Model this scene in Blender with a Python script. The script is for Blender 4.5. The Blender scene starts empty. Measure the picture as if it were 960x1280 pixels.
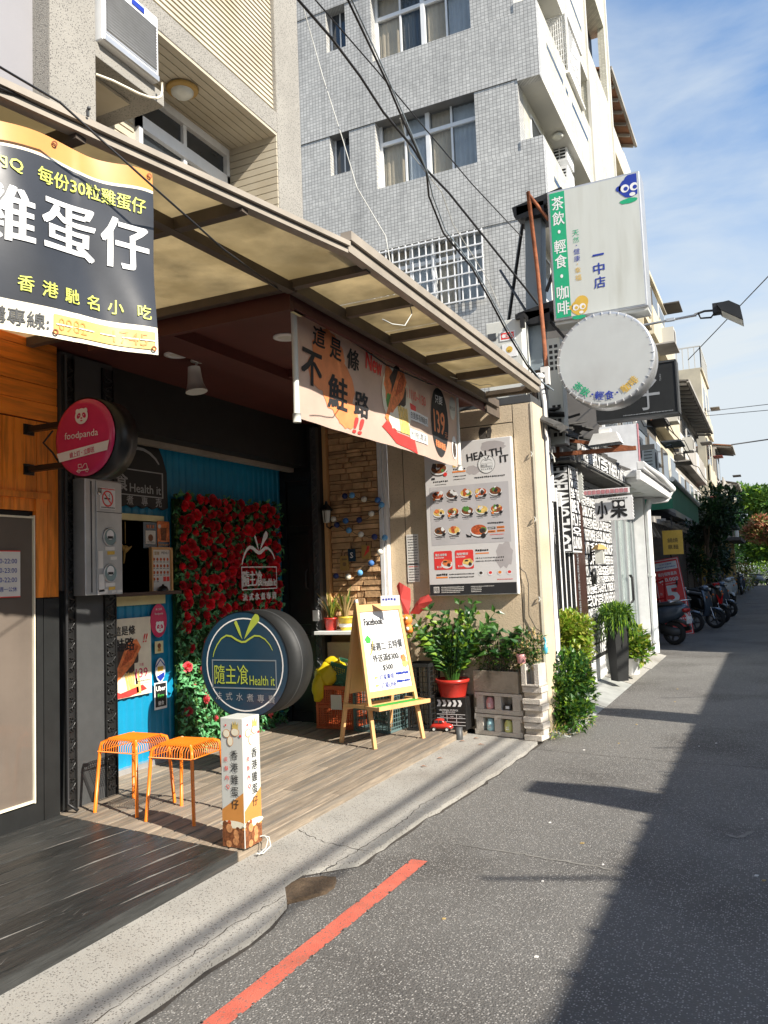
import bpy, math, random
from mathutils import Matrix, Vector, Euler
R = math.radians
SC = bpy.context.scene
COL = SC.collection
rnd = random.Random(7)

# ------------------------------------------------------------------ camera
EYE = Vector((0, 0, 1.5))
CR = Matrix(((0.9011669, 0.0698087, 0.4278142), (0.4317622, -0.0569748, -0.9001863), (-0.0384662, 0.9959320, -0.0814846)))
cd = bpy.data.cameras.new('camera')
cam = bpy.data.objects.new('camera', cd)
COL.objects.link(cam)
cd.sensor_fit = 'VERTICAL'; cd.sensor_height = 36; cd.lens = 28.4395
cd.clip_start = .05; cd.clip_end = 1500
cam.matrix_world = Matrix.Translation(EYE) @ CR.to_4x4()
SC.camera = cam

# ------------------------------------------------------------------ sky and sun
SUN = Vector((.953 * .821, -.302 * .821, .571)).normalized()
w = bpy.data.worlds.new('World'); SC.world = w; w.use_nodes = True
nt = w.node_tree; bg = nt.nodes['Background']; bg.inputs[1].default_value = .108
sky = nt.nodes.new('ShaderNodeTexSky'); sky.sky_type = 'NISHITA'; sky.sun_disc = False
sky.sun_elevation = math.asin(SUN.z); sky.sun_rotation = math.atan2(SUN.x, SUN.y)
sky.air_density = 1.0; sky.dust_density = .6; sky.ozone_density = 2.5
tcw = nt.nodes.new('ShaderNodeTexCoord'); mpw = nt.nodes.new('ShaderNodeMapping')
mpw.inputs['Scale'].default_value = (1.2, 1.2, 4.0); mpw.inputs['Rotation'].default_value = (R(14), R(22), R(20))
n1 = nt.nodes.new('ShaderNodeTexNoise'); n1.inputs['Scale'].default_value = 1.7; n1.inputs['Detail'].default_value = 9; n1.inputs['Roughness'].default_value = .52; n1.inputs['Distortion'].default_value = .5
rp = nt.nodes.new('ShaderNodeValToRGB'); rp.color_ramp.elements[0].position = .37; rp.color_ramp.elements[1].position = .70
sp = nt.nodes.new('ShaderNodeSeparateXYZ'); hz = nt.nodes.new('ShaderNodeMapRange')
hz.inputs[1].default_value = .02; hz.inputs[2].default_value = .62; hz.inputs[3].default_value = .95; hz.inputs[4].default_value = .0
ad = nt.nodes.new('ShaderNodeMath'); ad.operation = 'MULTIPLY_ADD'; ad.inputs[1].default_value = .85; ad.use_clamp = True
mxw = nt.nodes.new('ShaderNodeMixRGB'); mxw.inputs[2].default_value = (3.95, 4.35, 4.65, 1)
L = nt.links.new
L(tcw.outputs['Generated'], mpw.inputs[0]); L(mpw.outputs[0], n1.inputs[0]); L(n1.outputs[0], rp.inputs[0])
L(tcw.outputs['Generated'], sp.inputs[0]); L(sp.outputs[2], hz.inputs[0]); L(rp.outputs[0], ad.inputs[0]); L(hz.outputs[0], ad.inputs[2])
hsv = nt.nodes.new('ShaderNodeHueSaturation'); hsv.inputs['Saturation'].default_value = 1.32; hsv.inputs['Value'].default_value = 1.22
L(ad.outputs[0], mxw.inputs[0]); L(sky.outputs[0], hsv.inputs['Color']); L(hsv.outputs[0], mxw.inputs[1]); L(mxw.outputs[0], bg.inputs[0])
ld = bpy.data.lights.new('sun', 'SUN'); ld.energy = 5.0; ld.angle = R(.5); ld.color = (1, .93, .82)
lo = bpy.data.objects.new('sun', ld); COL.objects.link(lo)
lo.rotation_euler = SUN.to_track_quat('Z', 'Y').to_euler(); lo.location = (20, -8, 20)
SC.view_settings.view_transform = 'Standard'; SC.view_settings.look = 'None'
SC.view_settings.exposure = .85; SC.view_settings.gamma = 1
SC.render.engine = 'CYCLES'; SC.cycles.max_bounces = 9; SC.cycles.diffuse_bounces = 6; SC.cycles.use_denoising = True

# ------------------------------------------------------------------ placing helpers: a sight line met with a real plane
def ray(px, py):
    return CR @ Vector((px - 480, 640 - py, -1011.18))
def at_z(px, py, z): d = ray(px, py); return EYE + d * ((z - EYE.z) / d.z)
def at_x(px, py, x): d = ray(px, py); return EYE + d * (x / d.x)
def at_y(px, py, y): d = ray(px, py); return EYE + d * (y / d.y)

# ------------------------------------------------------------------ materials
def mat(name, col, rough=.6, metal=0, var=.12, vs=5, bump=0, bs=60, rand=0, stretch=(1, 1, 1), spots=None, ss=150, sa=.5,
        trans=0, emit=0, spec=.5, alpha=1, stain=None, sts=1.2, stlo=.5, sthi=.68):
    m = bpy.data.materials.new(name); m.use_nodes = True
    t = m.node_tree; b = t.nodes['Principled BSDF']; N = t.nodes.new; K = t.links.new
    b.inputs['Roughness'].default_value = rough; b.inputs['Metallic'].default_value = metal
    b.inputs['Specular IOR Level'].default_value = spec
    tc = N('ShaderNodeTexCoord'); mp = N('ShaderNodeMapping'); mp.inputs['Scale'].default_value = stretch
    K(tc.outputs['Object'], mp.inputs[0])
    no = N('ShaderNodeTexNoise'); no.inputs['Scale'].default_value = vs; no.inputs['Detail'].default_value = 7; no.inputs['Roughness'].default_value = .62
    K(mp.outputs[0], no.inputs[0])
    mr = N('ShaderNodeMapRange'); mr.inputs[1].default_value = .3; mr.inputs[2].default_value = .7; mr.inputs[3].default_value = 1 - var; mr.inputs[4].default_value = 1 + var
    K(no.outputs[0], mr.inputs[0])
    mx = N('ShaderNodeVectorMath'); mx.operation = 'SCALE'; mx.inputs[0].default_value = col[:3]
    K(mr.outputs[0], mx.inputs[3]); out = mx.outputs[0]
    if stain:
        n3 = N('ShaderNodeTexNoise'); n3.inputs['Scale'].default_value = sts; n3.inputs['Detail'].default_value = 8; K(mp.outputs[0], n3.inputs[0])
        r3 = N('ShaderNodeMapRange'); r3.inputs[1].default_value = stlo; r3.inputs[2].default_value = sthi; K(n3.outputs[0], r3.inputs[0])
        m3 = N('ShaderNodeMixRGB'); K(r3.outputs[0], m3.inputs[0]); K(out, m3.inputs[1]); m3.inputs[2].default_value = (*stain[:3], 1); out = m3.outputs[0]
    if spots:
        n4 = N('ShaderNodeTexVoronoi'); n4.inputs['Scale'].default_value = ss; K(tc.outputs['Object'], n4.inputs[0])
        r6 = N('ShaderNodeMapRange'); r6.inputs[1].default_value = .30; r6.inputs[2].default_value = .42; r6.inputs[3].default_value = sa; r6.inputs[4].default_value = 0; K(n4.outputs['Distance'], r6.inputs[0])
        s6 = N('ShaderNodeSeparateColor'); K(n4.outputs['Color'], s6.inputs[0]); g6 = N('ShaderNodeMapRange'); g6.inputs[1].default_value = .35; g6.inputs[2].default_value = .8; K(s6.outputs[0], g6.inputs[0])
        r4 = N('ShaderNodeMath'); r4.operation = 'MULTIPLY'; K(r6.outputs[0], r4.inputs[0]); K(g6.outputs[0], r4.inputs[1])
        m4 = N('ShaderNodeMixRGB'); K(r4.outputs[0], m4.inputs[0]); K(out, m4.inputs[1]); m4.inputs[2].default_value = (*spots[:3], 1); out = m4.outputs[0]
    if rand:
        oi = N('ShaderNodeObjectInfo'); r5 = N('ShaderNodeMapRange'); r5.inputs[3].default_value = 1 - rand; r5.inputs[4].default_value = 1 + rand
        K(oi.outputs['Random'], r5.inputs[0]); v5 = N('ShaderNodeVectorMath'); v5.operation = 'SCALE'; K(out, v5.inputs[0]); K(r5.outputs[0], v5.inputs[3]); out = v5.outputs[0]
    K(out, b.inputs['Base Color'])
    if bump:
        bn = N('ShaderNodeTexNoise'); bn.inputs['Scale'].default_value = bs; bn.inputs['Detail'].default_value = 5; K(mp.outputs[0], bn.inputs[0])
        bu = N('ShaderNodeBump'); bu.inputs['Strength'].default_value = bump; bu.inputs['Distance'].default_value = .01
        K(bn.outputs[0], bu.inputs['Height']); K(bu.outputs[0], b.inputs['Normal'])
    if trans:
        tr = N('ShaderNodeBsdfTranslucent'); K(out, tr.inputs[0]); ms = N('ShaderNodeMixShader'); ms.inputs[0].default_value = trans
        o = t.nodes['Material Output']; K(b.outputs[0], ms.inputs[1]); K(tr.outputs[0], ms.inputs[2]); K(ms.outputs[0], o.inputs[0])
    if emit:
        b.inputs['Emission Strength'].default_value = emit; b.inputs['Emission Color'].default_value = (*col[:3], 1)
    if alpha < 1: b.inputs['Alpha'].default_value = alpha
    return m

def gridmat(name, col, joint, bw, bh, mortar=.006, rough=.4, var=.12, bump=.3, off=0.0, dirt=None):
    """tiles or boards too small to tell apart: brick texture on (x+y, z), joints sunk by bump"""
    m = bpy.data.materials.new(name); m.use_nodes = True
    t = m.node_tree; b = t.nodes['Principled BSDF']; N = t.nodes.new; K = t.links.new
    b.inputs['Roughness'].default_value = rough
    tc = N('ShaderNodeTexCoord'); s = N('ShaderNodeSeparateXYZ'); K(tc.outputs['Object'], s.inputs[0])
    a = N('ShaderNodeMath'); K(s.outputs[0], a.inputs[0]); K(s.outputs[1], a.inputs[1])
    c = N('ShaderNodeCombineXYZ'); K(a.outputs[0], c.inputs[0]); K(s.outputs[2], c.inputs[1])
    br = N('ShaderNodeTexBrick'); K(c.outputs[0], br.inputs[0]); br.offset = off; br.squash = 1
    for k, v in (('Scale', 1), ('Mortar Size', mortar), ('Brick Width', bw), ('Row Height', bh), ('Mortar Smooth', .2)): br.inputs[k].default_value = v
    br.inputs['Color1'].default_value = (*[x * (1 - var) for x in col], 1); br.inputs['Color2'].default_value = (*[x * (1 + var) for x in col], 1); br.inputs['Mortar'].default_value = (*joint, 1)
    no = N('ShaderNodeTexNoise'); no.inputs['Scale'].default_value = .9; no.inputs['Detail'].default_value = 8; K(tc.outputs['Object'], no.inputs[0])
    mr = N('ShaderNodeMapRange'); mr.inputs[1].default_value = .3; mr.inputs[2].default_value = .7; mr.inputs[3].default_value = .88; mr.inputs[4].default_value = 1.08; K(no.outputs[0], mr.inputs[0])
    m2 = N('ShaderNodeMapping'); m2.inputs['Scale'].default_value = (3.2, 3.2, .16); K(tc.outputs['Object'], m2.inputs[0])
    n2 = N('ShaderNodeTexNoise'); n2.inputs['Scale'].default_value = 1.6; n2.inputs['Detail'].default_value = 6; K(m2.outputs[0], n2.inputs[0])
    r2 = N('ShaderNodeMapRange'); r2.inputs[1].default_value = .5; r2.inputs[2].default_value = .72; r2.inputs[3].default_value = 1; r2.inputs[4].default_value = .80; K(n2.outputs[0], r2.inputs[0])
    mu = N('ShaderNodeMath'); mu.operation = 'MULTIPLY'; K(mr.outputs[0], mu.inputs[0]); K(r2.outputs[0], mu.inputs[1])
    v = N('ShaderNodeVectorMath'); v.operation = 'SCALE'; K(br.outputs[0], v.inputs[0]); K(mu.outputs[0], v.inputs[3]); K(v.outputs[0], b.inputs['Base Color'])
    bu = N('ShaderNodeBump'); bu.inputs['Strength'].default_value = bump; bu.inputs['Distance'].default_value = .01; bu.invert = True
    K(br.outputs['Fac'], bu.inputs['Height']); K(bu.outputs[0], b.inputs['Normal'])
    return m

M = {}
def flat(k, col, **a):
    if k not in M: M[k] = mat(k, col, **{'var': .05, 'vs': 9, **a})
    return M[k]
for k, col, a in (
    ('asphalt', (.140, .134, .123), dict(rough=.9, var=.13, vs=.7, bump=.9, bs=110, spots=(.40, .38, .35), ss=100, sa=.95, stain=(.092, .086, .078), sts=.9, stlo=.48, sthi=.66)),
    ('terrain', (.1, .1, .09), dict(rough=.95, var=.2, vs=.3)),
    ('sidewalk', (.36, .345, .31), dict(rough=.9, var=.16, vs=2.2, bump=.4, bs=160, spots=(.10, .09, .08), ss=95, sa=.95, stain=(.24, .22, .19), sts=1.1)),
    ('red_paint', (.56, .125, .08), dict(rough=.8, var=.22, vs=6, bump=.4, bs=150, spots=(.22, .13, .10), ss=75, sa=.75, stain=(.40, .11, .07), sts=5)),
    ('ramp', (.33, .34, .32), dict(rough=.85, var=.2, vs=3, bump=.3, bs=60, stain=(.2, .2, .19))),
    ('grime', (.05, .042, .035), dict(rough=.95, var=.4, vs=14, bump=.6, bs=80)),
    ('soil', (.09, .06, .035), dict(rough=.95, var=.4, vs=20, bump=.8, bs=60)),
    ('deck_wood', (.285, .23, .17), dict(rough=.8, var=.38, vs=7, stretch=(9, .6, 9), bump=.35, bs=9, rand=.22, stain=(.19, .165, .135), sts=2.2, stlo=.44, sthi=.62)),
    ('black_wood', (.034, .035, .034), dict(rough=.38, var=.45, vs=7, stretch=(9, .7, 9), bump=.45, bs=9, rand=.3, stain=(.075, .06, .05), sts=2.2, stlo=.58, sthi=.8)),
    ('scuff', (.20, .19, .17), dict(rough=.9, var=.3, vs=8)),
    ('worn_grey', (.20, .19, .175), dict(rough=.7, var=.3, vs=20)),
    ('orange_wood', (.90, .27, .028), dict(rough=.42, var=.3, vs=5, stretch=(1, 6, .7), bump=.12, bs=10, rand=.13, stain=(.45, .14, .02), sts=2.0, stlo=.55, sthi=.75)),
    ('orange_wood_h', (.88, .26, .028), dict(rough=.42, var=.3, vs=5, stretch=(1, .6, 7), bump=.12, bs=10, rand=.13, stain=(.42, .13, .02), sts=2.0, stlo=.55, sthi=.75)),
    ('black_paint', (.014, .014, .014), dict(rough=.35, var=.3, vs=8, bump=.08, bs=30)),
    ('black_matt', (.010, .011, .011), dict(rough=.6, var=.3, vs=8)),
    ('grey_paint', (.055, .057, .058), dict(rough=.5, var=.18, vs=4, bump=.08, bs=25)),
    ('granolith', (.30, .285, .255), dict(rough=.95, var=.1, vs=2, bump=.8, bs=120, spots=(.10, .095, .09), ss=80, sa=.95)),
    ('pier_stucco', (.62, .50, .345), dict(rough=.92, var=.16, vs=1.4, bump=.4, bs=90, spots=(.2, .15, .1), ss=70, sa=.3, stain=(.50, .40, .28), sts=1.5)),
    ('siding', (.46, .41, .315), dict(rough=.7, var=.1, vs=2, stain=(.4, .34, .24))),
    ('pale_plaster', (.26, .255, .27), dict(rough=.8, var=.06, vs=1)),
    ('white_frame', (.75, .76, .76), dict(rough=.4, var=.06)),
    ('glass_shop', (.14, .115, .095), dict(rough=.08, var=.3, vs=.7, spec=.6)),
    ('glass_dark', (.035, .042, .05), dict(rough=.06, var=.3, vs=1, spec=.8)),
    ('glass_tint', (.10, .13, .15), dict(rough=.05, spec=.8, alpha=.16, var=.05)),
    ('glass_clear', (.30, .36, .35), dict(rough=.05, var=.2, vs=.8, spec=.9)),
    ('canopy_frame', (.32, .28, .23), dict(rough=.55, var=.18, vs=4, metal=.1)),
    ('canopy_beam', (.10, .078, .06), dict(rough=.6, var=.25, vs=5)),
    ('canopy_sheet', (.55, .48, .34), dict(rough=.5, var=.3, vs=2.4, trans=.7, stain=(.42, .36, .24), sts=1.9, stlo=.48, sthi=.68)),
    ('dark_red', (.085, .018, .014), dict(rough=.6, var=.15, vs=3)),
    ('teal', (.006, .24, .42), dict(rough=.4, var=.12, vs=3)),
    ('cream', (.72, .66, .36), dict(rough=.5)),
    ('white', (.78, .78, .77), dict(rough=.5)),
    ('paper', (.72, .70, .66), dict(rough=.8, var=.04)),
    ('off_white', (.60, .61, .57), dict(rough=.45, var=.05, vs=2)),
    ('sign_face', (.58, .60, .56), dict(rough=.35, var=.05, vs=1.5, stretch=(3, 3, .4), stain=(.50, .51, .46), sts=2.5, stlo=.5, sthi=.75)),
    ('round_face', (.50, .52, .51), dict(rough=.4, var=.05, vs=3, stain=(.45, .46, .45), sts=2)),
    ('aluminium', (.52, .53, .54), dict(rough=.35, metal=.6)),
    ('black', (.012, .012, .013), dict(rough=.5)),
    ('ink', (.02, .02, .022), dict(rough=.7)),
    ('rubber', (.02, .02, .02), dict(rough=.8)),
    ('cable', (.018, .018, .02), dict(rough=.6)),
    ('cable_white', (.5, .5, .46), dict(rough=.6)),
    ('rust', (.26, .085, .035), dict(rough=.85, var=.4, vs=12, bump=.4, bs=50)),
    ('steel_blue', (.19, .23, .26), dict(rough=.5, var=.12, vs=4)),
    ('old_timber', (.17, .13, .10), dict(rough=.9, var=.35, vs=6, stretch=(6, 6, .5), bump=.6, bs=14)),
    ('magenta', (.60, .025, .12), dict(rough=.25, spec=.7)),
    ('pink', (.72, .08, .28), dict(rough=.5)),
    ('navy', (.012, .045, .08), dict(rough=.2, var=.15, vs=2, spec=.7)),
    ('lime', (.38, .46, .06), dict(rough=.5)),
    ('grey_letter', (.36, .37, .38), dict(rough=.45, metal=.3)),
    ('orange_metal', (.80, .20, .012), dict(rough=.35, var=.08)),
    ('easel_wood', (.66, .38, .16), dict(rough=.5, var=.14, vs=5, stretch=(1, 1, .3))),
    ('turf_green', (.05, .38, .05), dict(rough=.8, var=.2, vs=30)),
    ('crate_orange', (.50, .10, .03), dict(rough=.5, var=.12)),
    ('crate_green', (.03, .13, .085), dict(rough=.5)),
    ('crate_grey', (.10, .16, .16), dict(rough=.5)),
    ('crate_black', (.015, .016, .016), dict(rough=.5)),
    ('yellow_bag', (.80, .62, .02), dict(rough=.35, trans=.3, var=.1)),
    ('pot_red', (.45, .03, .02), dict(rough=.3)),
    ('pot_yellow', (.75, .55, .06), dict(rough=.35)),
    ('concrete_block', (.58, .53, .46), dict(rough=.95, var=.15, vs=5, bump=.8, bs=80, rand=.06, spots=(.22, .2, .17), ss=120, sa=.5)),
    ('concrete_old', (.38, .33, .26), dict(rough=.95, var=.3, vs=4, bump=.6, bs=50, stain=(.10, .085, .06), sts=4)),
    ('stone', (.56, .35, .18), dict(rough=.85, var=.25, vs=9, bump=.9, bs=26, rand=.25)),
    ('stone_back', (.20, .12, .06), dict(rough=.95, var=.3, vs=12)),
    ('leaf', (.055, .15, .025), dict(rough=.4, var=.35, vs=4, trans=.3)),
    ('leaf_deep', (.02, .075, .018), dict(rough=.35, var=.4, vs=4, trans=.2)),
    ('leaf_lime', (.22, .36, .03), dict(rough=.45, var=.3, vs=5, trans=.35)),
    ('leaf_yellow', (.34, .36, .05), dict(rough=.45, var=.3, vs=5, trans=.35)),
    ('leaf_fake', (.12, .38, .15), dict(rough=.5, var=.35, vs=12, trans=.15)),
    ('leaf_far', (.09, .175, .035), dict(rough=.5, var=.4, vs=1.2, trans=.3)),
    ('leaf_rusty', (.42, .16, .09), dict(rough=.6, var=.4, vs=1.5, trans=.25)),
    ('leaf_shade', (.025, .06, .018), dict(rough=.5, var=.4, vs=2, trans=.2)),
    ('leaf_dry', (.42, .30, .12), dict(rough=.7, var=.3, vs=8)),
    ('bark', (.13, .10, .07), dict(rough=.9, var=.3, vs=6, bump=.6, bs=20)),
    ('rose', (.66, .014, .03), dict(rough=.6, var=.35, vs=30, rand=.38)),
    ('rose_pink', (.75, .10, .12), dict(rough=.55, var=.25, vs=30, rand=.15)),
    ('banner_peach', (.82, .62, .51), dict(rough=.45, var=.10, vs=3, trans=.4)),
    ('banner_black', (.035, .038, .045), dict(rough=.28, var=.2, vs=3, bump=.05, bs=6)),
    ('banner_orange', (.62, .27, .07), dict(rough=.35, var=.15, vs=2)),
    ('banner_white', (.82, .76, .60), dict(rough=.35)),
    ('banner_yellow', (.62, .47, .14), dict(rough=.35, var=.2, vs=20)),
    ('txt_yellow', (.62, .66, .12), dict(rough=.4)),
    ('splash', (.80, .27, .10), dict(rough=.6, var=.15, vs=10)),
    ('orange', (.85, .25, .04), dict(rough=.6)),
    ('red', (.78, .05, .045), dict(rough=.5)),
    ('salmon', (.78, .22, .07), dict(rough=.5, var=.4, vs=28)),
    ('food_brown', (.20, .07, .025), dict(rough=.6, var=.6, vs=60)),
    ('food_tan', (.55, .25, .10), dict(rough=.6, var=.4, vs=60)),
    ('food_red', (.50, .10, .03), dict(rough=.6, var=.6, vs=60)),
    ('food_yellow', (.80, .55, .16), dict(rough=.6, var=.35, vs=40)),
    ('food_green', (.09, .26, .05), dict(rough=.6, var=.4, vs=40)),
    ('food_dark', (.05, .035, .03), dict(rough=.6, var=.6, vs=50)),
    ('poster_grey', (.70, .68, .67), dict(rough=.45, var=.05, vs=2)),
    ('poster_dim', (.54, .52, .53), dict(rough=.45, var=.08, vs=4)),
    ('poster_petal', (.47, .435, .435), dict(rough=.45, var=.1, vs=5)),
    ('sign_green', (.012, .36, .17), dict(rough=.4)),
    ('sign_blue', (.015, .04, .32), dict(rough=.4)),
    ('sign_gold', (.66, .42, .06), dict(rough=.4)),
    ('lcd', (.22, .30, .30), dict(rough=.2)),
    ('brown_door', (.045, .02, .015), dict(rough=.45, var=.2, vs=6)),
    ('corrugated_dark', (.045, .043, .04), dict(rough=.85, var=.5, vs=10, bump=.5)),
    ('scooter_blue', (.09, .12, .16), dict(rough=.25, metal=.4)),
    ('scooter_red', (.50, .01, .015), dict(rough=.22)),
    ('scooter_white', (.45, .50, .52), dict(rough=.25)),
    ('seat_black', (.06, .061, .063), dict(rough=.5)),
    ('chrome', (.60, .60, .60), dict(rough=.2, metal=.9)),
    ('tail_red', (.42, .02, .02), dict(rough=.2)),
    ('awning_green', (.02, .16, .09), dict(rough=.6, var=.15, vs=2)),
    ('bld_cream', (.55, .49, .36), dict(rough=.85, var=.12, vs=.8, stain=(.40, .36, .28), sts=.6)),
    ('bld_grey', (.36, .34, .31), dict(rough=.9, var=.18, vs=.9, stain=(.22, .2, .18), sts=.7)),
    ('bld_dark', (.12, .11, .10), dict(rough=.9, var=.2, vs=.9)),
    ('bld_white', (.52, .51, .47), dict(rough=.8, var=.1, vs=.9)),
    ('roof_red', (.22, .045, .035), dict(rough=.8, var=.3, vs=4)),
    ('roof_rusty', (.28, .13, .07), dict(rough=.85, var=.4, vs=2)),
    ('shop_yellow', (.50, .33, .08), dict(rough=.8, var=.1)),
    ('curtain', (.55, .48, .36), dict(rough=.8, var=.1, vs=3)),
    ('curtain_blue', (.55, .62, .68), dict(rough=.8, var=.1, vs=3)),
    ('lamp_glass', (.62, .62, .56), dict(rough=.3)),
    ('ball_blue', (.05, .16, .42), dict(rough=.7, var=.2, vs=60)),
    ('ball_light', (.12, .36, .66), dict(rough=.7, var=.2, vs=60)),
    ('ball_navy', (.02, .035, .14), dict(rough=.7, var=.2, vs=60)),
    ('ball_white', (.72, .68, .58), dict(rough=.7, var=.1, vs=60)),
    ('red_gauze', (.80, .10, .09), dict(rough=.6, trans=.3)),
    ('gold_wood', (.42, .26, .07), dict(rough=.5)),
    ('water_cyan', (.10, .45, .60), dict(rough=.3)),
    ('jar_pink', (.62, .30, .30), dict(rough=.3)), ('jar_cyan', (.35, .58, .62), dict(rough=.2)), ('jar_yellow', (.62, .62, .22), dict(rough=.2)),
    ('tile_pink', (.50, .22, .24), dict(rough=.4, var=.2, vs=20)),
): M[k] = mat(k, col, **a)
M['tile'] = gridmat('tile', (.52, .515, .49), (.19, .185, .175), .078, .070, .0050, rough=.35)
M['tile_cream'] = gridmat('tile_cream', (.62, .60, .50), (.36, .34, .28), .09, .045, .004, rough=.45)
M['tile_brown'] = gridmat('tile_brown', (.30, .24, .18), (.14, .11, .09), .06, .06, .006, rough=.5)

# ------------------------------------------------------------------ mesh builder
MW = {}
TXT = {}
def text_geo(s, bold):
    key = (s, bold)
    if key not in TXT:
        c = bpy.data.curves.new('t', 'FONT'); c.body = s; c.resolution_u = 2; c.size = 1
        o = bpy.data.objects.new('t', c); COL.objects.link(o)
        dg = bpy.context.evaluated_depsgraph_get(); dg.update()
        me = bpy.data.meshes.new_from_object(o.evaluated_get(dg))
        V = [tuple(v.co) for v in me.vertices]; F = [tuple(p.vertices) for p in me.polygons]
        bpy.data.objects.remove(o); bpy.data.curves.remove(c); bpy.data.meshes.remove(me)
        TXT[key] = (V, F)
    return TXT[key]

class MB:
    def __init__(s): s.V = []; s.F = []; s.I = []; s.sm = []
    def add(s, V, F, mi=0, smooth=False):
        n = len(s.V); s.V += [tuple(v) for v in V]
        for f in F: s.F.append(tuple(i + n for i in f)); s.I.append(mi); s.sm.append(smooth)
        return s
    def box(s, a, b, mi=0):
        x0, x1 = sorted((a[0], b[0])); y0, y1 = sorted((a[1], b[1])); z0, z1 = sorted((a[2], b[2]))
        return s.add([(x0, y0, z0), (x1, y0, z0), (x1, y1, z0), (x0, y1, z0), (x0, y0, z1), (x1, y0, z1), (x1, y1, z1), (x0, y1, z1)],
                     [(3, 2, 1, 0), (4, 5, 6, 7), (0, 1, 5, 4), (1, 2, 6, 5), (2, 3, 7, 6), (3, 0, 4, 7)], mi)
    def obox(s, c, size, rot=(0, 0, 0), mi=0):
        m = Matrix.Translation(c) @ Euler(rot).to_matrix().to_4x4(); h = [x / 2 for x in size]
        k = MB().box((-h[0], -h[1], -h[2]), h); return s.add([m @ Vector(v) for v in k.V], k.F, mi)
    def merge(s, o, m=None, off=0):
        n = len(s.V); s.V += [tuple(m @ Vector(v)) if m else v for v in o.V]
        for f, i, q in zip(o.F, o.I, o.sm): s.F.append(tuple(j + n for j in f)); s.I.append(i + off); s.sm.append(q)
        return s
    def beam(s, p, q, w, h, mi=0, up=(0, 0, 1)):
        p = Vector(p); q = Vector(q); d = (q - p).normalized(); u = Vector(up)
        if abs(d.dot(u)) > .98: u = Vector((0, 1, 0))
        sd = d.cross(u).normalized() * (w / 2); up = sd.cross(d).normalized() * (h / 2)
        V = [p - sd - up, p + sd - up, p + sd + up, p - sd + up, q - sd - up, q + sd - up, q + sd + up, q - sd + up]
        return s.add(V, [(0, 1, 2, 3)[::-1], (4, 5, 6, 7), (0, 1, 5, 4), (1, 2, 6, 5), (2, 3, 7, 6), (3, 0, 4, 7)][::1], mi)
    def tube(s, pts, r, n=8, mi=0, caps=True):
        pts = [Vector(p) for p in pts]; rs = r if isinstance(r, (list, tuple)) else [r] * len(pts); V = []; F = []; pu = None
        for i, p in enumerate(pts):
            d = (pts[min(i + 1, len(pts) - 1)] - pts[max(i - 1, 0)]).normalized()
            if pu is None: pu = Vector((0, 0, 1)) if abs(d.z) < .9 else Vector((1, 0, 0))
            a = d.cross(pu).normalized(); b = a.cross(d).normalized(); pu = b
            for k in range(n): t = 2 * math.pi * k / n; V.append(p + (a * math.cos(t) + b * math.sin(t)) * rs[i])
        for i in range(len(pts) - 1):
            for k in range(n): F.append((i * n + k, (i + 1) * n + k, (i + 1) * n + (k + 1) % n, i * n + (k + 1) % n)[::-1])
        s.add(V, F, mi, True)
        if caps: m = len(s.V) - len(V); s.F += [tuple(m + k for k in range(n)), tuple(m + len(V) - n + k for k in range(n))[::-1]]; s.I += [mi] * 2; s.sm += [False] * 2
        return s
    def lathe(s, prof, c=(0, 0, 0), n=24, mi=0, ax='z', smooth=True):
        V = []; F = []
        for r, z in prof:
            for k in range(n):
                t = 2 * math.pi * k / n; x, y = r * math.cos(t), r * math.sin(t)
                V.append({'z': (c[0] + x, c[1] + y, c[2] + z), 'y': (c[0] + x, c[1] - z, c[2] + y), 'x': (c[0] + z, c[1] + x, c[2] + y)}[ax])
        for i in range(len(prof) - 1):
            for k in range(n): F.append((i * n + k, i * n + (k + 1) % n, (i + 1) * n + (k + 1) % n, (i + 1) * n + k))
        return s.add(V, F, mi, smooth)
    def prism(s, P, y0, y1, mi=0):
        """polygon in (x, z), from depth y0 (front, smaller) to y1"""
        n = len(P); V = [(x, y0, z) for x, z in P] + [(x, y1, z) for x, z in P]
        F = [tuple(range(n)), tuple(range(2 * n - 1, n - 1, -1))] + [(i, (i + 1) % n, n + (i + 1) % n, n + i)[::-1] for i in range(n)]
        return s.add(V, F, mi)
    def poly(s, P, y, mi=0): return s.add([(x, y, z) for x, z in P], [tuple(range(len(P)))], mi)
    def rect(s, x0, x1, z0, z1, y, mi=0): return s.poly([(x0, z0), (x1, z0), (x1, z1), (x0, z1)], y, mi)
    def disc(s, x, z, r, y, mi=0, n=24, rz=None, rot=0):
        rz = rz or r; c, q = math.cos(rot), math.sin(rot); P = []
        for k in range(n):
            t = 2 * math.pi * k / n; a, b = r * math.cos(t), rz * math.sin(t); P.append((x + a * c - b * q, z + a * q + b * c))
        return s.poly(P, y, mi)
    def blob(s, x, z, r, y, mi=0, n=18, rz=None, j=.18, seed=0):
        g = random.Random(seed * 31 + int(x * 999) + int(z * 777)); rz = rz or r
        return s.poly([(x + r * (1 + g.uniform(-j, j)) * math.cos(2 * math.pi * k / n), z + rz * (1 + g.uniform(-j, j)) * math.sin(2 * math.pi * k / n)) for k in range(n)], y, mi)
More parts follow.
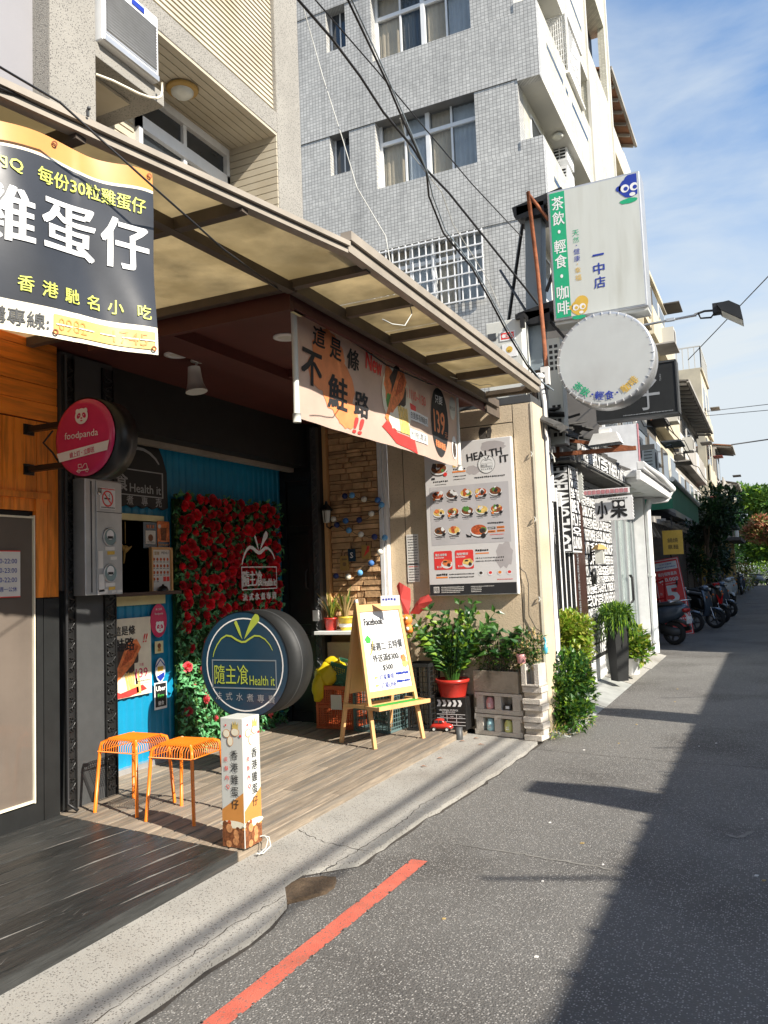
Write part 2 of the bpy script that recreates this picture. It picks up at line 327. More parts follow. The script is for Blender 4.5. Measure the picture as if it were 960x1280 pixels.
    def ribbon(s, P, w, y, mi=0):
        """flat stroke along points in (x, z)"""
        V = []; F = []
        for i, p in enumerate(P):
            a = P[max(i - 1, 0)]; b = P[min(i + 1, len(P) - 1)]; dx, dz = b[0] - a[0], b[1] - a[1]; l = math.hypot(dx, dz) or 1
            ww = w[i] if isinstance(w, (list, tuple)) else w; V += [(p[0] + dz / l * ww / 2, y, p[1] - dx / l * ww / 2), (p[0] - dz / l * ww / 2, y, p[1] + dx / l * ww / 2)]
        for i in range(len(P) - 1): F.append((2 * i, 2 * i + 2, 2 * i + 3, 2 * i + 1))
        return s.add(V, F, mi)
    def text(s, t, x, z, h, y, mi=0, w=None, bold=0.0, al='c', thick=0, rot=0, shear=0):
        """letters fitted to height h (and width w), middle at z, in the plane y"""
        V, F = text_geo(t, 0)
        if not V: return s
        if bold and not thick:  # heavier strokes: the same letters set again, slightly aside
            d = bold * .62; n0 = len(V); sh = ((d, d * .6), (-d, d * .6), (d, -d * .6), (-d, -d * .6), (0, 0)) if bold > .012 else ((d, 0), (-d, 0))
            V = [(v[0] + a, v[1] + b) for a, b in sh for v in V]; F = [tuple(i + n0 * k for i in f) for k in range(len(sh)) for f in F]
        x0 = min(v[0] for v in V); x1 = max(v[0] for v in V); z0 = min(v[1] for v in V); z1 = max(v[1] for v in V)
        k = h / (z1 - z0); kx = w / (x1 - x0) if w else k; W = (x1 - x0) * kx
        ox = {'c': -W / 2, 'l': 0, 'r': -W}[al]; P = []
        for v in V:
            a = (v[0] - x0) * kx + ox; b = (v[1] - (z0 + z1) / 2) * k; a += shear * b
            P.append((x + a * math.cos(rot) - b * math.sin(rot), y - .00012 * (len(P) // n0 if bold and not thick else 0), z + a * math.sin(rot) + b * math.cos(rot)))
        if thick:
            n = len(P); ed = {}
            for f in F:
                for i in range(len(f)): e = (f[i], f[(i + 1) % len(f)]); ed[e] = 1
            sides = [(a, b) for a, b in ed if (b, a) not in ed]
            s.add(P + [(p[0], p[1] + thick, p[2]) for p in P], list(F) + [(b, a, n + a, n + b) for a, b in sides], mi)
        else: s.add(P, F, mi)
        return s
    def strip_words(s, x0, x1, z, h, y, mi, seed=0, gap=.35):
        """small print too fine to read: a row of short marks of character width"""
        g = random.Random(seed); x = x0
        while x < x1 - h * .5:
            s.rect(x, x + h * .7, z - h / 2 * g.uniform(.5, 1), z + h / 2 * g.uniform(.5, 1), y, mi); x += h * (.7 + gap * g.uniform(.6, 1.6))
        return s
    def sphere(s, c, r, nu=12, nv=8, sc=(1, 1, 1), mi=0):
        V = []; F = []
        for j in range(nv + 1):
            p = math.pi * j / nv
            for i in range(nu): t = 2 * math.pi * i / nu; V.append((c[0] + r * sc[0] * math.sin(p) * math.cos(t), c[1] + r * sc[1] * math.sin(p) * math.sin(t), c[2] - r * sc[2] * math.cos(p)))
        for j in range(nv):
            for i in range(nu): F.append((j * nu + i, j * nu + (i + 1) % nu, (j + 1) * nu + (i + 1) % nu, (j + 1) * nu + i))
        return s.add(V, F, mi, True)
    def build(s, name, mats, parent=None, world=False, bevel=0, stuff=False, loc=None, label=None, structure=False):
        V = s.V
        if world and parent is not None:
            inv = MW[parent].inverted(); V = [inv @ Vector(v) for v in V]
        me = bpy.data.meshes.new(name); me.from_pydata([tuple(v) for v in V], [], s.F)
        if isinstance(mats, str): mats = [mats]
        for m in mats: me.materials.append(M[m])
        me.polygons.foreach_set('material_index', s.I); me.polygons.foreach_set('use_smooth', s.sm); me.update()
        o = bpy.data.objects.new(name, me); COL.objects.link(o)
        if loc: o.location = loc
        if parent is not None: o.parent = parent; MW[o] = MW[parent].copy()
        else: MW[o] = Matrix.Identity(4)
        if bevel:
            b = o.modifiers.new('bevel', 'BEVEL'); b.width = bevel; b.segments = 2; b.limit_method = 'ANGLE'; b.angle_limit = R(40)
        if stuff: o['kind'] = 'stuff'
        if structure: o['kind'] = 'structure'
        if label: o['label'] = label
        return o

def thing(name, label, cat, loc=(0, 0, 0), rz=0, group=None, tilt=None):
    o = bpy.data.objects.new(name, None); COL.objects.link(o); o.empty_display_size = .2
    e = Euler((tilt[0], tilt[1], rz)) if tilt else Euler((0, 0, rz))
    o.location = loc; o.rotation_euler = e; MW[o] = Matrix.Translation(loc) @ e.to_matrix().to_4x4()
    return tag(o, label, cat, group)
def tag(o, label, cat, group=None):
    o['label'] = label; o['category'] = cat
    if group: o['group'] = group
    return o
def dup(root, loc, rz=None, label=None, group=None, scale=None):
    def rec(o, parent):
        c = o.copy(); COL.objects.link(c)
        if parent is not None: c.parent = parent
        for ch in kids.get(o, ()): rec(ch, c)
        return c
    kids = {}
    for o in list(COL.objects):
        if o.parent is not None: kids.setdefault(o.parent, []).append(o)
    c = rec(root, None); c.location = loc
    if rz is not None: c.rotation_euler = (0, 0, rz)
    if label: c['label'] = label
    if group: c['group'] = group
    if scale: c.scale = (scale,) * 3
    return c
def dens(t, L):
    """split long triangles so that print can follow a wavy cloth"""
    V = [Vector(v) for v in t.V]; F = []; I = []
    st_ = [((f[0], f[i], f[i + 1]), m) for f, m in zip(t.F, t.I) for i in range(1, len(f) - 1)]
    while st_:
        (a, b, c), m = st_.pop(); e = ((V[a] - V[b]).length, (V[b] - V[c]).length, (V[c] - V[a]).length); k = e.index(max(e))
        if e[k] < L: F.append((a, b, c)); I.append(m); continue
        p, q, r = ((a, b, c), (b, c, a), (c, a, b))[k]; V.append((V[p] + V[q]) / 2); n = len(V) - 1; st_ += [((p, n, r), m), ((n, q, r), m)]
    t.V = [tuple(v) for v in V]; t.F = F; t.I = I; t.sm = [False] * len(F); return t
def wbox(a, b, name, m, parent=None, bevel=0, **k): return MB().box(a, b).build(name, m, parent, world=True, bevel=bevel, **k)
HALF = math.pi / 2

def leaf(mb, p, d, n, l, w, mi=0, bend=.15):
    """one leaf of four faces from p along d, folded about its midrib"""
    d = Vector(d).normalized(); n = Vector(n); s = d.cross(n)
    if s.length < 1e-4: s = d.cross(Vector((.3, .5, .8)))
    s.normalize(); u = s.cross(d).normalized(); p = Vector(p)
    a = p; b = p + d * l * .5 + u * l * bend * .5; c = p + d * l - u * l * bend * .4
    L1 = p + d * l * .38 + s * w / 2 + u * l * bend * .9; L2 = p + d * l * .38 - s * w / 2 + u * l * bend * .9
    mb.add([a, L1, c, b, L2], [(0, 3, 1), (3, 2, 1), (0, 4, 3), (3, 4, 2)], mi)
def foliage(mb, clumps, n, l, w, g, nm=1, up=.3):
    """leaves through clumps (centre, radii)"""
    tot = sum(c[1][0] * c[1][1] * c[1][2] for c in clumps)
    for c, r in clumps:
        k = max(4, int(n * r[0] * r[1] * r[2] / tot)); c = Vector(c)
        for _ in range(k):
            v = Vector((g.gauss(0, 1), g.gauss(0, 1), g.gauss(0, 1))).normalized(); q = g.random() ** .45
            p = c + Vector((v.x * r[0], v.y * r[1], v.z * r[2])) * q
            d = (v + Vector((g.uniform(-.8, .8), g.uniform(-.8, .8), g.uniform(-.5, .8) + up))).normalized()
            k2 = g.uniform(.7, 1.3); leaf(mb, p, d, (g.uniform(-.6, .6), g.uniform(-.6, .6), 1), l * k2, w * k2, g.randrange(nm), g.uniform(.05, .3))

# ================================================================== SETTING
MB().add([(-400, -400, -.07), (400, -400, -.07), (400, 500, -.07), (-400, 500, -.07)], [(0, 1, 2, 3)]).build('ground', 'terrain', structure=True)
MB().add([(-2.75, -14, -.03), (3.9, -14, -.03), (3.9, 54, -.03), (-2.75, 54, -.03)], [(0, 1, 2, 3)]).build('road', 'asphalt', structure=True)
MB().add([(-14, 54, -.032), (30, 54, -.032), (30, 62, -.032), (-14, 62, -.032)], [(0, 1, 2, 3)]).build('cross_road', 'asphalt', structure=True)

def slab(mb, P, z0, z1, mi=0):
    n = len(P); V = [(x, y, z1) for x, y in P] + [(x, y, z0) for x, y in P]
    return mb.add(V, [tuple(range(n)), tuple(range(2 * n - 1, n - 1, -1))] + [(i, n + i, n + (i + 1) % n, (i + 1) % n) for i in range(n)], mi)
def clip(P, a, b, c):
    """keep a*x + b*y <= c"""
    out = []
    for i in range(len(P)):
        p, q = P[i], P[(i + 1) % len(P)]; dp, dq = a * p[0] + b * p[1] - c, a * q[0] + b * q[1] - c
        if dp <= 0: out.append(p)
        if dp * dq < 0: t = dp / (dp - dq); out.append((p[0] + (q[0] - p[0]) * t, p[1] + (q[1] - p[1]) * t))
    return out
# pavement with a broken edge
g = random.Random(3); pts = [(-2.16, -6)]
y = -6
while y < 7.3:
    base = -2.16 + .018 * max(0, y - 1) + .06 * max(0, min(1, (y - 4.6) / 1.2))
    x = base + g.choice((-.014, -.004, 0, 0, .003, .012)) - (.05 if 3.2 < y < 3.75 else 0) - (.16 if 3.42 < y < 3.72 else 0)
    pts.append((x, y)); y += g.uniform(.06, .22)
pts += [(-1.985, 7.3), (-2.1, 7.42), (-4.9, 7.42), (-4.9, -6)]
sw = slab(MB(), pts, -.06, 0).build('sidewalk', 'sidewalk', structure=True)
cr = MB()
def crack(P, w, z, mb, gg):
    Q = []
    for a, b in zip(P, P[1:]):
        n = max(2, int((Vector(b) - Vector(a)).length / .035))
        for i in range(n): t = i / n; Q.append((a[0] + (b[0] - a[0]) * t + gg.uniform(-.012, .012), a[1] + (b[1] - a[1]) * t + gg.uniform(-.012, .012)))
    Q.append(P[-1]); V = []; F = []
    for i, p in enumerate(Q):
        a = Q[max(i - 1, 0)]; b = Q[min(i + 1, len(Q) - 1)]; dx, dy = b[0] - a[0], b[1] - a[1]; l = math.hypot(dx, dy) or 1; k = w * gg.uniform(.3, 1)
        V += [(p[0] + dy / l * k, p[1] - dx / l * k, z), (p[0] - dy / l * k, p[1] + dx / l * k, z)]
    for i in range(len(Q) - 1): F.append((2 * i, 2 * i + 2, 2 * i + 3, 2 * i + 1))
    mb.add(V, F)
crack([(-2.24, 2.0), (-2.25, 3.1), (-2.22, 3.4)], .0032, .002, cr, g)
crack([(-2.2, 3.75), (-2.16, 4.6), (-2.2, 5.0)], .0032, .002, cr, g)
crack([(-2.7, 4.3), (-2.45, 4.15), (-2.12, 4.1)], .003, .002, cr, g)
crack([(-2.2, 5.0), (-2.13, 5.6), (-2.1, 6.6)], .003, .002, cr, g)
cr.build('cracks', 'grime', sw)
gm = MB()
for x, y, r in ((-2.2, 3.55, .12), (-2.16, 3.63, .09), (-2.22, 3.46, .07)):
    P = [(x + r * g.uniform(.7, 1.1) * math.cos(t * .4), y + 1.4 * r * g.uniform(.7, 1.1) * math.sin(t * .4)) for t in range(15)]
    slab(gm, P, -.04, -.018 + r * .05)
gm.build('soil_patch', 'soil', structure=True)
# dirt gathered along the pavement edge, seams and patches of the road
gt = MB(); P = [(p[0] + .004 + g.uniform(0, .028), p[1]) for p in pts[1:-4]]
gt.add([(p[0] - .04, p[1], -.0285) for p in P] + [(p[0], p[1], -.0285) for p in P], [(i, len(P) + i, len(P) + i + 1, i + 1) for i in range(len(P) - 1)])
gt.build('edge_grime', 'grime', structure=True)
rs = MB()
crack([(.02, 5.4), (.0, 4.3), (.02, 3.95)], .007, -.027, rs, g); crack([(.02, 5.4), (.6, 5.35)], .006, -.027, rs, g); crack([(.02, 3.95), (.5, 3.9)], .007, -.027, rs, g)
crack([(-1.95, 7.0), (-.9, 6.85), (0, 6.8)], .004, -.027, rs, g)
rs.build('road_seams', 'grime', structure=True)
pt_ = MB()
for _ in range(20):
    x, y = g.uniform(-1.9, .6), g.uniform(2.6, 11); a = g.uniform(.006, .018)
    slab(pt_, [(x, y), (x + a, y + a * .3), (x + a * 1.3, y + a), (x + a * .2, y + a * .9)], -.029, -.024, g.choice((0, 0, 1)))
pt_.build('road_litter', ['paper', 'leaf_dry'], stuff=True)
# red no-stopping line
rl = MB(); P = []
for i in range(41):
    t = i / 40; y = -3 + t * 7.13; P.append((-1.965 + .021 * y + g.uniform(-.004, .004), y))
rl.add([(x + .004, y, -.026) for x, y in P] + [(x + .098, y, -.026) for x, y in P], [(i, 41 + i, 42 + i, i + 1) for i in range(40)])
rlo = rl.build('red_line', 'red_paint', structure=True)
ch = MB()
for _ in range(150):
    y = g.uniform(1.5, 4.1); e = g.random(); x = -1.965 + .021 * y + (g.choice((.004, .098)) + g.uniform(-.004, .004) if e < .65 else g.uniform(.01, .09)); a = g.uniform(.003, .011) * (1 if e < .65 else .5); n = 6; o_ = g.uniform(0, 6)
    ch.add([(x + a * g.uniform(.5, 1) * math.cos(o_ + k), y + 1.6 * a * g.uniform(.5, 1) * math.sin(o_ + k), -.0248) for k in range(n)], [tuple(range(n))])
ch.build('line_chips', 'asphalt', rlo, stuff=True)
pm_ = MB()
for P, w_ in (([(-1.75, 4.45), (-1.3, 4.40), (-.85, 4.33)], .012), ([(-1.35, 6.05), (-1.0, 5.95), (-.75, 5.9)], .008), ([(-.35, 5.1), (-.28, 5.05), (-.2, 5.2)], .02)):
    crack(P, w_, -.0275, pm_, g)
pm_.build('pale_scuffs', 'scuff', structure=True)

# ================================================================== DECKS
DZ = .055
def planks(root, region, ang, width, x0, x1, y0, y1, z0, z1, m, gap=.006, name='plank', cuts=()):
    """boards laid at an angle (dx/dy) and cut to the region's half planes"""
    x = x0; i = 0
    while x < x1:
        wd = width * rnd.uniform(.97, 1.03); ys = [y0] + list(rnd.choice(cuts)) + [y1] if cuts else [y0, y1]
        for ya, yb in zip(ys, ys[1:]):
            P = [(x + gap / 2 + ang * ya, ya + .002), (x + wd - gap / 2 + ang * ya, ya + .002), (x + wd - gap / 2 + ang * yb, yb - .002), (x + gap / 2 + ang * yb, yb - .002)]
            for r in region: P = clip(P, *r) if P else P
            if len(P) > 2:
                dz = rnd.uniform(-.0022, .0012); mb = slab(MB(), P, z0, z1 + dz); mb.build(name, m, root, world=True)
        x += wd; i += 1
dk = thing('black_deck', 'low platform of worn black boards in front of the orange timber shop', 'deck', (-3.5, 1, 0))
E1 = (-4.27, 3.92); E2 = (-2.72, 3.70)  # joint with the brown deck
jn = (E1[1] - E2[1]); # line through E1, E2: normal pointing +y
nx, ny = -(E2[1] - E1[1]), (E2[0] - E1[0]); cc = nx * E1[0] + ny * E1[1]
planks(dk, [(-1, 0, 4.27), (1, 0, -2.745), (nx, ny, cc)], .135, .150, -5.0, -2.0, -4, 4.2, .02, DZ, 'black_wood', .018)
MB().box((-2.743, -4, 0), (-2.715, 3.70, DZ + .004)).build('fascia_board', 'black_wood', dk, world=True)
MB().box((-4.27, -4, .002), (-2.75, 3.6, .018)).build('joist_base', 'black_matt', dk, world=True)
we = MB(); g = random.Random(77)
for k in range(22):
    x = -5.0 + .15 * k; y = -1 + g.uniform(0, .5)
    while y < 3.9:
        l = g.uniform(.1, .7); P = [(x + .135 * y + .003, y), (x + .135 * y + .003 + g.uniform(.003, .006), y + l * .3), (x + .135 * (y + l) + .004, y + l), (x + .135 * (y + l) + .0015, y + l)]
        for r in ((-1, 0, 4.25), (1, 0, -2.75), (nx, ny, cc - .01)): P = clip(P, *r) if P else P
        if len(P) > 2 and g.random() < .75: we.add([(a, b, DZ + .0012) for a, b in P], [tuple(range(len(P)))])
        y += l + g.uniform(.05, .5)
for _ in range(170):
    x, y, a, l = g.uniform(-4.2, -2.8), g.uniform(1.2, 3.6), g.uniform(-.5, .9), g.uniform(.01, .12); we.add([(x, y, DZ + .0012), (x + .002, y, DZ + .0012), (x + l * a, y + l, DZ + .0012)], [(0, 1, 2)])
we.build('worn_edges', 'worn_grey', dk, world=True, stuff=True)
dw = thing('brown_deck', 'weathered brown wooden deck in front of the blue wall', 'deck', (-3.5, 5.5, 0))
planks(dw, [(-nx, -ny, -cc - .004), (-1, 0, 4.69), (1, 0, -2.745)], -.02, .125, -4.72, -2.5, 3.6, 7.36, .02, DZ, 'deck_wood', .017, cuts=((), (), (5.6,), (4.9,)))
MB().box((-2.743, 3.71, 0), (-2.715, 7.36, DZ - .004)).build('fascia_board', 'deck_wood', dw, world=True)
MB().box((-4.69, 4.0, .002), (-2.75, 7.2, .018)).build('joist_base', 'black_matt', dw, world=True)

# ================================================================== LEFT CONCRETE BUILDING
bl = thing('concrete_apartment_building', 'washed concrete building with beige siding above the food stall canopy', 'building', (-6, 5, 0))
B = lambda a, b, n, m, **k: wbox(a, b, n, m, bl, **k)
B((-4.72, 3.90, 3.2), (-4.3, 4.33, 10), 'pillar', 'granolith', bevel=.01)
B((-5.6, 6.84, 3.2), (-4.3, 7.31, 10), 'pillar', 'granolith', bevel=.01)
B((-9, -6, 3.0), (-4.47, 3.90, 10), 'wall', 'pale_plaster')
B((-9, 6.9, 3.0), (-5.61, 7.3, 10), 'rear_wall', 'granolith')
B((-5.3, 4.33, 6.13), (-4.302, 6.84, 6.35), 'beam', 'granolith', bevel=.008)
B((-5.25, 4.33, 8.6), (-4.302, 6.84, 8.9), 'beam', 'granolith')
B((-9, 7.312, 3.0), (-5.6, 7.32, 10), 'end_wall', 'granolith')
def siding(a, b, axis, step, name, m, parent, proud=.012):
    """boards of a clad wall, one mesh: a..b corners, boards stacked in z, face along axis sign"""
    mb = MB(); z = a[2]
    while z < b[2] - .005:
        z1 = min(z + step, b[2])
        if axis == '+x': mb.add([(a[0], a[1], z), (a[0], b[1], z), (a[0] + proud, b[1], z + .006), (a[0] + proud, a[1], z + .006), (a[0] + proud * .35, b[1], z1), (a[0] + proud * .35, a[1], z1)], [(0, 1, 2, 3), (3, 2, 4, 5)])
        elif axis == '-y': mb.add([(a[0], a[1], z), (b[0], a[1], z), (b[0], a[1] - proud, z + .006), (a[0], a[1] - proud, z + .006), (b[0], a[1] - proud * .35, z1), (a[0], a[1] - proud * .35, z1)], [(0, 1, 2, 3), (3, 2, 4, 5)])
        z = z1
    return mb.build(name, m, parent, world=True, stuff=True)
B((-5.2, 4.33, 6.352), (-4.36, 6.84, 8.6), 'upper_wall', 'siding')
siding((-4.36, 4.33, 6.352), (-4.36, 6.84, 8.6), '+x', .052, 'upper_siding', 'siding', bl, .018)
# recess with soffit boards, rear wall, window
B((-5.3, 4.33, 3.2), (-4.95, 5.45, 6.13), 'recess_wall', 'siding')
siding((-4.948, 4.33, 3.2), (-4.948, 5.42, 6.10), '+x', .075, 'recess_siding', 'siding', bl, .015)
B((-5.3, 5.45, 3.2), (-4.98, 6.84, 5.36), 'recess_wall', 'siding')
sf = MB(); x = -4.94
while x < -4.31:
    sf.box((x, 4.335, 6.10), (x + .072, 6.835, 6.128)); x += .08
sf.build('soffit_boards', 'siding', bl, world=True)
sd = MB(); z = 3.3
while z < 6.1: sd.box((-4.94, 6.822, z), (-4.31, 6.838, z + .066)); z += .074
sd.build('reveal_boards', 'siding', bl, world=True)
wn = MB()
for a, b in (((-5.0, 5.45, 6.02), (-4.9, 6.83, 6.10)), ((-5.0, 5.45, 5.68), (-4.9, 6.83, 5.80)), ((-5.0, 5.45, 5.36), (-4.9, 6.83, 5.46)), ((-5.0, 5.45, 5.46), (-4.9, 5.50, 6.02)), ((-5.0, 6.78, 5.46), (-4.9, 6.83, 6.02)), ((-4.985, 6.09, 5.46), (-4.915, 6.14, 5.68)), ((-4.985, 6.09, 5.80), (-4.915, 6.14, 6.02))): wn.box(a, b)
wo = wn.build('window', 'white_frame', bl, world=True)
MB().box((-4.96, 5.5, 5.46), (-4.95, 6.78, 6.02)).build('pane', 'glass_dark', wo, world=True)
# concrete shelf carrying the air conditioner
B((-4.95, 4.33, 5.49), (-4.31, 5.1, 5.61), 'ledge', 'granolith', bevel=.006)
B((-4.95, 4.335, 5.463), (-4.5, 4.9, 5.488), 'ledge_boards', 'siding')
lp = thing('ceiling_light', 'round globe light with a tan rim under the concrete building\'s overhang', 'ceiling light', (-4.62, 5.72, 6.10))
MB().lathe([(.13, 0), (.15, -.015), (.14, -.035), (.10, -.04)], n=28).build('rim', 'gold_wood', lp)
MB().lathe([(.105, -.03), (.10, -.06), (.07, -.085), (.0, -.095)], n=24).build('globe', 'lamp_glass', lp)
ac = thing('window_air_conditioner', 'boxy window air conditioner with ribbed face on a concrete ledge', 'air conditioner', (-4.53, 4.66, 5.612))
MB().box((-.25, -.31, 0), (.28, .31, .56)).build('casing', 'white_frame', ac, bevel=.012)
gr = MB().box((.281, -.28, .07), (.284, .28, .46))
for i in range(15):
    z = .085 + i * .025; gr.add([(.284, -.275, z), (.284, .275, z), (.297, .275, z + .010), (.297, -.275, z + .010), (.284, .275, z + .021), (.284, -.275, z + .021)], [(0, 1, 2, 3), (3, 2, 4, 5)])
gr.build('grille', 'aluminium', ac)
MB().box((.282, -.305, .0), (.292, .305, .05)).build('drip_tray', 'aluminium', ac, bevel=.005)
MB().box((.282, .0, .485), (.287, .14, .53)).build('badge', 'sign_blue', ac)
tag(MB().tube([(-4.30, 4.33, 5.335), (-4.22, 4.42, 5.31), (-4.18, 4.52, 5.30), (-4.17, 4.64, 5.315), (-4.17, 4.76, 5.35), (-4.18, 4.86, 5.40), (-4.20, 4.93, 5.46), (-4.22, 4.97, 5.53), (-4.23, 4.98, 5.61)], .010).build('drain_hose', 'banner_white'), 'cream drain hose curving below the window air conditioner', 'hose')

# ================================================================== CANOPIES
OX = -1.765
c1 = thing('near_canopy', 'nearer stretch of lean-to canopy, cut by the left edge of the photo', 'canopy', (-3, 2, 3.1))
c2 = thing('far_canopy', 'farther stretch of lean-to canopy reaching the cream stucco pier', 'canopy', (-2, 5.4, 3.1))
def ex(y): return -1.74 + .223 * (y - 3.42) if y < 3.42 else OX
def rail(mb, pa, pb, zs=(3.105, 3.155, 3.205)):
    a, b = Vector(pa), Vector(pb); d = (b - a).normalized(); s = Vector((d.y, -d.x, 0))
    for z0, z1, o, t in ((zs[0], zs[1], 0, .05), (zs[1] + .004, zs[2], .018, .06)):
        A = a + s * o; Bq = b + s * o; q = -s * t
        V = [(*v.xy, z) for z in (z0, z1) for v in (A, Bq, Bq + q, A + q)]
        mb.add(V, [(3, 2, 1, 0), (4, 5, 6, 7), (0, 1, 5, 4), (1, 2, 6, 5), (2, 3, 7, 6), (3, 0, 4, 7)])
    return mb
rail(MB(), (ex(-4), -4, 0), (ex(3.42), 3.42, 0), (3.095, 3.120, 3.148)).build('front_rail', 'canopy_frame', c1, world=True)
rail(MB(), (OX, 3.425, 0), (OX, 7.05, 0)).build('front_rail', 'canopy_frame', c2, world=True)
for y in (-1.6, -.5, .6, 1.25, 2.03, 2.78):
    MB().beam((ex(y) - .04, y, 3.103), (-4.29, y, 3.12), .045, .055).build('purlin', 'canopy_beam', c1, world=True)
MB().beam((-2.62, -4, 3.100), (-2.27, 3.70, 3.100), .05, .050).build('middle_rail', 'canopy_beam', c1, world=True)
ys = [-2.5, -1.6, -.5, .6, 1.25, 2.03, 2.78, 3.70]
for a, b in zip(ys, ys[1:]):
    V = [(ex(a) - .055, a + .01, 3.136), (ex(b) - .055, b - .01, 3.136), (-4.29, b - .01, 3.152), (-4.29, a + .01, 3.152)]
    MB().add(V + [(v[0], v[1], v[2] + .006) for v in V], [(3, 2, 1, 0), (4, 5, 6, 7), (0, 1, 5, 4), (1, 2, 6, 5), (2, 3, 7, 6), (3, 0, 4, 7)][:2]).build('roof_panel', 'canopy_sheet', c1, world=True)
py = [3.70, 4.32, 4.96, 5.6, 6.24, 6.98]
for y in py[1:-1] + [7.02]: MB().beam((OX - .045, y, 3.135), (-2.25, y, 3.135), .04, .06).build('purlin', 'canopy_beam', c2, world=True)
MB().beam((OX - .03, 3.70, 3.13), (-4.28, 3.70, 3.13), .05, .07).build('purlin', 'canopy_beam', c2, world=True)
MB().beam((-2.275, 3.73, 3.12), (-2.275, 7.4, 3.12), .05, .07).build('inner_rail', 'canopy_beam', c2, world=True)
for a, b in zip(py, py[1:]):
    MB().box((-2.9, a + .01, 3.19), (OX - .05, b - .01, 3.196)).build('roof_panel', 'canopy_sheet', c2, world=True)
MB().box((-4.29, 3.72, 3.215), (-2.9, 7.45, 3.24)).build('roof_sheet', 'canopy_beam', c2, world=True)
# boxed dark red ceiling over the stall
rc = thing('stall_ceiling', 'dark red boarded ceiling with a dropped frame over the blue stall', 'ceiling', (-3.3, 5.5, 3.1))
MB().box((-4.62, 3.705, 3.150), (-2.302, 7.46, 3.185)).build('ceiling_board', 'dark_red', rc, world=True)
MB().box((-3.80, 3.735, 3.00), (-2.302, 3.775, 3.149)).build('front_fascia', 'dark_red', rc, world=True)
MB().box((-2.335, 3.777, 3.02), (-2.302, 7.44, 3.149)).build('side_fascia', 'dark_red', rc, world=True)
MB().box((-3.55, 3.777, 3.07), (-3.30, 7.44, 3.149)).build('drop_beam', 'dark_red', rc, world=True)
MB().box((-3.30, 5.3, 3.09), (-2.337, 5.42, 3.149)).build('drop_beam', 'dark_red', rc, world=True)
for i, (px, py_) in enumerate(((220, 443), (357, 421), (402, 494), (432, 512))):
    p = at_z(px, py_, 3.148); lb = ('recessed ceiling light nearest the orange wall', 'recessed ceiling light just left of the peach banner\'s pole', 'recessed ceiling light under the peach banner, nearer one', 'recessed ceiling light under the peach banner, farther one')[i]
    d = thing('downlight', lb, 'ceiling light', p, group='recessed lights in the red ceiling')
    MB().lathe([(.085, 0), (.085, -.008), (.058, -.012), (.055, .0)], n=26).build('trim', 'white_frame', d)
    MB().lathe([(.056, -.003), (0, -.004)], n=20).build('lens', 'lamp_glass', d)
p = at_z(247, 450, 3.148)
sl = thing('spotlight', 'cream cone spotlight hanging from the dark red ceiling', 'spotlight', p)
MB().lathe([(.05, 0), (.05, -.015), (.02, -.02)], n=18).build('mount', 'off_white', sl)
MB().tube([(0, 0, -.01), (-.03, 0, -.06)], .008).build('stem', 'off_white', sl)
MB().tube([(-.035, 0, -.05), (-.03, .0, -.11), (-.025, 0, -.17), (-.015, 0, -.235)], [.045, .05, .058, .08], n=18).build('shade', 'off_white', sl)

# ================================================================== ORANGE TIMBER SHOP
os_ = thing('timber_shopfront', 'orange varnished timber shopfront with black lower wall and glass door', 'shopfront', (-4.3, 1, 0))
O = lambda a, b, n, m, **k: wbox(a, b, n, m, os_, **k)
O((-4.75, -6, 0), (-4.30, 3.93, 3.4), 'wall', 'black_matt')
z = 2.62
while z < 3.38:
    h = .118; O((-4.30, -4, z + .003), (-4.278 + rnd.uniform(-.002, .002), 3.925, z + h), 'board', 'orange_wood_h'); z += h + .001
y = 3.93
while y > .9:
    wd = .088; z0 = 2.02 if y < 3.80 else 1.46
    O((-4.30, y - wd + .003, z0), (-4.280 + rnd.uniform(-.002, .002), y, 2.612), 'board', 'orange_wood'); y -= wd
O((-4.30, 1.6, 2.10), (-4.262, 3.86, 2.14), 'door_head', 'orange_wood')
O((-4.30, 3.795, .055), (-4.265, 3.92, 1.452), 'lower_panel', 'black_matt')
O((-4.30, 3.74, 1.46), (-4.268, 3.79, 2.10), 'door_post', 'orange_wood')
O((-4.30, 3.74, .055), (-4.266, 3.79, 1.455), 'door_post', 'black_matt')
O((-4.30, 1.0, .055), (-4.262, 3.74, .175), 'door_sill', 'black_matt')
dd = MB()
for a, b in (((-4.30, 3.717, .18), (-4.262, 3.727, 1.99)), ((-4.30, 2.2, 1.97), (-4.262, 3.714, 1.982)), ((-4.30, 2.2, .185), (-4.262, 3.714, .20)), ((-4.30, 2.18, .18), (-4.262, 2.2, 1.99))): dd.box(a, b)
gd = dd.build('glass_door', 'banner_white', os_, world=True)
MB().box((-4.285, 2.2, .20), (-4.278, 3.715, 1.97)).build('pane', 'glass_shop', gd, world=True)
MB().tube([(-4.24, 3.96, 3.1), (-4.235, 3.955, 1.5), (-4.24, 3.962, .9), (-4.23, 3.95, .12), (-4.18, 3.99, .07)], .012).build('cable', 'black', os_, world=True)
O((-4.30, 3.935, 1.5), (-4.255, 3.985, 3.12), 'edge_trim', 'grey_paint')
hp = thing('hours_sheet', 'white sheet of opening hours in blue handwriting on the glass door', 'notice', (-4.262, 3.44, 1.49), HALF)
MB().box((-.17, -.002, -.02), (.17, .001, .27)).build('sheet', 'paper', hp)
t = MB()
for i, s in enumerate(('10:30-22:00', '10:30-23:00', '10:30-22:00', '週一公休')): t.text(s, .145, .205 - i * .058, .03, -.0035, 0, al='r', bold=.006)
t.rect(-.17, .17, -.02, -.014, -.003, 1).rect(-.17, .17, .264, .27, -.003, 1).build('lettering', ['sign_blue', 'red'], hp)

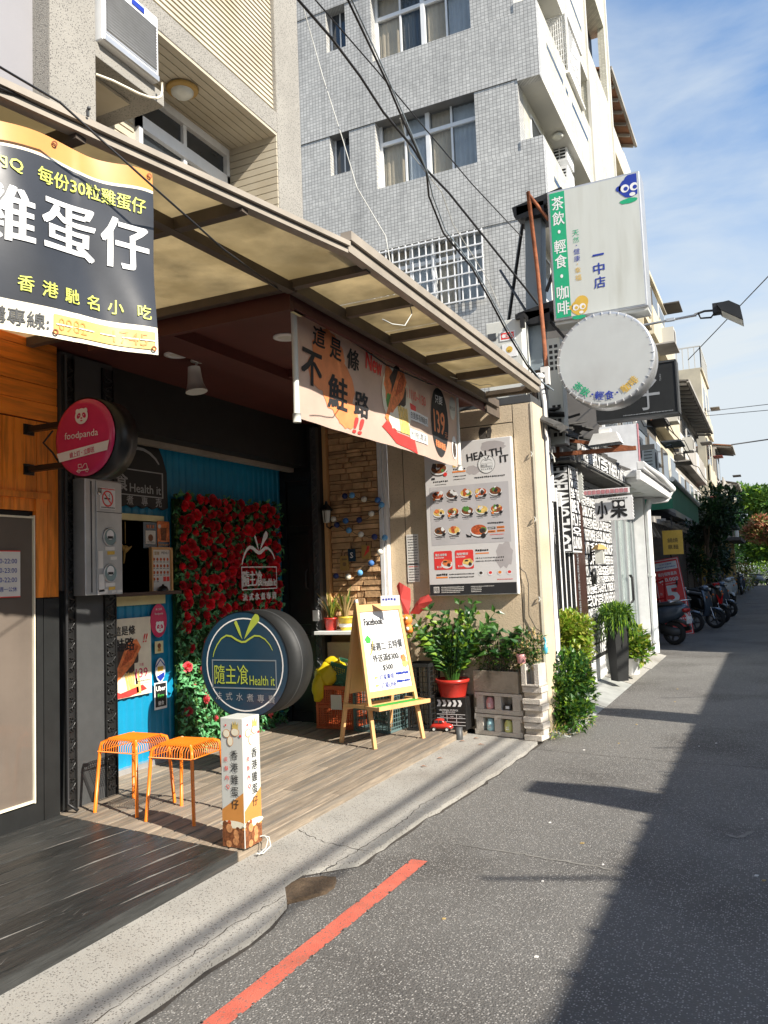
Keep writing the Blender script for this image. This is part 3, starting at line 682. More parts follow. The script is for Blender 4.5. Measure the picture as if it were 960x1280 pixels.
# ================================================================== PILLAR WITH METERS
pl = thing('grey_pillar', 'dark grey pillar with carved black edge strips beside the blue stall', 'pillar', (-4.4, 4.2, 0))
P_ = lambda a, b, n, m, **k: wbox(a, b, n, m, pl, **k)
P_((-4.72, 3.99, .0), (-4.30, 4.46, 3.14), 'shaft', 'grey_paint')
P_((-4.30, 4.085, .056), (-4.292, 4.34, 3.13), 'face_panel', 'grey_paint')
def ornament(y0, y1, z0, z1, parent, name='carved_strip', mth='black_paint'):
    mb = MB().box((-4.30, y0, z0), (-4.288, y1, z1)); mb.box((-4.288, y0, z0), (-4.277, y0 + .009, z1)).box((-4.288, y1 - .009, z0), (-4.277, y1, z1))
    yc = (y0 + y1) / 2; a = (y1 - y0) / 2 - .014; z = z0 + .03; k = 1
    while z < z1 - .06:
        mb.tube([(-4.282, yc + k * a * math.sin(t * .55), z + .018 * t / 1.0 * .5 + .012 * math.cos(t * .55)) for t in range(9)], .006, 5, caps=False)
        mb.tube([(-4.281, yc - k * a * .45 + a * .42 * math.cos(q), z + .03 + a * .42 * math.sin(q)) for q in (0, 1, 2, 3, 4, 5)], .005, 5, caps=False)
        z += .066; k = -k
    return mb.build(name, mth, parent, world=True)
ornament(3.99, 4.08, .057, 3.1, pl); ornament(4.345, 4.455, .057, 3.1, pl)
mc = thing('meter_cabinet', 'grey metal cabinet with two round electricity meters on the dark pillar', 'cabinet', (-4.285, 4.225, 1.46), HALF)
MB().box((-.17, -.12, 0), (.17, -.005, .80)).build('case', 'aluminium', mc, bevel=.006)
MB().box((-.075, -.128, .0), (.165, -.121, .79)).build('door', 'aluminium', mc, bevel=.003)
MB().box((-.075, -.130, .57), (.165, -.1285, .574)).box((-.12, -.125, .02), (-.115, -.1215, .78)).build('seams', 'black', mc)
for z in (.40, .15):
    MB().lathe([(.066, .131), (.066, .138), (.058, .138), (.057, .131)], (.045, 0, z), 26, ax='y').lathe([(.057, .132), (0, .1325)], (.045, 0, z), 20, ax='y', mi=1).disc(.045, z + .015, .034, -.134, 2).rect(.02, .07, z - .012, z + .006, -.1345, 3).build('meter_window', ['aluminium', 'lcd', 'white', 'black'], mc)
t = MB().rect(-.045, .10, .595, .745, -.1295, 0)
P = [(.028 + .048 * math.cos(a / 24 * 2 * math.pi), .668 + .052 * math.sin(a / 24 * 2 * math.pi)) for a in range(25)]
t.ribbon(P, .011, -.1305, 1).ribbon([(-.006, .705), (.062, .632)], .011, -.1306, 1).rect(-.004, .052, .663, .673, -.1303, 2).ribbon([(.045, .68), (.04, .692), (.05, .7)], .004, -.1303, 2)
t.strip_words(-.035, .095, .735, .009, -.1303, 1, 2, .1).strip_words(-.035, .095, .605, .008, -.1303, 2, 3, .1)
t.build('no_smoking_sticker', ['white', 'red', 'black'], mc)
t = MB()
for x0, x1, z0, z1, k in ((.0, .09, .305, .33, 0), (.02, .09, .275, .30, 1), (.0, .09, .055, .08, 0), (.03, .09, .03, .052, 1), (-.065, -.02, .18, .30, 0), (-.06, -.01, .02, .14, 0), (-.07, .02, .002, .035, 0), (.06, .1, .01, .025, 0), (.11, .16, .01, .028, 0), (.05, .11, .24, .262, 0)):
    t.add([(x0, -.1297, z0), (x1, -.1297, z0 + .004), (x1, -.1297, z1 + .003), (x0, -.1297, z1)], [(0, 1, 2, 3)], k)
t.build('labels', ['paper', 'sign_gold'], mc)
MB().lathe([(.012, .13), (.012, .145), (0, .146)], (-.055, 0, .70), 10, ax='y').tube([(-.065, -.14, .71), (-.065, -.14, .735), (-.045, -.14, .735), (-.045, -.14, .71)], .004, 6).build('padlock', 'chrome', mc)

# ================================================================== BLUE STALL IN THE RECESS
st = thing('food_stall_front', 'bright blue corrugated stall front with serving hatch and black header', 'shopfront', (-4.7, 5.5, 0))
S = lambda a, b, n, m, **k: wbox(a, b, n, m, st, **k)
def corrugated(y0, y1, z0, z1, name):
    mb = MB(); y = y0; V = []
    while y < y1:
        for dy, dx in ((0, 0), (.012, .012), (.045, .012), (.057, 0), (.080, 0)):
            if y + dy <= y1: V.append((-4.70 + dx, y + dy))
        y += .088
    V.append((-4.70, y1)); n = len(V)
    mb.add([(x, yy, z0) for x, yy in V] + [(x, yy, z1) for x, yy in V], [(i, i + 1, n + i + 1, n + i) for i in range(n - 1)])
    return mb.build(name, 'teal', st, world=True)
corrugated(4.45, 5.40, .10, 1.40, 'corrugated_panel'); corrugated(4.45, 5.40, 2.07, 2.95, 'corrugated_panel'); corrugated(5.40, 7.3, .10, 2.95, 'corrugated_panel')
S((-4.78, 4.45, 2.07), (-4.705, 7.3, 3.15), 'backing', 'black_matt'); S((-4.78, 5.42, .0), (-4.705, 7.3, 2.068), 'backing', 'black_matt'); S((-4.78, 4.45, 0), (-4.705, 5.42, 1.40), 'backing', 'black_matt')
S((-4.70, 4.46, .056), (-4.64, 7.28, .10), 'skirting', 'aluminium')
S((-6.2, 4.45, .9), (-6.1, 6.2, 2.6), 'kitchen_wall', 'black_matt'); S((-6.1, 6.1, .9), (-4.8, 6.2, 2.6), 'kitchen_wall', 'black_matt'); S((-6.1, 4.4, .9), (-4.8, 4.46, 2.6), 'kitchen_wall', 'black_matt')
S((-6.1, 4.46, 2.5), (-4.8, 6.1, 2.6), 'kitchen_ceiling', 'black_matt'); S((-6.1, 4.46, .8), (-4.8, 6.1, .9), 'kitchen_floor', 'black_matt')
S((-4.82, 4.46, 1.435), (-4.50, 5.44, 1.465), 'counter', 'brown_door', bevel=.003)
S((-4.70, 4.46, 1.36), (-4.66, 5.42, 1.434), 'hatch_trim', 'cream'); S((-4.70, 4.46, 2.05), (-4.66, 5.42, 2.10), 'hatch_trim', 'cream'); S((-4.70, 5.40, 1.466), (-4.665, 5.42, 2.049), 'hatch_trim', 'cream')
S((-4.60, 4.46, 2.70), (-4.34, 7.30, 3.149), 'header', 'black_matt')
S((-4.56, 4.46, 2.655), (-4.50, 7.28, 2.698), 'shutter_rail', 'canopy_frame')
# end wall with the dark door
S((-4.72, 7.30, .0), (-4.20, 7.44, 3.149), 'end_wall', 'black_matt')
S((-4.66, 7.262, .057), (-4.60, 7.30, 2.65), 'door_post', 'black_paint'); S((-4.32, 7.24, .057), (-4.275, 7.30, 2.65), 'door_post', 'black_paint'); S((-4.598, 7.27, 2.56), (-4.322, 7.30, 2.65), 'door_head', 'black_paint')
for z0, z1 in ((.16, .95), (1.05, 2.0), (2.08, 2.5)): S((-4.585, 7.276, z0), (-4.335, 7.299, z1), 'door_panel', 'black_paint', bevel=.008)
oh = MB().tube([(-4.36, 7.262, 1.42), (-4.36, 7.225, 1.44), (-4.36, 7.225, 1.60), (-4.36, 7.262, 1.62)], .009).build('door_handle', 'black_paint', st, world=True)
om = MB()
for i in range(36): om.tube([(-4.235 + .02 * math.sin(t * .7 + i % 2 * 3.1), 7.232, .12 + i * .083 + t * .010) for t in range(9)], .008, 5, caps=False)
om.build('carved_strip', 'grey_paint', st, world=True); S((-4.27, 7.24, .057), (-4.20, 7.299, 3.1), 'strip_board', 'grey_paint')
tag(MB().box((-4.285, 7.215, 1.09), (-4.215, 7.232, 1.20)).build('switch_plate', 'white', bevel=.003), 'white switch plate on the dark strip beside the shelf', 'switch')
# apple logo of the stall
def health_logo(mb, cx, cz, s, y, il, ib, it, i2, wl=.016, bold=.02, thick=0, fill=None, row=True, full='隨主飡'):
    P = lambda a: [(cx + x * s, cz + z * s) for x, z in a]
    arc = [(-.48, .03), (-.46, .10), (-.41, .19), (-.34, .27), (-.26, .31), (-.18, .30), (-.10, .255), (-.02, .225), (.04, .23), (.11, .27), (.18, .305), (.26, .30), (.34, .26), (.41, .19), (.45, .12)]
    if fill is not None: mb.poly(P(arc + [(.5, 0), (.5, -.62), (-.5, -.62), (-.5, 0)]), y + .004, fill)
    mb.ribbon(P(arc), [s * wl * (.6 + 1.2 * math.sin(math.pi * i / 14)) for i in range(15)], y, il)
    mb.poly(P([(-.01, .26), (-.06, .33), (-.13, .47), (-.115, .50), (-.09, .495), (-.045, .40)]), y, il)
    mb.poly(P([(.02, .26), (.06, .36), (.14, .52), (.20, .585), (.24, .58), (.262, .53), (.255, .49), (.15, .39)]), y, il)
    x0, x1, z0, z1, w = -.5, .5, -.37, 0, .016
    for q in ((x0, x1, z1 - w, z1), (x0, x1, z0, z0 + w), (x0, x0 + w, z0 + w, z1 - w), (x1 - w, x1, z0 + w, z1 - w)): mb.rect(cx + q[0] * s, cx + q[1] * s, cz + q[2] * s, cz + q[3] * s, y + .0005, ib)
    mb.text(full, cx - .46 * s, cz - .19 * s, .25 * s, y - .001, it, w=.53 * s, al='l', bold=bold, thick=thick)
    mb.text('Health it', cx + .09 * s, cz - .26 * s, .12 * s, y - .001, it, w=.38 * s, al='l', bold=bold, thick=thick)
    if row:
        for i, ch in enumerate('法式水煮專賣'): mb.text(ch, cx + (-.41 + i * .165) * s, cz - .48 * s, .115 * s, y - .001, i2, w=.115 * s, bold=bold * .7, thick=thick)
    return mb
hs = thing('stall_name_board', 'black apple-shaped name board with grey characters above the serving hatch', 'sign', (-4.66, 4.90, 2.47), HALF)
bd = MB().prism([(-.52, 0), (-.49, .13), (-.42, .24), (-.30, .32), (-.18, .32), (0, .24), (.16, .31), (.30, .32), (.42, .24), (.49, .13), (.54, 0), (.55, -.30)] + [(.55 - i * .0611, -.30 - (.022 if i % 2 else 0)) for i in range(1, 18)] + [(-.52, -.30)], -.02, 0)
bd.build('board', 'black', hs)
t = MB(); health_logo(t, 0.0, -.01, .98, -.0225, 0, 0, 0, 0, wl=.03, bold=.025, row=False)
hs2 = t.build('logo', 'grey_letter', hs); hs2.scale = (1, 1, .60)
t = MB(); [t.text(ch, -.42 + i * .17, -.262, .075, -.0225, 0, bold=.02) for i, ch in enumerate('法式水煮專売')]; t.build('lettering', 'grey_letter', hs)
# things hung by the hatch
tag(MB().tube([(-4.72, 5.02, 2.04), (-4.72, 5.02, 1.86)], .004).sphere((-4.72, 5.02, 1.82), .028).tube([(-4.72, 4.97, 1.85), (-4.72, 5.02, 1.80), (-4.72, 5.09, 1.84)], [.012, .02, .006]).tube([(-4.72, 5.01, 1.80), (-4.72, 5.0, 1.70)], [.010, .006], mi=0).build('hanging_charm', 'gold_wood'), 'small hanging charm dangling in the serving hatch', 'ornament')
bl_ = thing('service_bell', 'black service bell on the right end of the hatch counter', 'bell', (-4.58, 5.30, 1.466))
MB().lathe([(.045, 0), (.045, .01), (.03, .035), (.008, .045), (.008, .055), (0, .056)], n=18).build('dome', 'black_paint', bl_)
def flyer(name, label, cat, x, y, z, w, h, rz, cols):
    o = thing(name, label, cat, (x, y, z), rz); t = MB().box((-w / 2, -.004, -h / 2), (w / 2, 0, h / 2)); t.build('sheet', cols[0], o); return o
f1 = flyer('flyer', 'small white and dark flyer left of the red one above the framed menu', 'flyer', -4.66, 5.245, 1.93, .17, .22, HALF, ['navy'])
MB().rect(-.06, .06, -.07, .04, -.005, 0).text('隨主飡', 0, .075, .03, -.006, 1, bold=.02).disc(0, -.02, .03, -.0055, 2).strip_words(-.05, .05, -.055, .01, -.006, 3, 4).build('print', ['paper', 'salmon', 'food_brown', 'ink'], f1)
f2 = flyer('flyer', 'orange-red flyer with a drink picture above the framed menu', 'flyer', -4.655, 5.40, 1.94, .15, .23, HALF, ['salmon'])
MB().rect(-.07, .07, -.105, -.06, -.005, 0).poly([(-.03, -.05), (.03, -.05), (.04, .06), (-.04, .06)], -.005, 1).disc(-.05, .07, .018, -.005, 2).strip_words(-.07, .07, -.085, .015, -.0055, 3, 5).build('print', ['navy', 'food_brown', 'paper', 'banner_orange'], f2)
fm = thing('framed_menu', 'wood framed menu board with dish pictures beside the serving hatch', 'menu board', (-4.64, 5.335, 1.64), HALF)
fr = MB()
for a, b in (((-.13, -.03, -.19), (-.112, 0, .19)), ((.112, -.03, -.19), (.13, 0, .19)), ((-.112, -.03, .172), (.112, 0, .19)), ((-.112, -.03, -.19), (.112, 0, -.172))): fr.box(a, b)
fr.build('frame', 'easel_wood', fm)
t = MB().rect(-.112, .112, -.172, .172, -.012, 0).text('菜單', -.05, .14, .03, -.013, 1, bold=.03).text('MENU', .05, .145, .022, -.013, 4)
for r in range(4):
    for c in range(5):
        x, z = -.085 + c * .042, .09 - r * .055
        if r == 3 and c > 1: t.rect(x - .017, x + .02, z - .02, z + .02, -.013, 2) if c > 2 else None
        else: t.disc(x, z, .014, -.013, 3, 10).strip_words(x - .015, x + .015, z - .022, .007, -.013, 4, r * 7 + c, .1)
t.build('print', ['paper', 'gold_wood', 'red', 'food_red', 'ink'], fm)
# chicken poster below the hatch
def chicken(t, cx, cz, s, y, k=0):
    """leg of roast meat over vegetables: salmon 0+k brown, yellow, green, white, dark"""
    t.disc(cx, cz, .5 * s, y, 5 + k, 30, rz=.42 * s)
    t.blob(cx - .22 * s, cz + .12 * s, .2 * s, y - .0005, 0 + k, seed=1, rz=.26 * s); t.blob(cx - .27 * s, cz - .08 * s, .12 * s, y - .0007, 3 + k, seed=2)
    t.blob(cx + .05 * s, cz + .16 * s, .26 * s, y - .0010, 4 + k, seed=3)
    t.poly([(cx - .42 * s, cz - .30 * s), (cx - .34 * s, cz - .36 * s), (cx - .12 * s, cz - .16 * s), (cx + .18 * s, cz + .06 * s), (cx + .36 * s, cz + .30 * s), (cx + .26 * s, cz + .44 * s), (cx + .05 * s, cz + .40 * s), (cx - .12 * s, cz + .10 * s), (cx - .30 * s, cz - .18 * s)], y - .0016, 0 + k)
    t.poly([(cx - .10 * s, cz + .02 * s), (cx + .16 * s, cz + .14 * s), (cx + .30 * s, cz + .32 * s), (cx + .20 * s, cz + .38 * s), (cx + .04 * s, cz + .26 * s)], y - .0020, 1 + k)
    t.blob(cx - .10 * s, cz - .30 * s, .2 * s, y - .0021, 5 + k, seed=4, rz=.12 * s)
    for i in range(6): t.poly([(cx + (.05 + i * .05) * s, cz - .42 * s), (cx + (.10 + i * .05) * s, cz - .43 * s), (cx + (.02 + i * .055) * s, cz - .08 * s + .02 * s * (i % 2)), (cx + (-.02 + i * .055) * s, cz - .09 * s)], y - .0024 - i * .0001, 2 + k)
CM = ['salmon', 'food_red', 'food_yellow', 'food_green', 'food_dark', 'banner_white']
cp = thing('chicken_poster', 'food poster with a chicken leg and price 139 below the serving hatch', 'poster', (-4.665, 4.875, .93), HALF)
MB().box((-.36, -.006, -.29), (.36, 0, .33)).build('sheet', 'banner_white', cp)
t = MB(); chicken(t, .06, -.06, .50, -.008)
t.text('這是條', .06, .235, .075, -.009, 6, bold=.03).text('不鮭路', .0, .125, .105, -.0105, 6, bold=.04).text('!!', .29, .16, .07, -.0105, 7, shear=.3, bold=.03).text('New', -.20, .27, .05, -.009, 7, rot=.3, bold=.03)
t.rect(.16, .35, -.20, -.03, -.0108, 5).text('139', .24, -.115, .075, -.0118, 8, bold=.01).text('只要', .24, -.05, .022, -.0118, 8).strip_words(.18, .33, -.18, .012, -.0118, 6, 8)
t.poly([(-.33, -.25), (-.1, -.21), (.1, -.285), (-.3, -.285)], -.0108, 7).poly([(.0, -.25), (.25, -.21), (.3, -.25), (.1, -.285)], -.0108, 7)
t.build('print', CM + ['ink', 'red', 'magenta'], cp)
def small_sign(nm, lb, cat, y, z, w, h, base): o = thing(nm, lb, cat, (-4.66, y, z), HALF); MB().box((-w / 2, -.004, -h / 2), (w / 2, 0, h / 2)).build('plate', base, o); return o
ps = thing('delivery_sticker', 'magenta round-topped delivery sticker with white animal face on the blue wall', 'sticker', (-4.66, 5.33, 1.22), HALF)
MB().prism([(.10 * math.cos(a / 20 * 2 * math.pi), .14 * math.sin(a / 20 * 2 * math.pi)) for a in range(20)], -.004, 0).build('plate', 'magenta', ps)
def panda(t, x, z, s, y, iw=0, ib=1):
    t.disc(x - .62 * s, z + .62 * s, .3 * s, y, iw, 16).disc(x + .62 * s, z + .62 * s, .3 * s, y, iw, 16).disc(x, z, s, y - .0004, iw, 28, rz=.92 * s)
    t.disc(x - .42 * s, z + .08 * s, .26 * s, y - .0010, ib, 16, rz=.36 * s, rot=-.6).disc(x + .42 * s, z + .08 * s, .26 * s, y - .0010, ib, 16, rz=.36 * s, rot=.6)
    t.disc(x, z - .22 * s, .16 * s, y - .0010, ib, 12, rz=.09 * s).disc(x - .36 * s, z + .12 * s, .07 * s, y - .0014, iw, 8).disc(x + .36 * s, z + .12 * s, .07 * s, y - .0014, iw, 8).disc(x, z - .52 * s, .2 * s, y - .0010, ib, 12, rz=.08 * s)
t = MB(); panda(t, .01, -.055, .052, -.006); t.text('foodpanda', 0, .055, .022, -.006, 0, bold=.02).text('線上點餐', 0, .095, .018, -.006, 0).build('print', ['white', 'magenta'], ps)
s2 = small_sign('payment_sticker', 'small cream sticker with a brown figure, second from top on the blue wall', 'sticker', 5.33, 1.00, .10, .10, 'cream'); MB().disc(.0, .01, .022, -.005, 0, 12).rect(-.02, .02, -.035, -.01, -.005, 1).build('print', ['food_brown', 'gold_wood'], s2)
s3 = thing('payment_sticker', 'blue and white oval sticker between the cream and the black stickers', 'sticker', (-4.66, 5.34, .81), HALF)
MB().prism([(.06 * math.cos(a / 16 * 2 * math.pi), .10 * math.sin(a / 16 * 2 * math.pi)) for a in range(16)], -.004, 0).build('plate', 'white', s3); MB().poly([(-.05, -.05), (.05, -.02), (.045, -.06), (0, -.095)], -.005, 0).ribbon([(-.055, .03), (0, .085), (.055, .03)], .012, -.005, 0).rect(-.035, .035, -.01, .03, -.005, 1).build('print', ['sign_blue', 'sign_gold'], s3)
s4 = small_sign('delivery_sticker', 'black sticker with white and green lettering at the lowest right of the chicken poster', 'sticker', 5.34, .60, .15, .22, 'white')
MB().rect(-.065, .065, -.09, .10, -.005, 0).text('Uber', 0, .06, .04, -.006, 1, bold=.04).text('Eats', 0, .0, .035, -.006, 2, bold=.04).text('優食', 0, -.06, .035, -.006, 1, bold=.02).build('print', ['black', 'white', 'turf_green'], s4)

# ------------------------------------------------------------------ rose wall
rw = thing('rose_wall', 'artificial hedge panel, packed with red roses above and green leaves below', 'artificial hedge', (-4.675, 5.50, .09), HALF)
RW, RH = 1.63, 2.20
MB().box((.03, -.03, .02), (RW - .03, 0, RH - .03)).build('backing', 'leaf_deep', rw)
g = random.Random(11)
def rose_mesh(seed):
    q = random.Random(seed); mb = MB()
    for ring, (n, r, h, r0) in enumerate(((5, .048, .028, .016), (5, .037, .040, .012), (4, .025, .047, .008), (3, .013, .050, .003))):
        for k in range(n):
            a0 = 2 * math.pi * k / n + ring * .7 + q.uniform(-.15, .15); sp_ = 2 * math.pi / n * 1.12; V = []
            for j in range(3):
                t = j / 2; rr = r0 + (r - r0) * (t ** .7) * q.uniform(.92, 1.08); yy = -.004 - h * (t ** .8) + (.006 if j == 2 and ring < 2 else 0)
                for i in range(4):
                    a = a0 + sp_ * (i / 3 - .5) * (1 - .12 * j); k2 = rr * (1 - (.04 if i in (0, 3) else 0))
                    V.append((k2 * math.cos(a), yy + (.006 if i in (0, 3) and j == 2 else 0), k2 * math.sin(a)))
            mb.add(V, [(j * 4 + i, j * 4 + i + 1, j * 4 + i + 5, j * 4 + i + 4) for j in range(2) for i in range(3)], 0, True)
    me = mb.build('rose', 'rose', None); d = me.data; MW.pop(me); bpy.data.objects.remove(me); return d
RM = [rose_mesh(i) for i in range(4)]
RP = [m.copy() for m in RM]
for m in RP: m.materials[0] = M['rose_pink']
rp_ = []
def put_rose(x, z, s, meshes):
    o = bpy.data.objects.new('rose', g.choice(meshes)); COL.objects.link(o); o.parent = rw
    o.location = (x, -.05 - g.uniform(0, .045), z); o.rotation_euler = (g.uniform(-.65, .65) - .1, g.uniform(0, 6.28), g.uniform(-.65, .65)); o.scale = (s,) * 3; rp_.append((x, z))
def free(x, z, d): return all((x - a) ** 2 + (z - b) ** 2 > d * d for a, b in rp_)
n = 0
for _ in range(6000):
    x, z = g.uniform(.03, RW - .03), g.uniform(1.02, RH - .02)
    if free(x, z, .080): put_rose(x, z, g.uniform(.82, 1.28), RM); n += 1
    if n > 205: break
n = 0
for _ in range(3000):
    x, z = g.uniform(.05, RW - .04), g.uniform(.05, 1.0)
    if free(x, z, .15 + (1 - z) * .06): put_rose(x, z, g.uniform(.75, 1.05), RP if z < .85 else RM); n += 1
    if n > 36: break
lf = MB()
for _ in range(5200):
    x = g.uniform(-.02, RW + .03); z = g.uniform(-.02, RH + .02)
    if z > 1.05 and g.random() < .25: continue
    d = (g.uniform(-1, 1), -g.uniform(.1, .9), g.uniform(-1, .8)); leaf(lf, (x, -.04 - g.uniform(0, .035), z), d, (g.uniform(-.4, .4), -1, g.uniform(0, .8)), g.uniform(.045, .085), g.uniform(.025, .042), g.choice((0, 0, 0, 1, 1, 2)), .25)
lf.build('leaves', ['leaf_fake', 'leaf_deep', 'leaf_far'], rw, stuff=True)
yb = MB().sphere((.78, -.10, 1.02), .045, 10, 6).sphere((.95, -.10, 1.10), .03, 8, 5)
yb.build('yellow_bloom', 'banner_yellow', rw)
rl_ = thing('stall_logo_sign', 'white cut-out apple logo with characters hung on the red roses', 'sign', (-4.52, 6.60, 1.66), HALF)
t = MB(); health_logo(t, 0, 0, .60, -.02, 0, 0, 0, 0, wl=.035, bold=.035, thick=.012); t.build('cut_out_logo', 'white', rl_)

# ------------------------------------------------------------------ stone wall niche
sn = thing('stone_veneer_wall', 'narrow wall of split brown stones strung with felt balls', 'wall', (-3.9, 7.45, 0))
MB().box((-4.22, 7.44, .0), (-3.56, 7.60, 3.149)).build('backing', 'stone_back', sn, world=True)
g = random.Random(5); z = 1.02
stm = {}
while z < 3.12:
    h = g.choice((.035, .045, .055, .07)); x = -4.15
    while x < -3.585:
        wd = min(g.uniform(.08, .28), -3.58 - x)
        if -3.58 - (x + wd) < .05: wd = -3.58 - x
        d = g.uniform(.018, .05); mb = MB(); e = .004
        j = [g.uniform(-.006, .006) for _ in range(8)]
        V = [(x + .002, 7.441, z + .002), (x + wd - .002, 7.441, z + .002), (x + wd - .002, 7.441, z + h - .002), (x + .002, 7.441, z + h - .002)]
        W_ = [(x + .003 + e, 7.44 - d + j[0], z + .004), (x + wd / 2, 7.44 - d + j[4], z + .003), (x + wd - .003 - e, 7.44 - d + j[1], z + .004), (x + wd - .004 - e, 7.44 - d * .85 + j[2], z + h - .006), (x + wd / 2 + j[6], 7.44 - d * .9 + j[5], z + h - .004), (x + .004 + e, 7.44 - d * .85 + j[3], z + h - .006)]
        mb.add(V + W_, [(4, 5, 8, 9), (5, 6, 7, 8), (0, 1, 6, 5), (0, 5, 4), (1, 2, 7, 6), (2, 3, 9, 8), (2, 8, 7), (3, 0, 4, 9)]).build('stone', 'stone', sn, world=True)
        x += wd
    z += h
MB().box((-4.215, 7.37, 1.0), (-4.16, 7.44, 3.14)).build('side_trim', 'easel_wood', sn, world=True)
MB().box((-3.575, 7.40, .06), (-3.535, 7.50, 3.14)).build('corner_trim', 'white', sn, world=True)
MB().box((-3.53, 7.42, .06), (-3.505, 7.50, 3.14)).build('corner_trim', 'paper', sn, world=True)
MB().box((-4.20, 7.35, .06), (-3.58, 7.438, .86)).build('lower_wall', 'pier_stucco', sn, world=True)
sh = tag(MB().box((-4.22, 7.12, .955), (-3.60, 7.44, .99)).build('wall_shelf', 'white', bevel=.004), 'white wall shelf under the brown stone wall', 'shelf')
wl = thing('wall_lantern', 'black carriage lantern on the left edge of the brown stone wall', 'lantern', (-4.13, 7.30, 2.10))
MB().lathe([(.012, .22), (.02, .19), (.075, .13), (.07, .12)], n=6, smooth=False).build('roof', 'black_paint', wl)
MB().lathe([(.05, .12), (.038, 0), (.0, -.01)], n=6, smooth=False).build('glass', 'lamp_glass', wl)
MB().tube([(0, .13, -.03), (0, .06, -.06), (0, 0, -.045), (0, 0, -.01)], .008).tube([(.05, 0, .12), (.036, 0, 0)], .005, 5).tube([(-.05, 0, .12), (-.036, 0, 0)], .005, 5).tube([(0, -.05, .12), (0, -.036, 0)], .005, 5).box((-.02, .125, -.06), (.02, .14, .06)).build('bracket', 'black_paint', wl)
# felt balls on a string
balls = [(431, 620, 'ball_navy'), (440, 619, 'ball_light'), (455, 624, 'ball_white'), (472, 625, 'ball_blue'), (477, 631, 'ball_light'), (464, 642, 'ball_white'), (449, 650, 'ball_navy'), (432, 651, 'ball_blue'), (417, 649, 'ball_white'), (421, 656, 'ball_navy'), (436, 663, 'ball_light'), (451, 668, 'ball_white'), (468, 671, 'ball_navy'), (481, 672, 'ball_light'), (475, 690, 'ball_white'), (464, 704, 'ball_blue'), (450, 716, 'ball_light'), (435, 721, 'ball_white'), (420, 720, 'ball_navy')]
gs = thing('ball_garland', 'garland of blue and white felt balls zigzagging over the stone wall', 'garland', (-3.9, 7.35, 2.0))
pp = [at_y(x, y, 7.35) for x, y, _ in balls]
for p, (_, _, m) in zip(pp, balls): MB().sphere(p, .031, 12, 8).build('felt_ball', m, gs, world=True)
q = []
for a, b in zip(pp, pp[1:]): q += [a + Vector((0, .035, 0)), (a + b) / 2 + Vector((0, .035, -.02))]
MB().tube(q + [pp[-1] + Vector((0, .035, 0))], .003, 5).build('string', 'cable', gs, world=True)
for (px, py_, w_, h_, m1, m2, lb) in ((431, 704, .10, .15, 'gold_wood', 'stone_back', 'little tan wooden plaque with dark marks, lowest on the stone wall'), (440, 694, .085, .13, 'navy', 'white', 'little dark blue plaque with a white letter S on the stone wall'), (458, 690, .10, .14, 'gold_wood', 'red', 'little picture card with a red figure tilted on the stone wall')):
    p = at_y(px, py_, 7.38); o = thing('wall_plaque', lb, 'plaque', p); MB().box((-w_ / 2, -.008, -h_ / 2), (w_ / 2, 0, h_ / 2)).build('board', m1, o); MB().tube([(0, 0, h_ / 2), (0, .005, h_ / 2 + .03)], .003, 5).build('hook', 'cable', o)
    t = MB()
    if 'letter' in lb: t.text('S', 0, 0, .06, -.009, 0, bold=.02)
    elif 'figure' in lb: t.poly([(-.03, -.05), (.04, .01), (.02, .05), (-.01, .0)], -.009, 0).disc(.025, .045, .016, -.009, 0)
    else: t.disc(0, -.01, .022, -.009, 0, 12).rect(-.03, .03, .03, .05, -.009, 0)
    t.build('print', m2, o)

# ------------------------------------------------------------------ cream stucco pier
pr_ = thing('stucco_pier', 'cream stucco pier with black expansion joints carrying the menu board', 'wall', (-2.7, 7.6, 0))
PB = lambda a, b, n='panel', m='pier_stucco', **k: wbox(a, b, n, m, pr_, **k)
PB((-3.50, 7.51, 0), (-1.97, 7.86, 3.125), 'core', 'black_matt')
PB((-3.50, 7.495, .02), (-3.335, 7.51, 2.99)); PB((-3.325, 7.495, .02), (-2.16, 7.51, 2.945)); PB((-2.15, 7.495, .02), (-1.955, 7.51, 3.12)); PB((-3.50, 7.495, 2.955), (-2.16, 7.51, 3.12))
PB((-1.97, 7.51, .02), (-1.953, 7.86, 3.12)); PB((-1.975, 7.488, .02), (-1.951, 7.494, 3.12), 'corner_bead', 'banner_white')
PB((-3.5, 7.50, 3.128), (-1.97, 7.88, 3.20), 'coping', 'grey_paint'); PB((-2.3, 7.1, 3.0), (-2.28, 7.5, 3.12), 'bracket', 'canopy_beam')
st2 = MB()
for (x, z0, z1, w_, sd_) in ((-2.46, 2.40, 2.93, .05, 1), (-2.40, 2.70, 2.93, .035, 2)):
    q = random.Random(sd_); n = 12; Lp = [(x - w_ * q.uniform(.5, 1) * (1 - .4 * i / n), z1 + (z0 - z1) * i / n) for i in range(n + 1)]; Rp = [(x + w_ * q.uniform(.5, 1) * (1 - .4 * i / n), z1 + (z0 - z1) * i / n) for i in range(n + 1)]
    st2.poly(Lp + Rp[::-1], 7.4935)
st2.build('damp_stain', 'grime', pr_, world=True)
for y in (2.62, 2.0, 1.25): MB().tube([(-1.99, 7.485, y + .02), (-1.975, 7.47, y), (-1.99, 7.485, y - .02)], .006, 5).build('clip', 'cable_white', pr_, world=True)
tag(MB().tube([(-2.16, 7.485, 1.55), (-2.10, 7.475, 1.50), (-2.08, 7.478, 1.40), (-2.09, 7.478, 1.1), (-2.03, 7.478, .98), (-1.99, 7.482, .95)], .004, 5).build('wall_wire', 'cable'), 'thin black wire looping down the stucco beside the menu board', 'wire')
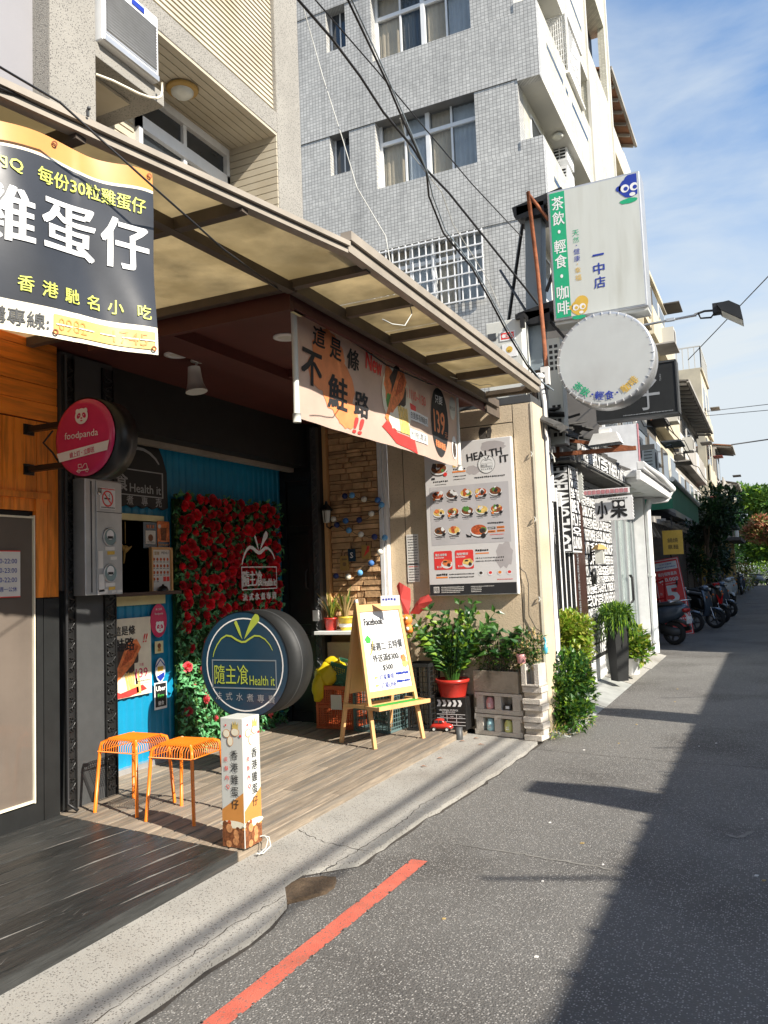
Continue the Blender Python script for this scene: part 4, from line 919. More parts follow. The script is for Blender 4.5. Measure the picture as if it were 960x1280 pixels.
for i, (z, h, lb) in enumerate(((1.775, .31, 'upper white notice with printed rows on the stucco'), (1.54, .18, 'lower white notice with a red heading on the stucco'))):
    o = thing('notice', lb, 'notice', (-3.255, 7.49, z)); MB().box((-.065, -.002, -h / 2), (.065, 0, h / 2)).build('sheet', 'paper', o); t = MB()
    k = 0; zz = h / 2 - .025
    while zz > -h / 2 + .01: t.strip_words(-.05, .055, zz, .012, -.003, 1 if (i == 1 and k < 1) else 0, k + i * 30, .35); zz -= .027; k += 1
    t.build('print', ['ink', 'red'], o)
# menu board
mn = thing('menu_board', 'tall grey menu board full of dish photos headed HEALTH IT on the stucco', 'menu board', (-2.615, 7.49, 1.305))
MW_, MH = .90, 1.50
MB().box((-MW_ / 2, -.06, 0), (MW_ / 2, -.0, MH)).build('box', 'white', mn, bevel=.004)
t = MB(); u = lambda a: (a - .5) * MW_; v = lambda a: (1 - a) * MH
MM = ['poster_grey', 'poster_dim', 'poster_petal', 'ink', 'white', 'food_brown', 'food_red', 'food_yellow', 'food_dark', 'food_green', 'red', 'orange', 'salmon', 'paper']
t.rect(u(.005), u(.985), v(.995), v(.005), -.061, 0)
t.blob(u(.80), v(.05), .13, -.0615, 2, seed=3, rz=.05); t.blob(u(.56), v(.195), .07, -.0615, 2, seed=4, rz=.045); t.blob(u(.87), v(.755), .09, -.0615, 2, seed=5, rz=.12, j=.2)
t.rect(u(.05), u(.95), v(.67), v(.285), -.0618, 1)
t.text('HEALTH', u(.70), v(.10), .075, -.0625, 3, w=.36, bold=.035, rot=.10).text('IT', u(.92), v(.14), .07, -.0625, 3, w=.09, bold=.035, rot=.05)
t.disc(u(.72), v(.165), .088, -.063, 3, 30).disc(u(.72), v(.165), .084, -.0634, 4, 30)
lg = MB(); health_logo(lg, u(.72), v(.165) + .01, .12, -.0640, 0, 0, 0, 0, wl=.02, bold=.0); t.merge(lg, None, 3)
t.strip_words(u(.58), u(.93), v(.245), .018, -.0625, 3, 9)
def bowl(x, z, s, sd, m=(5, 6, 7)):
    t.disc(x, z - .012 * s, .058 * s, -.0622, 8, 22, rz=.036 * s).disc(x, z - .006 * s, .058 * s, -.0624, 4, 22, rz=.034 * s)
    q = random.Random(sd); t.disc(x, z + .002 * s, .052 * s, -.0626, m[0], 20, rz=.032 * s)
    for k in range(7): t.blob(x + q.uniform(-.032, .032) * s, z + q.uniform(-.012, .026) * s, q.uniform(.010, .02) * s, -.0628 - k * .0001, q.choice(m + (8, 9, 4, 6)), 9, j=.3, seed=sd + k)
bowl(u(.17), v(.165), 1.55, 1, (5, 8, 7)); t.rect(u(.08), u(.12), v(.235), v(.222), -.063, 3).disc(u(.245), v(.205), .02, -.064, 10, 14)
t.strip_words(u(.17), u(.26), v(.085), .012, -.0625, 3, 10).strip_words(u(.1), u(.28), v(.25), .018, -.0625, 3, 11).strip_words(u(.12), u(.25), v(.27), .008, -.0625, 3, 12)
for x in (.355, .42): t.rect(u(x) - .018, u(x) + .018, v(.165), v(.105), -.0625, 11 if x > .4 else 7).rect(u(x) - .012, u(x) + .012, v(.105), v(.09), -.0625, 4).rect(u(x) - .018, u(x) + .018, v(.15), v(.125), -.0628, 8)
t.rect(u(.33), u(.48), v(.2), v(.19), -.0625, 11).strip_words(u(.34), u(.48), v(.178), .02, -.0625, 3, 13).strip_words(u(.34), u(.48), v(.225), .012, -.0625, 3, 14).strip_words(u(.34), u(.48), v(.245), .01, -.0625, 3, 15)
k = 20
for r, z in enumerate((.345, .460, .580)):
    for c in range(5 if r < 2 else 2):
        x = .145 + c * .165 + r * .004; k += 1; bowl(u(x), v(z) + .006, 1.12, k * 3, ((6, 5, 7), (5, 8, 6), (7, 6, 12))[k % 3]); t.disc(u(x) + .042, v(z) - .028, .016, -.0645, 3, 12)
        if k % 3 == 0: t.disc(u(x) - .04, v(z) - .03, .013, -.0645, 11, 10)
        t.strip_words(u(x) - .055, u(x) + .05, v(z) - .055, .012, -.0625, 3, k, .2).strip_words(u(x) - .045, u(x) + .01, v(z) - .072, .006, -.0625, 3, k + 50, .2)
bowl(u(.60), v(.585), 1.55, 77, (6, 12, 5)); t.disc(u(.65), v(.622), .024, -.0645, 3, 14).poly([(u(.45), v(.605)), (u(.5), v(.62)), (u(.52), v(.60)), (u(.51), v(.63)), (u(.46), v(.628))], -.0625, 3)
t.strip_words(u(.70), u(.88), v(.545), .020, -.0625, 3, 16, .2)
for i, (x, z) in enumerate(((.70, .570), (.80, .568), (.70, .592), (.80, .590))): t.rect(u(x), u(x + .085), v(z + .014), v(z), -.0625, 3 if i == 0 else 11).strip_words(u(x + .005), u(x + .08), v(z + .007), .010, -.063, 4 if i == 0 else 3, i + 60, .2)
t.strip_words(u(.72), u(.88), v(.62), .008, -.0625, 10, 17, .2).strip_words(u(.74), u(.87), v(.645), .010, -.0625, 3, 18, .2)
for x in (.07, .315):
    P = [(u(x) + .01, v(.83)), (u(x + .21) - .01, v(.83)), (u(x + .21), v(.825)), (u(x + .21), v(.715)), (u(x + .21) - .01, v(.708)), (u(x) + .01, v(.708)), (u(x), v(.715)), (u(x), v(.825))]; t.poly(P, -.0625, 10)
    t.disc(u(x + .145), v(.795), .058, -.0630, 4, 22, rz=.042).blob(u(x + .145), v(.785), .05, -.0634, 12 if x < .2 else 7, seed=int(x * 50), rz=.032).blob(u(x + .13), v(.778), .02, -.0638, 3, seed=8, rz=.008).blob(u(x + .17), v(.80), .018, -.0638, 8, seed=9)
    t.text('隨主飡套餐' if x < .2 else '海陸雙拼', u(x) + .015, v(.733), .026, -.0632, 4, w=.12, al='l', bold=.03).strip_words(u(x + .01), u(x + .12), v(.752), .012, -.0632, 4, 19, .2).text('$129' if x < .2 else '$159', u(x + .06), v(.812), .022, -.0645, 4, bold=.02)
t.strip_words(u(.55), u(.70), v(.715), .024, -.0625, 3, 21, .2).rect(u(.55), u(.70), v(.738), v(.731), -.0622, 11)
for z in (.765, .785): t.strip_words(u(.55), u(.86), v(z), .013, -.0625, 3, int(z * 1000), .5)
t.strip_words(u(.09), u(.215), v(.862), .022, -.0625, 3, 22, .2).rect(u(.085), u(.22), v(.885), v(.875), -.0622, 11)
for z in (.862, .882): t.strip_words(u(.24), u(.53), v(z), .013, -.0625, 3, int(z * 1000), .3)
for i, m in enumerate((8, 10, 11, 10)): t.disc(u(.60 + i * .105), v(.862), .026, -.0624, 4, 18, rz=.024).disc(u(.60 + i * .105), v(.860), .017, -.0628, m, 14, rz=.014)
t.strip_words(u(.78), u(.95), v(.905), .010, -.0625, 10, 23, .3)
t.rect(u(.005), u(.985), v(.995), v(.925), -.0618, 3)
t.rect(u(.05), u(.115), v(.980), v(.940), -.0625, 13).text('隨', u(.083), v(.96), .05, -.063, 3)
for z in (.945, .956, .967, .978): t.strip_words(u(.14), u(.40 if z < .97 else .36), v(z), .010, -.0625, 13, int(z * 999), .25); t.strip_words(u(.48), u(.74 if z < .95 else .60), v(z), .008, -.0625, 13, int(z * 997), .25)
t.build('print', MM, mn)

# ================================================================== TILED APARTMENT BUILDING
tb = thing('tiled_apartment_building', 'tall apartment building clad in small pale grey tiles with barred window', 'building', (-7, 17, 0))
T = lambda a, b, n='wall', m='tile', **k: wbox(a, b, n, m, tb, **k)
XC = -3.86; XB = -3.41
rows = ((6.92, 8.37), (9.72, 11.20), (12.56, 14.12))
T((-13, 15.38, 0), (XC - .01, 22, 17.5), 'core', 'bld_grey')
T((-13, 15.0, 0), (XC, 15.38, 6.92), 'wall')
for i, (a, b) in enumerate(rows):
    nx_ = rows[i + 1][0] if i < 2 else 17.5
    T((-13, 14.985, b), (XC, 15.38, nx_), 'spandrel'); T((XC, 14.985, b - .05), (XB, 15.2, nx_ + (.20 if i < 2 else 0)), 'balcony_end')
    T((XC, 15.2, b - .05), (XB, 20.4, b + .08), 'balcony_slab', 'bld_white'); T((XB - .12, 15.2, b + .085), (XB, 20.4, nx_ + (.20 if i < 2 else 0)), 'balcony_parapet', 'tile_cream')
    for y0, y1 in ((15.75, 17.2), (17.45, 17.7), (18.1, 19.9)): T((XB - .05, y0, b + .95), (XB + .004, y1, b + 1.06), 'parapet_slot', 'glass_dark')
    T((-13, 15.005, a), (-8.10, 15.38, b)); T((-7.62, 15.005, a), (-6.99, 15.38, b)); T((-4.76, 15.005, a), (XC, 15.38, b)); T((-8.098, 15.006, a), (-7.622, 15.38, a + .58))
    T((XC - .02, 15.385, a - .4), (XC, 20.4, b), 'side_wall', 'tile_cream')
    for y in (15.9, 17.5, 19.0):
        sw_ = T((XC - .01, y, a + .2), (XC + .012, y + 1.0, b - .25), 'side_window', 'white_frame'); wbox((XC + .013, y + .05, a + .25), (XC + .016, y + .95, b - .3), 'pane', 'glass_dark', sw_)
    # small window
    f = MB()
    for q in (((-8.10, 15.22, a + .58), (-8.06, 15.27, b)), ((-7.66, 15.22, a + .58), (-7.62, 15.27, b)), ((-8.06, 15.22, a + .58), (-7.66, 15.27, a + .63)), ((-7.87, 15.225, a + .63), (-7.84, 15.265, b))): f.box(*q)
    wf = f.build('window', 'white_frame', tb, world=True); MB().box((-8.06, 15.245, a + .63), (-7.66, 15.25, b)).build('pane', 'glass_dark', wf, world=True)
    T((-8.1, 15.3, a + .5), (-7.62, 15.37, b), 'window_back', 'black_matt')
    # wide window: four casements under four lights, curtains behind
    f = MB(); z1 = a + 1.03
    for q in (((-6.99, 15.22, a), (-6.93, 15.28, b)), ((-4.82, 15.22, a), (-4.76, 15.28, b)), ((-6.93, 15.22, a), (-4.82, 15.28, a + .04)), ((-6.93, 15.215, z1), (-4.82, 15.285, z1 + .08)), ((-5.92, 15.20, a + .04), (-5.83, 15.29, b)), ((-6.42, 15.23, a + .04), (-6.38, 15.27, b)), ((-5.37, 15.23, a + .04), (-5.33, 15.27, b))): f.box(*q)
    wf = f.build('window', 'white_frame', tb, world=True); MB().box((-6.93, 15.25, a + .04), (-4.82, 15.255, b)).build('pane', 'glass_tint', wf, world=True)
    for j, (x0, x1) in enumerate(((-6.93, -6.42), (-6.38, -5.92), (-5.83, -5.37), (-5.33, -4.82))):
        c = MB(); n = 14; V = []
        for k in range(n + 1): xx = x0 + (x1 - x0) * k / n; V += [(xx, 15.33 + .018 * math.sin(k * 2.1 + j), a + .04), (xx, 15.33 + .012 * math.sin(k * 2.1 + j), b)]
        c.add(V, [(2 * k, 2 * k + 2, 2 * k + 3, 2 * k + 1) for k in range(n)], 0, True)
        c.build('curtain', 'curtain' if (j in (0, 2)) ^ (i == 1 and j == 9) else ('curtain_blue' if not (i == 2 and j == 1) else 'glass_dark'), tb, world=True)
gl = MB()
for k in range(17): x = -7.12 + k * .150; gl.beam((x, 14.92, 6.90), (x, 14.92, 8.33), .022, .022, up=(0, 1, 0))
for k in range(6): z = 6.93 + k * .27; gl.beam((-7.14, 14.90, z), (-4.70, 14.90, z), .026, .026)
gb = gl.build('window_grille', 'white', tb, world=True)
MB().lathe([(.0, 0), (.10, -.01), (.13, -.05), (.10, -.09), (0, -.10)], (-3.62, 17.3, 11.14), 20).build('soffit_lamp', 'lamp_glass', tb, world=True)
for z, y in ((10.85, 18.3), (10.15, 18.25)):
    a_ = thing('outdoor_air_conditioner', 'outdoor unit with slotted front on the tiled building\'s balcony, ' + ('upper one' if z > 10.5 else 'lower one'), 'air conditioner', (-3.62, y, z))
    MB().box((-.30, -.35, 0), (.06, .35, .55)).build('casing', 'white_frame', a_); q = MB()
    for r in range(6):
        for c_ in range(2): q.box((-.25 + c_ * .15, -.357, .06 + r * .075), (-.13 + c_ * .15, -.349, .10 + r * .075))
    q.build('slots', 'black', a_)
# projecting stair tower and lattice bay
T((XC, 20.41, 0), (-3.41, 24.1, 15.2), 'tower', 'tile_cream'); T((XC, 20.41, 17.6), (-3.41, 24.1, 19.0), 'tower', 'tile_cream')
T((XC, 20.41, 15.2), (-3.85, 24.1, 17.6), 'tower', 'black_matt'); T((-3.6, 20.41, 15.2), (-3.41, 20.75, 17.6), 'tower_post', 'tile_cream'); T((-3.6, 23.7, 15.2), (-3.41, 24.1, 17.6), 'tower_post', 'tile_cream'); T((-3.44, 24.0, 0), (-3.36, 24.12, 19.0), 'edge_trim', 'bld_white'); T((-3.44, 20.38, 0), (-3.36, 20.50, 19.0), 'edge_trim', 'bld_white')
lb_ = MB()
for k in range(9):
    lb_.beam((-3.36, 17.6 + k * .17, 12.75), (-3.36, 18.5 + k * .08, 14.0), .02, .02); lb_.beam((-3.36, 18.9 - k * .14, 12.75), (-3.36, 18.9 - k * .14 - .2, 14.0), .02, .02)
for k in range(10): lb_.beam((-3.86, 17.62, 12.8 + k * .13), (-3.34, 17.62, 12.8 + k * .13 + .1), .018, .018); lb_.beam((-3.84 + k * .05, 17.61, 12.72), (-3.84 + k * .05, 17.61, 14.05), .014, .014)
lb_.box((-3.88, 17.58, 12.66), (-3.32, 19.3, 12.72)).box((-3.36, 17.58, 12.72), (-3.32, 17.64, 14.1)).box((-3.88, 17.6, 14.06), (-3.32, 19.3, 14.12)).build('lattice_bay', 'white', tb, world=True)

# ================================================================== BUILDINGS DOWN THE LANE
def far_building(name, label, X, y0, y1, h, z0, step, m, m2, eave=None, depth=7, win=1.5, par=.35, acs=0, seed=0, ground='bld_dark'):
    g = random.Random(seed); b = thing(name, label, 'building', (X - depth / 2, (y0 + y1) / 2, 0))
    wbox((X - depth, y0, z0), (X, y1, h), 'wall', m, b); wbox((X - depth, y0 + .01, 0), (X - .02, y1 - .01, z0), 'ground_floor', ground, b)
    y = y0 + .3
    while y < y1 - 1.2:
        s = wbox((X - .019, y, .0), (X + .02, y + min(2.4, y1 - y - .3), z0 - .5), 'shutter', 'brown_door', b); k = MB(); zz = .1
        while zz < z0 - .6: k.box((X + .02, y, zz), (X + .03, y + min(2.4, y1 - y - .3), zz + .05)); zz += .1
        k.build('slat_ribs', 'grey_paint', s, world=True); y += 2.8
    z = z0
    while z < h - .6:
        wbox((X, y0 + .05, z), (X + par, y1 - .05, z + .10), 'balcony_floor', m, b); yy = y0 + .05
        while yy < y1 - .3:
            wd = min(g.uniform(1.3, 1.9), y1 - .05 - yy); wbox((X + par - .06, yy, z + .10), (X + par, yy + wd - .03, z + g.choice((.85, .95, 1.0))), 'balcony_panel', g.choice((m2, m2, m)), b); yy += wd
        yy = y0 + .25
        while yy < y1 - win:
            wf = wbox((X, yy, z + .95), (X + .05, yy + win, min(z + step - .45, h - .2)), 'window', 'white_frame' if g.random() < .6 else 'bld_dark', b)
            wbox((X + .051, yy + .05, z + 1.0), (X + .056, yy + win - .05, min(z + step - .5, h - .25)), 'pane', 'glass_dark', wf); yy += win + g.uniform(.3, .8)
        if step > 1 and g.random() < .8:
            yy = g.uniform(y0 + .2, max(y0 + .3, y1 - 1.5)); wbox((X + par, yy, z + 1.75), (X + par + .5, yy + 1.2, z + 1.79), 'window_hood', g.choice(('roof_red', 'bld_grey', 'bld_dark')), b)
        z += step
    for k in range(acs):
        yy = g.uniform(y0 + .5, y1 - 1); zz = z0 + g.choice((0, 1, 2)) * step + .2
        if zz < h - .7: a = wbox((X + par, yy, zz), (X + par + .35, yy + .75, zz + .5), 'air_conditioner', 'bld_white', b); wbox((X + par + .351, yy + .08, zz + .08), (X + par + .358, yy + .5, zz + .42), 'fan_grille', 'bld_dark', a)
    if eave: ev(b, X, y0, y1, h, eave)
    wbox((X - depth, y0, h), (X + .1, y1, h + .12), 'roof_slab', m, b)
    return b
def ev(b, X, y0, y1, h, eave):
    o, drop, m = eave; mb = MB(); V = [(X - .5, y0, h + .35), (X - .5, y1, h + .35), (X + o, y1, h + .35 - drop), (X + o, y0, h + .35 - drop)]
    mb.add(V + [(x, y, z + .06) for x, y, z in V], [(0, 1, 2, 3), (7, 6, 5, 4), (3, 2, 6, 7), (0, 3, 7, 4), (1, 5, 6, 2)]); r = mb.build('roof', m, b, world=True)
    k = MB(); y = y0 + .1
    while y < y1: k.beam((X - .3, y, h + .22), (X + o - .06, y, h + .27 - drop), .07, .09); y += .8
    k.beam((X + o, y0, h + .36 - drop), (X + o, y1, h + .36 - drop), .09, .11); k.build('rafters', 'bld_grey', r, world=True)
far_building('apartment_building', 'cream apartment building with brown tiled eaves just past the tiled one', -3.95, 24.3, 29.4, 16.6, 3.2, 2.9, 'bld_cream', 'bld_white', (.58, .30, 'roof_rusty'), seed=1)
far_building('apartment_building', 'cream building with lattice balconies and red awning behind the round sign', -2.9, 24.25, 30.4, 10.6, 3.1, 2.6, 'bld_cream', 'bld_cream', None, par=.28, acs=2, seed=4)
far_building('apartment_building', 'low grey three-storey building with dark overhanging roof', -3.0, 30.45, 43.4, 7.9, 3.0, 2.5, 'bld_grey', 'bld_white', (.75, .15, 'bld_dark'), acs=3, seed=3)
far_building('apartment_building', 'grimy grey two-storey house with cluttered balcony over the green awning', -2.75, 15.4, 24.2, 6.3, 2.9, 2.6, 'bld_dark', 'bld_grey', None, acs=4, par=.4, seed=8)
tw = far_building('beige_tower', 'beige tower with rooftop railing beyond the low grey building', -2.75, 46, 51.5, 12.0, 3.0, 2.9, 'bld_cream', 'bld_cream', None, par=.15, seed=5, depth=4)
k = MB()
for y in [46.05 + i * .5 for i in range(11)]: k.beam((-2.7, y, 12.1), (-2.7, y, 13.3), .05, .05)
for x in [-2.7 - i * .3 for i in range(9)]: k.beam((x, 46.05, 12.1), (x, 46.05, 13.3), .05, .05)
k.beam((-2.7, 46.05, 13.3), (-2.7, 51, 13.3), .06, .06); k.beam((-2.7, 46.05, 13.3), (-5.1, 46.05, 13.3), .06, .06); k.build('railing', 'bld_white', tw, world=True)
far_building('apartment_building', 'house with rusty corrugated roof sticking out past the beige tower', -2.6, 51.6, 56, 8.4, 3.0, 2.7, 'bld_grey', 'bld_cream', (.95, .25, 'roof_rusty'), seed=6, acs=1)
far_building('apartment_building', 'last house of the row with a small sloping roof before the trees', -2.3, 56.1, 62, 6.6, 3.0, 2.6, 'bld_cream', 'bld_white', (.7, .3, 'bld_dark'), seed=7, acs=1)
yh = thing('ochre_shop', 'low ochre-walled shop with dark lean-to roofs near the lane\'s end', 'building', (-2.2, 45, 0))
wbox((-2.98, 40.2, 0), (-1.75, 47, 2.6), 'wall', 'shop_yellow', yh); wbox((-3.0, 40.0, 2.6), (-1.2, 47.2, 2.75), 'roof', 'bld_dark', yh); wbox((-2.98, 40.3, 2.76), (-1.7, 47, 3.3), 'fascia', 'bld_white', yh); wbox((-3.0, 40.0, 3.32), (-1.4, 47.2, 3.45), 'roof', 'bld_dark', yh)
# lane's other side, outside the frame: it shades the road
ra = far_building('opposite_row', 'low row of shops across the lane, outside the photo', 4.0, -12, 13.9, 3.43, 3.0, 5, 'bld_grey', 'bld_grey', None, depth=-7, par=-.02, seed=9)
ra2 = far_building('opposite_block', 'three-storey block across the lane, outside the photo', 4.2, 14.0, 60, 9.4, 3.0, 2.9, 'bld_cream', 'bld_white', None, depth=-8, par=-.35, seed=10)
k = MB()
for i in range(60): k.box((4.1, -10 + i * .4, 3.54), (4.2, -9.95 + i * .4, 3.57))
k.build('gutter_clips', 'bld_dark', ra, world=True)
wbox((3.8, 3.92, 3.1), (4.4, 4.22, 3.98), 'projecting_sign', 'bld_white', ra); wbox((3.7, 7.1, 3.1), (4.3, 7.45, 4.15), 'projecting_sign', 'bld_white', ra)
k = MB()
for y, z, x1 in ((2.25, 4.9, 9), (4.9, 4.5, 8.5), (5.7, 4.6, 8.5), (8.4, 4.8, 9.0)): k.tube([(4.1, y, z - .9), (5.5, y, z - .35), (x1, y, z)], .018 if y < 4 else .010, 6)
k.build('roof_cables', 'cable', ra, world=True)
tag(MB().tube([(4.55, -14, 5.05), (4.45, -4, 4.92), (4.5, 6, 5.0), (4.6, 20, 5.3)], .024, 8).tube([(4.5, -14, 5.0), (4.6, -3, 4.9), (4.6, 6, 4.92), (4.7, 20, 5.1)], .018, 6).build('overhead_cable', 'cable'), 'bundle of overhead cables along the opposite roofs, outside the photo', 'cable')
tag(MB().tube([(3.2 + 1.0 * math.cos(a * .12) , 6.2 + 1.3 * math.sin(a * .12), 4.3 + .2 * math.cos(a * .12)) for a in range(-6, 16)], .016, 6).build('overhead_cable', 'cable'), 'slack loop of cable above the opposite side, outside the photo', 'cable')

# ================================================================== BANNERS AND SIGNS
# black egg waffle banner on the near canopy
a = at_z(0, 142, 3.06); b = at_z(190, 212, 3.06); dv = (b - a); az = math.atan2(dv.y, dv.x); BW = 1.35
bn = thing('egg_waffle_banner', 'black, orange and cream banner with big white characters 雞蛋仔 hung from the near canopy', 'banner', (b.x, b.y, 3.045), az)
hB = .70; NU, NV = 40, 24
def sag(x, z):
    t = -x / BW; return .009 * math.sin(x * 15 + z * 3) + .012 * math.sin(x * 7 - z * 5 + 1) * (-z / hB) + .005 * math.sin(z * 12 + x * 22) * (1 if x > -.3 else .4)
def cloth(mb, x0, x1, z0, z1, off, mi):
    n = max(2, int((x1 - x0) / .015)); m = max(2, int((z1 - z0) / .025)); V = []
    for j in range(m + 1):
        for i in range(n + 1):
            x = x0 + (x1 - x0) * i / n; z = z0 + (z1 - z0) * j / m; zz = z - .02 * math.sin(-x / .42 * math.pi) ** 2 * (1 if z > -.1 else 0)
            V.append((x, sag(x, z) - off, zz))
    mb.add(V, [(j * (n + 1) + i, j * (n + 1) + i + 1, (j + 1) * (n + 1) + i + 1, (j + 1) * (n + 1) + i) for j in range(m) for i in range(n)], mi, True)
t = MB(); cloth(t, -BW, 0, -.072, 0, 0, 1); cloth(t, -BW, 0, -.082, -.072, 0, 3); cloth(t, -BW, 0, -.598, -.082, 0, 0); cloth(t, -BW, 0, -hB, -.598, 0, 3); cloth(t, -.375, -.012, -.684, -.618, .004, 2)
t.build('cloth', ['banner_black', 'banner_orange', 'banner_yellow', 'banner_white'], bn)
def bend(t):
    t.V = [(x, y * .6 + sag(x, z) - .004, z) for x, y, z in t.V]; return t
for ch, x, w_ in (('雞', -.545, .21), ('蛋', -.32, .195), ('仔', -.112, .185)): bend(dens(MB().text(ch, x, -.315 + .02 * (x + .5), .185, 0, 0, w=w_, bold=.03), .03)).build('character', 'white', bn)
BL = ['white', 'txt_yellow', 'grey_paint', 'paper', 'banner_orange']
def lt(t, n='printed_line'): bend(dens(t, .03)).build(n, BL, bn)
t = MB()
lt(MB().text('每份30粒雞蛋仔', -.232, -.148, .058, 0, 1, w=.395, bold=.02)); lt(MB().text('內Q', -.53, -.148, .055, 0, 1, w=.10, bold=.02))
for i, ch in enumerate('香港馳名小吃'): lt(MB().text(ch, -.468 + i * .080 + (i > 4) * .02, -.537 - .002 * i, .052, 0, 1, bold=.02), 'character')
t.text('訂購專線:', -.52, -.652, .055, 0, 2, w=.26, bold=.02)
t.text('0982', -.31, -.650, .045, -.004, 4, w=.10).text('1745', -.10, -.652, .045, -.004, 4, w=.12)
for x in (-.34, -.26, -.18, -.10, -.04): t.rect(x - .028, x + .028, -.654, -.650, -.006, 3)
bend(dens(t, .03)).build('lettering', ['white', 'txt_yellow', 'grey_paint', 'paper', 'banner_orange'], bn)
for x, z in ((-.018, -.02), (-.37, -.022), (-.9, -.02), (-.018, -.68), (-.37, -.68)): MB().lathe([(.005, 0), (.009, .004), (.010, 0)], (x, sag(x, z) - .006, z), 12, ax='y').build('eyelet', 'rust', bn)
# peach banner on its two poles
p0 = at_x(367, 385, -2.40); p1 = at_x(570, 487, -2.40); L_ = (p1 - p0).length
pb = thing('salmon_meal_banner', 'peach banner with brush characters, chicken picture and price 139 between white poles', 'banner', (p0.x, p0.y, 2.44), math.atan2(p1.y - p0.y, p1.x - p0.x))
hP = .665
def sg2(x, z): return .012 * math.sin(x * 3.2 + z * 2) + .003 * math.sin(x * 19 + z * 6)
V = []; n, m = 60, 12
for j in range(m + 1):
    for i in range(n + 1): x = L_ * i / n; z = hP * j / m; V.append((x, sg2(x, z), z))
MB().add(V, [(j * (n + 1) + i, j * (n + 1) + i + 1, (j + 1) * (n + 1) + i + 1, (j + 1) * (n + 1) + i) for j in range(m) for i in range(n)], 0, True).build('cloth', 'banner_peach', pb)
t = MB()
for (x, z, r, q) in ((.42, .47, .19, .15), (.30, .33, .15, .12), (.52, .28, .22, .18), (.62, .13, .15, .10), (.40, .52, .12, .08)): t.blob(x, z, r, -.001 - q * .004, 6, 26, rz=q, j=.10, seed=int(x * 90))
for ch, x, z, h in (('這', .30, .55, .13), ('是', .50, .52, .14), ('條', .72, .50, .14)): t.text(ch, x, z, h, -.006, 7, w=h * 1.1, bold=.04, shear=.1)
for ch, x, z, h in (('不', .20, .33, .22), ('鮭', .52, .24, .22), ('路', .83, .22, .17)): t.text(ch, x, z, h, -.007, 7, w=h * 1.15, bold=.045, shear=.1)
t.text('!!', .78, .07, .11, -.008, 8, w=.12, bold=.05, shear=.4).text('New', 1.02, .54, .13, -.006, 8, w=.24, bold=.05, rot=-.06)
chicken(t, 1.40, .36, .56, -.005)
t.poly([(1.12, .12), (1.35, .03), (1.75, .0), (1.70, .10), (1.40, .10), (1.20, .18)], -.0065, 8).poly([(1.64, .38), (1.75, .37), (1.75, .27), (1.66, .27)], -.0078, 8)
t.rect(1.62, 2.02, .25, .33, -.0085, 9).text('皮脆鮮香嫩雞肉', 1.82, .29, .055, -.0095, 7, w=.36).rect(1.60, 1.98, .10, .18, -.0085, 9).text('附贈濃湯', 1.79, .14, .055, -.0095, 7, w=.33)
t.text('11/10~1/30', 1.79, .45, .075, -.0085, 8, w=.40)
t.disc(2.28, .33, .19, -.006, 7, 30, rz=.29).text('只要', 2.28, .52, .07, -.0075, 9, bold=.03).text('139', 2.27, .33, .19, -.0075, 6, w=.25, bold=.03).text('元', 2.42, .24, .05, -.0075, 6).text('青醬鮮雞麵', 2.28, .14, .06, -.0075, 6, w=.24, bold=.02, rot=-.05)
t.disc(2.58, .50, .07, -.006, 10, 20, rz=.10).text('隨主飡', 2.58, .50, .035, -.007, 7).disc(2.60, .16, .065, -.006, 9, 20, rz=.10).disc(2.60, .14, .045, -.0068, 4, 16, rz=.07)
dens(t, .05); t.V = [(x * L_ / 2.70, y * .45 - .0025 + sg2(x * L_ / 2.70, z), z) for x, y, z in t.V]
t.build('print', CM + ['splash', 'ink', 'red', 'white', 'off_white'], pb)
for x in (0, L_):
    q = MB().tube([(x, 0, -.02), (x, 0, .74)], .018, 10); q.tube([(x, 0, -.03), (x, 0, .02)], .024, 10).tube([(x, 0, .66), (x, 0, .76)], .026, 10); q.build('pole', 'off_white', pb)
MB().tube([(-.15, .03, .72), (.4, -.02, .64), (1.2, -.02, .575), (2.0, -.02, .60), (L_, -.01, .69)], .005, 6).build('tie_cord', 'cable', pb)
tag(MB().box((-2.36, 3.80, 3.02), (-2.31, 3.93, 3.09)).build('junction_box', 'cream', bevel=.004), 'small cream junction box at the near end of the canopy\'s inner rail', 'junction box')
tag(MB().tube([(-2.33, 3.9, 3.07), (-2.33, 4.5, 3.06)], .013, 8).build('conduit', 'off_white'), 'short white conduit along the inner rail beside the junction box', 'pipe')
# round delivery sign
fp = thing('round_delivery_sign', 'round magenta foodpanda sign box on black brackets over the orange timber wall', 'sign', (-3.68, 3.60, 2.415))
MB().lathe([(.235, 0.0), (.245, .012), (.245, -.17), (.22, -.18), (0, -.18)], n=48, ax='y').build('casing', 'black_paint', fp)
MB().lathe([(.236, .010), (.232, .022), (.20, .030), (.0, .036)], n=48, ax='y').build('face', 'magenta', fp)
t = MB(); panda(t, 0, .125, .052, -.040); t.text('foodpanda', -.005, .01, .055, -.039, 0, w=.27, bold=.008)
t.poly([(-.208, -.084), (.216, -.042), (.200, -.10), (-.184, -.138)][::-1], -.0385, 0).text('線上訂・立即送', 0, -.095, .035, -.0395, 1, w=.20, bold=.02, rot=.10)
t.ribbon([(-.045, -.205), (.055, -.20)], .005, -.039, 0).ribbon([(-.03, -.165), (-.005, -.165), (-.005, -.185), (-.03, -.185), (-.03, -.165)], .004, -.039, 0).ribbon([(.0, -.19), (.02, -.165), (.035, -.165), (.045, -.195)], .004, -.039, 0)
for x in (-.025, .04): t.ribbon([(x + .012 * math.cos(q), -.205 + .012 * math.sin(q)) for q in (0, 1, 2, 3, 4, 5, 6.28)], .003, -.0392, 0)
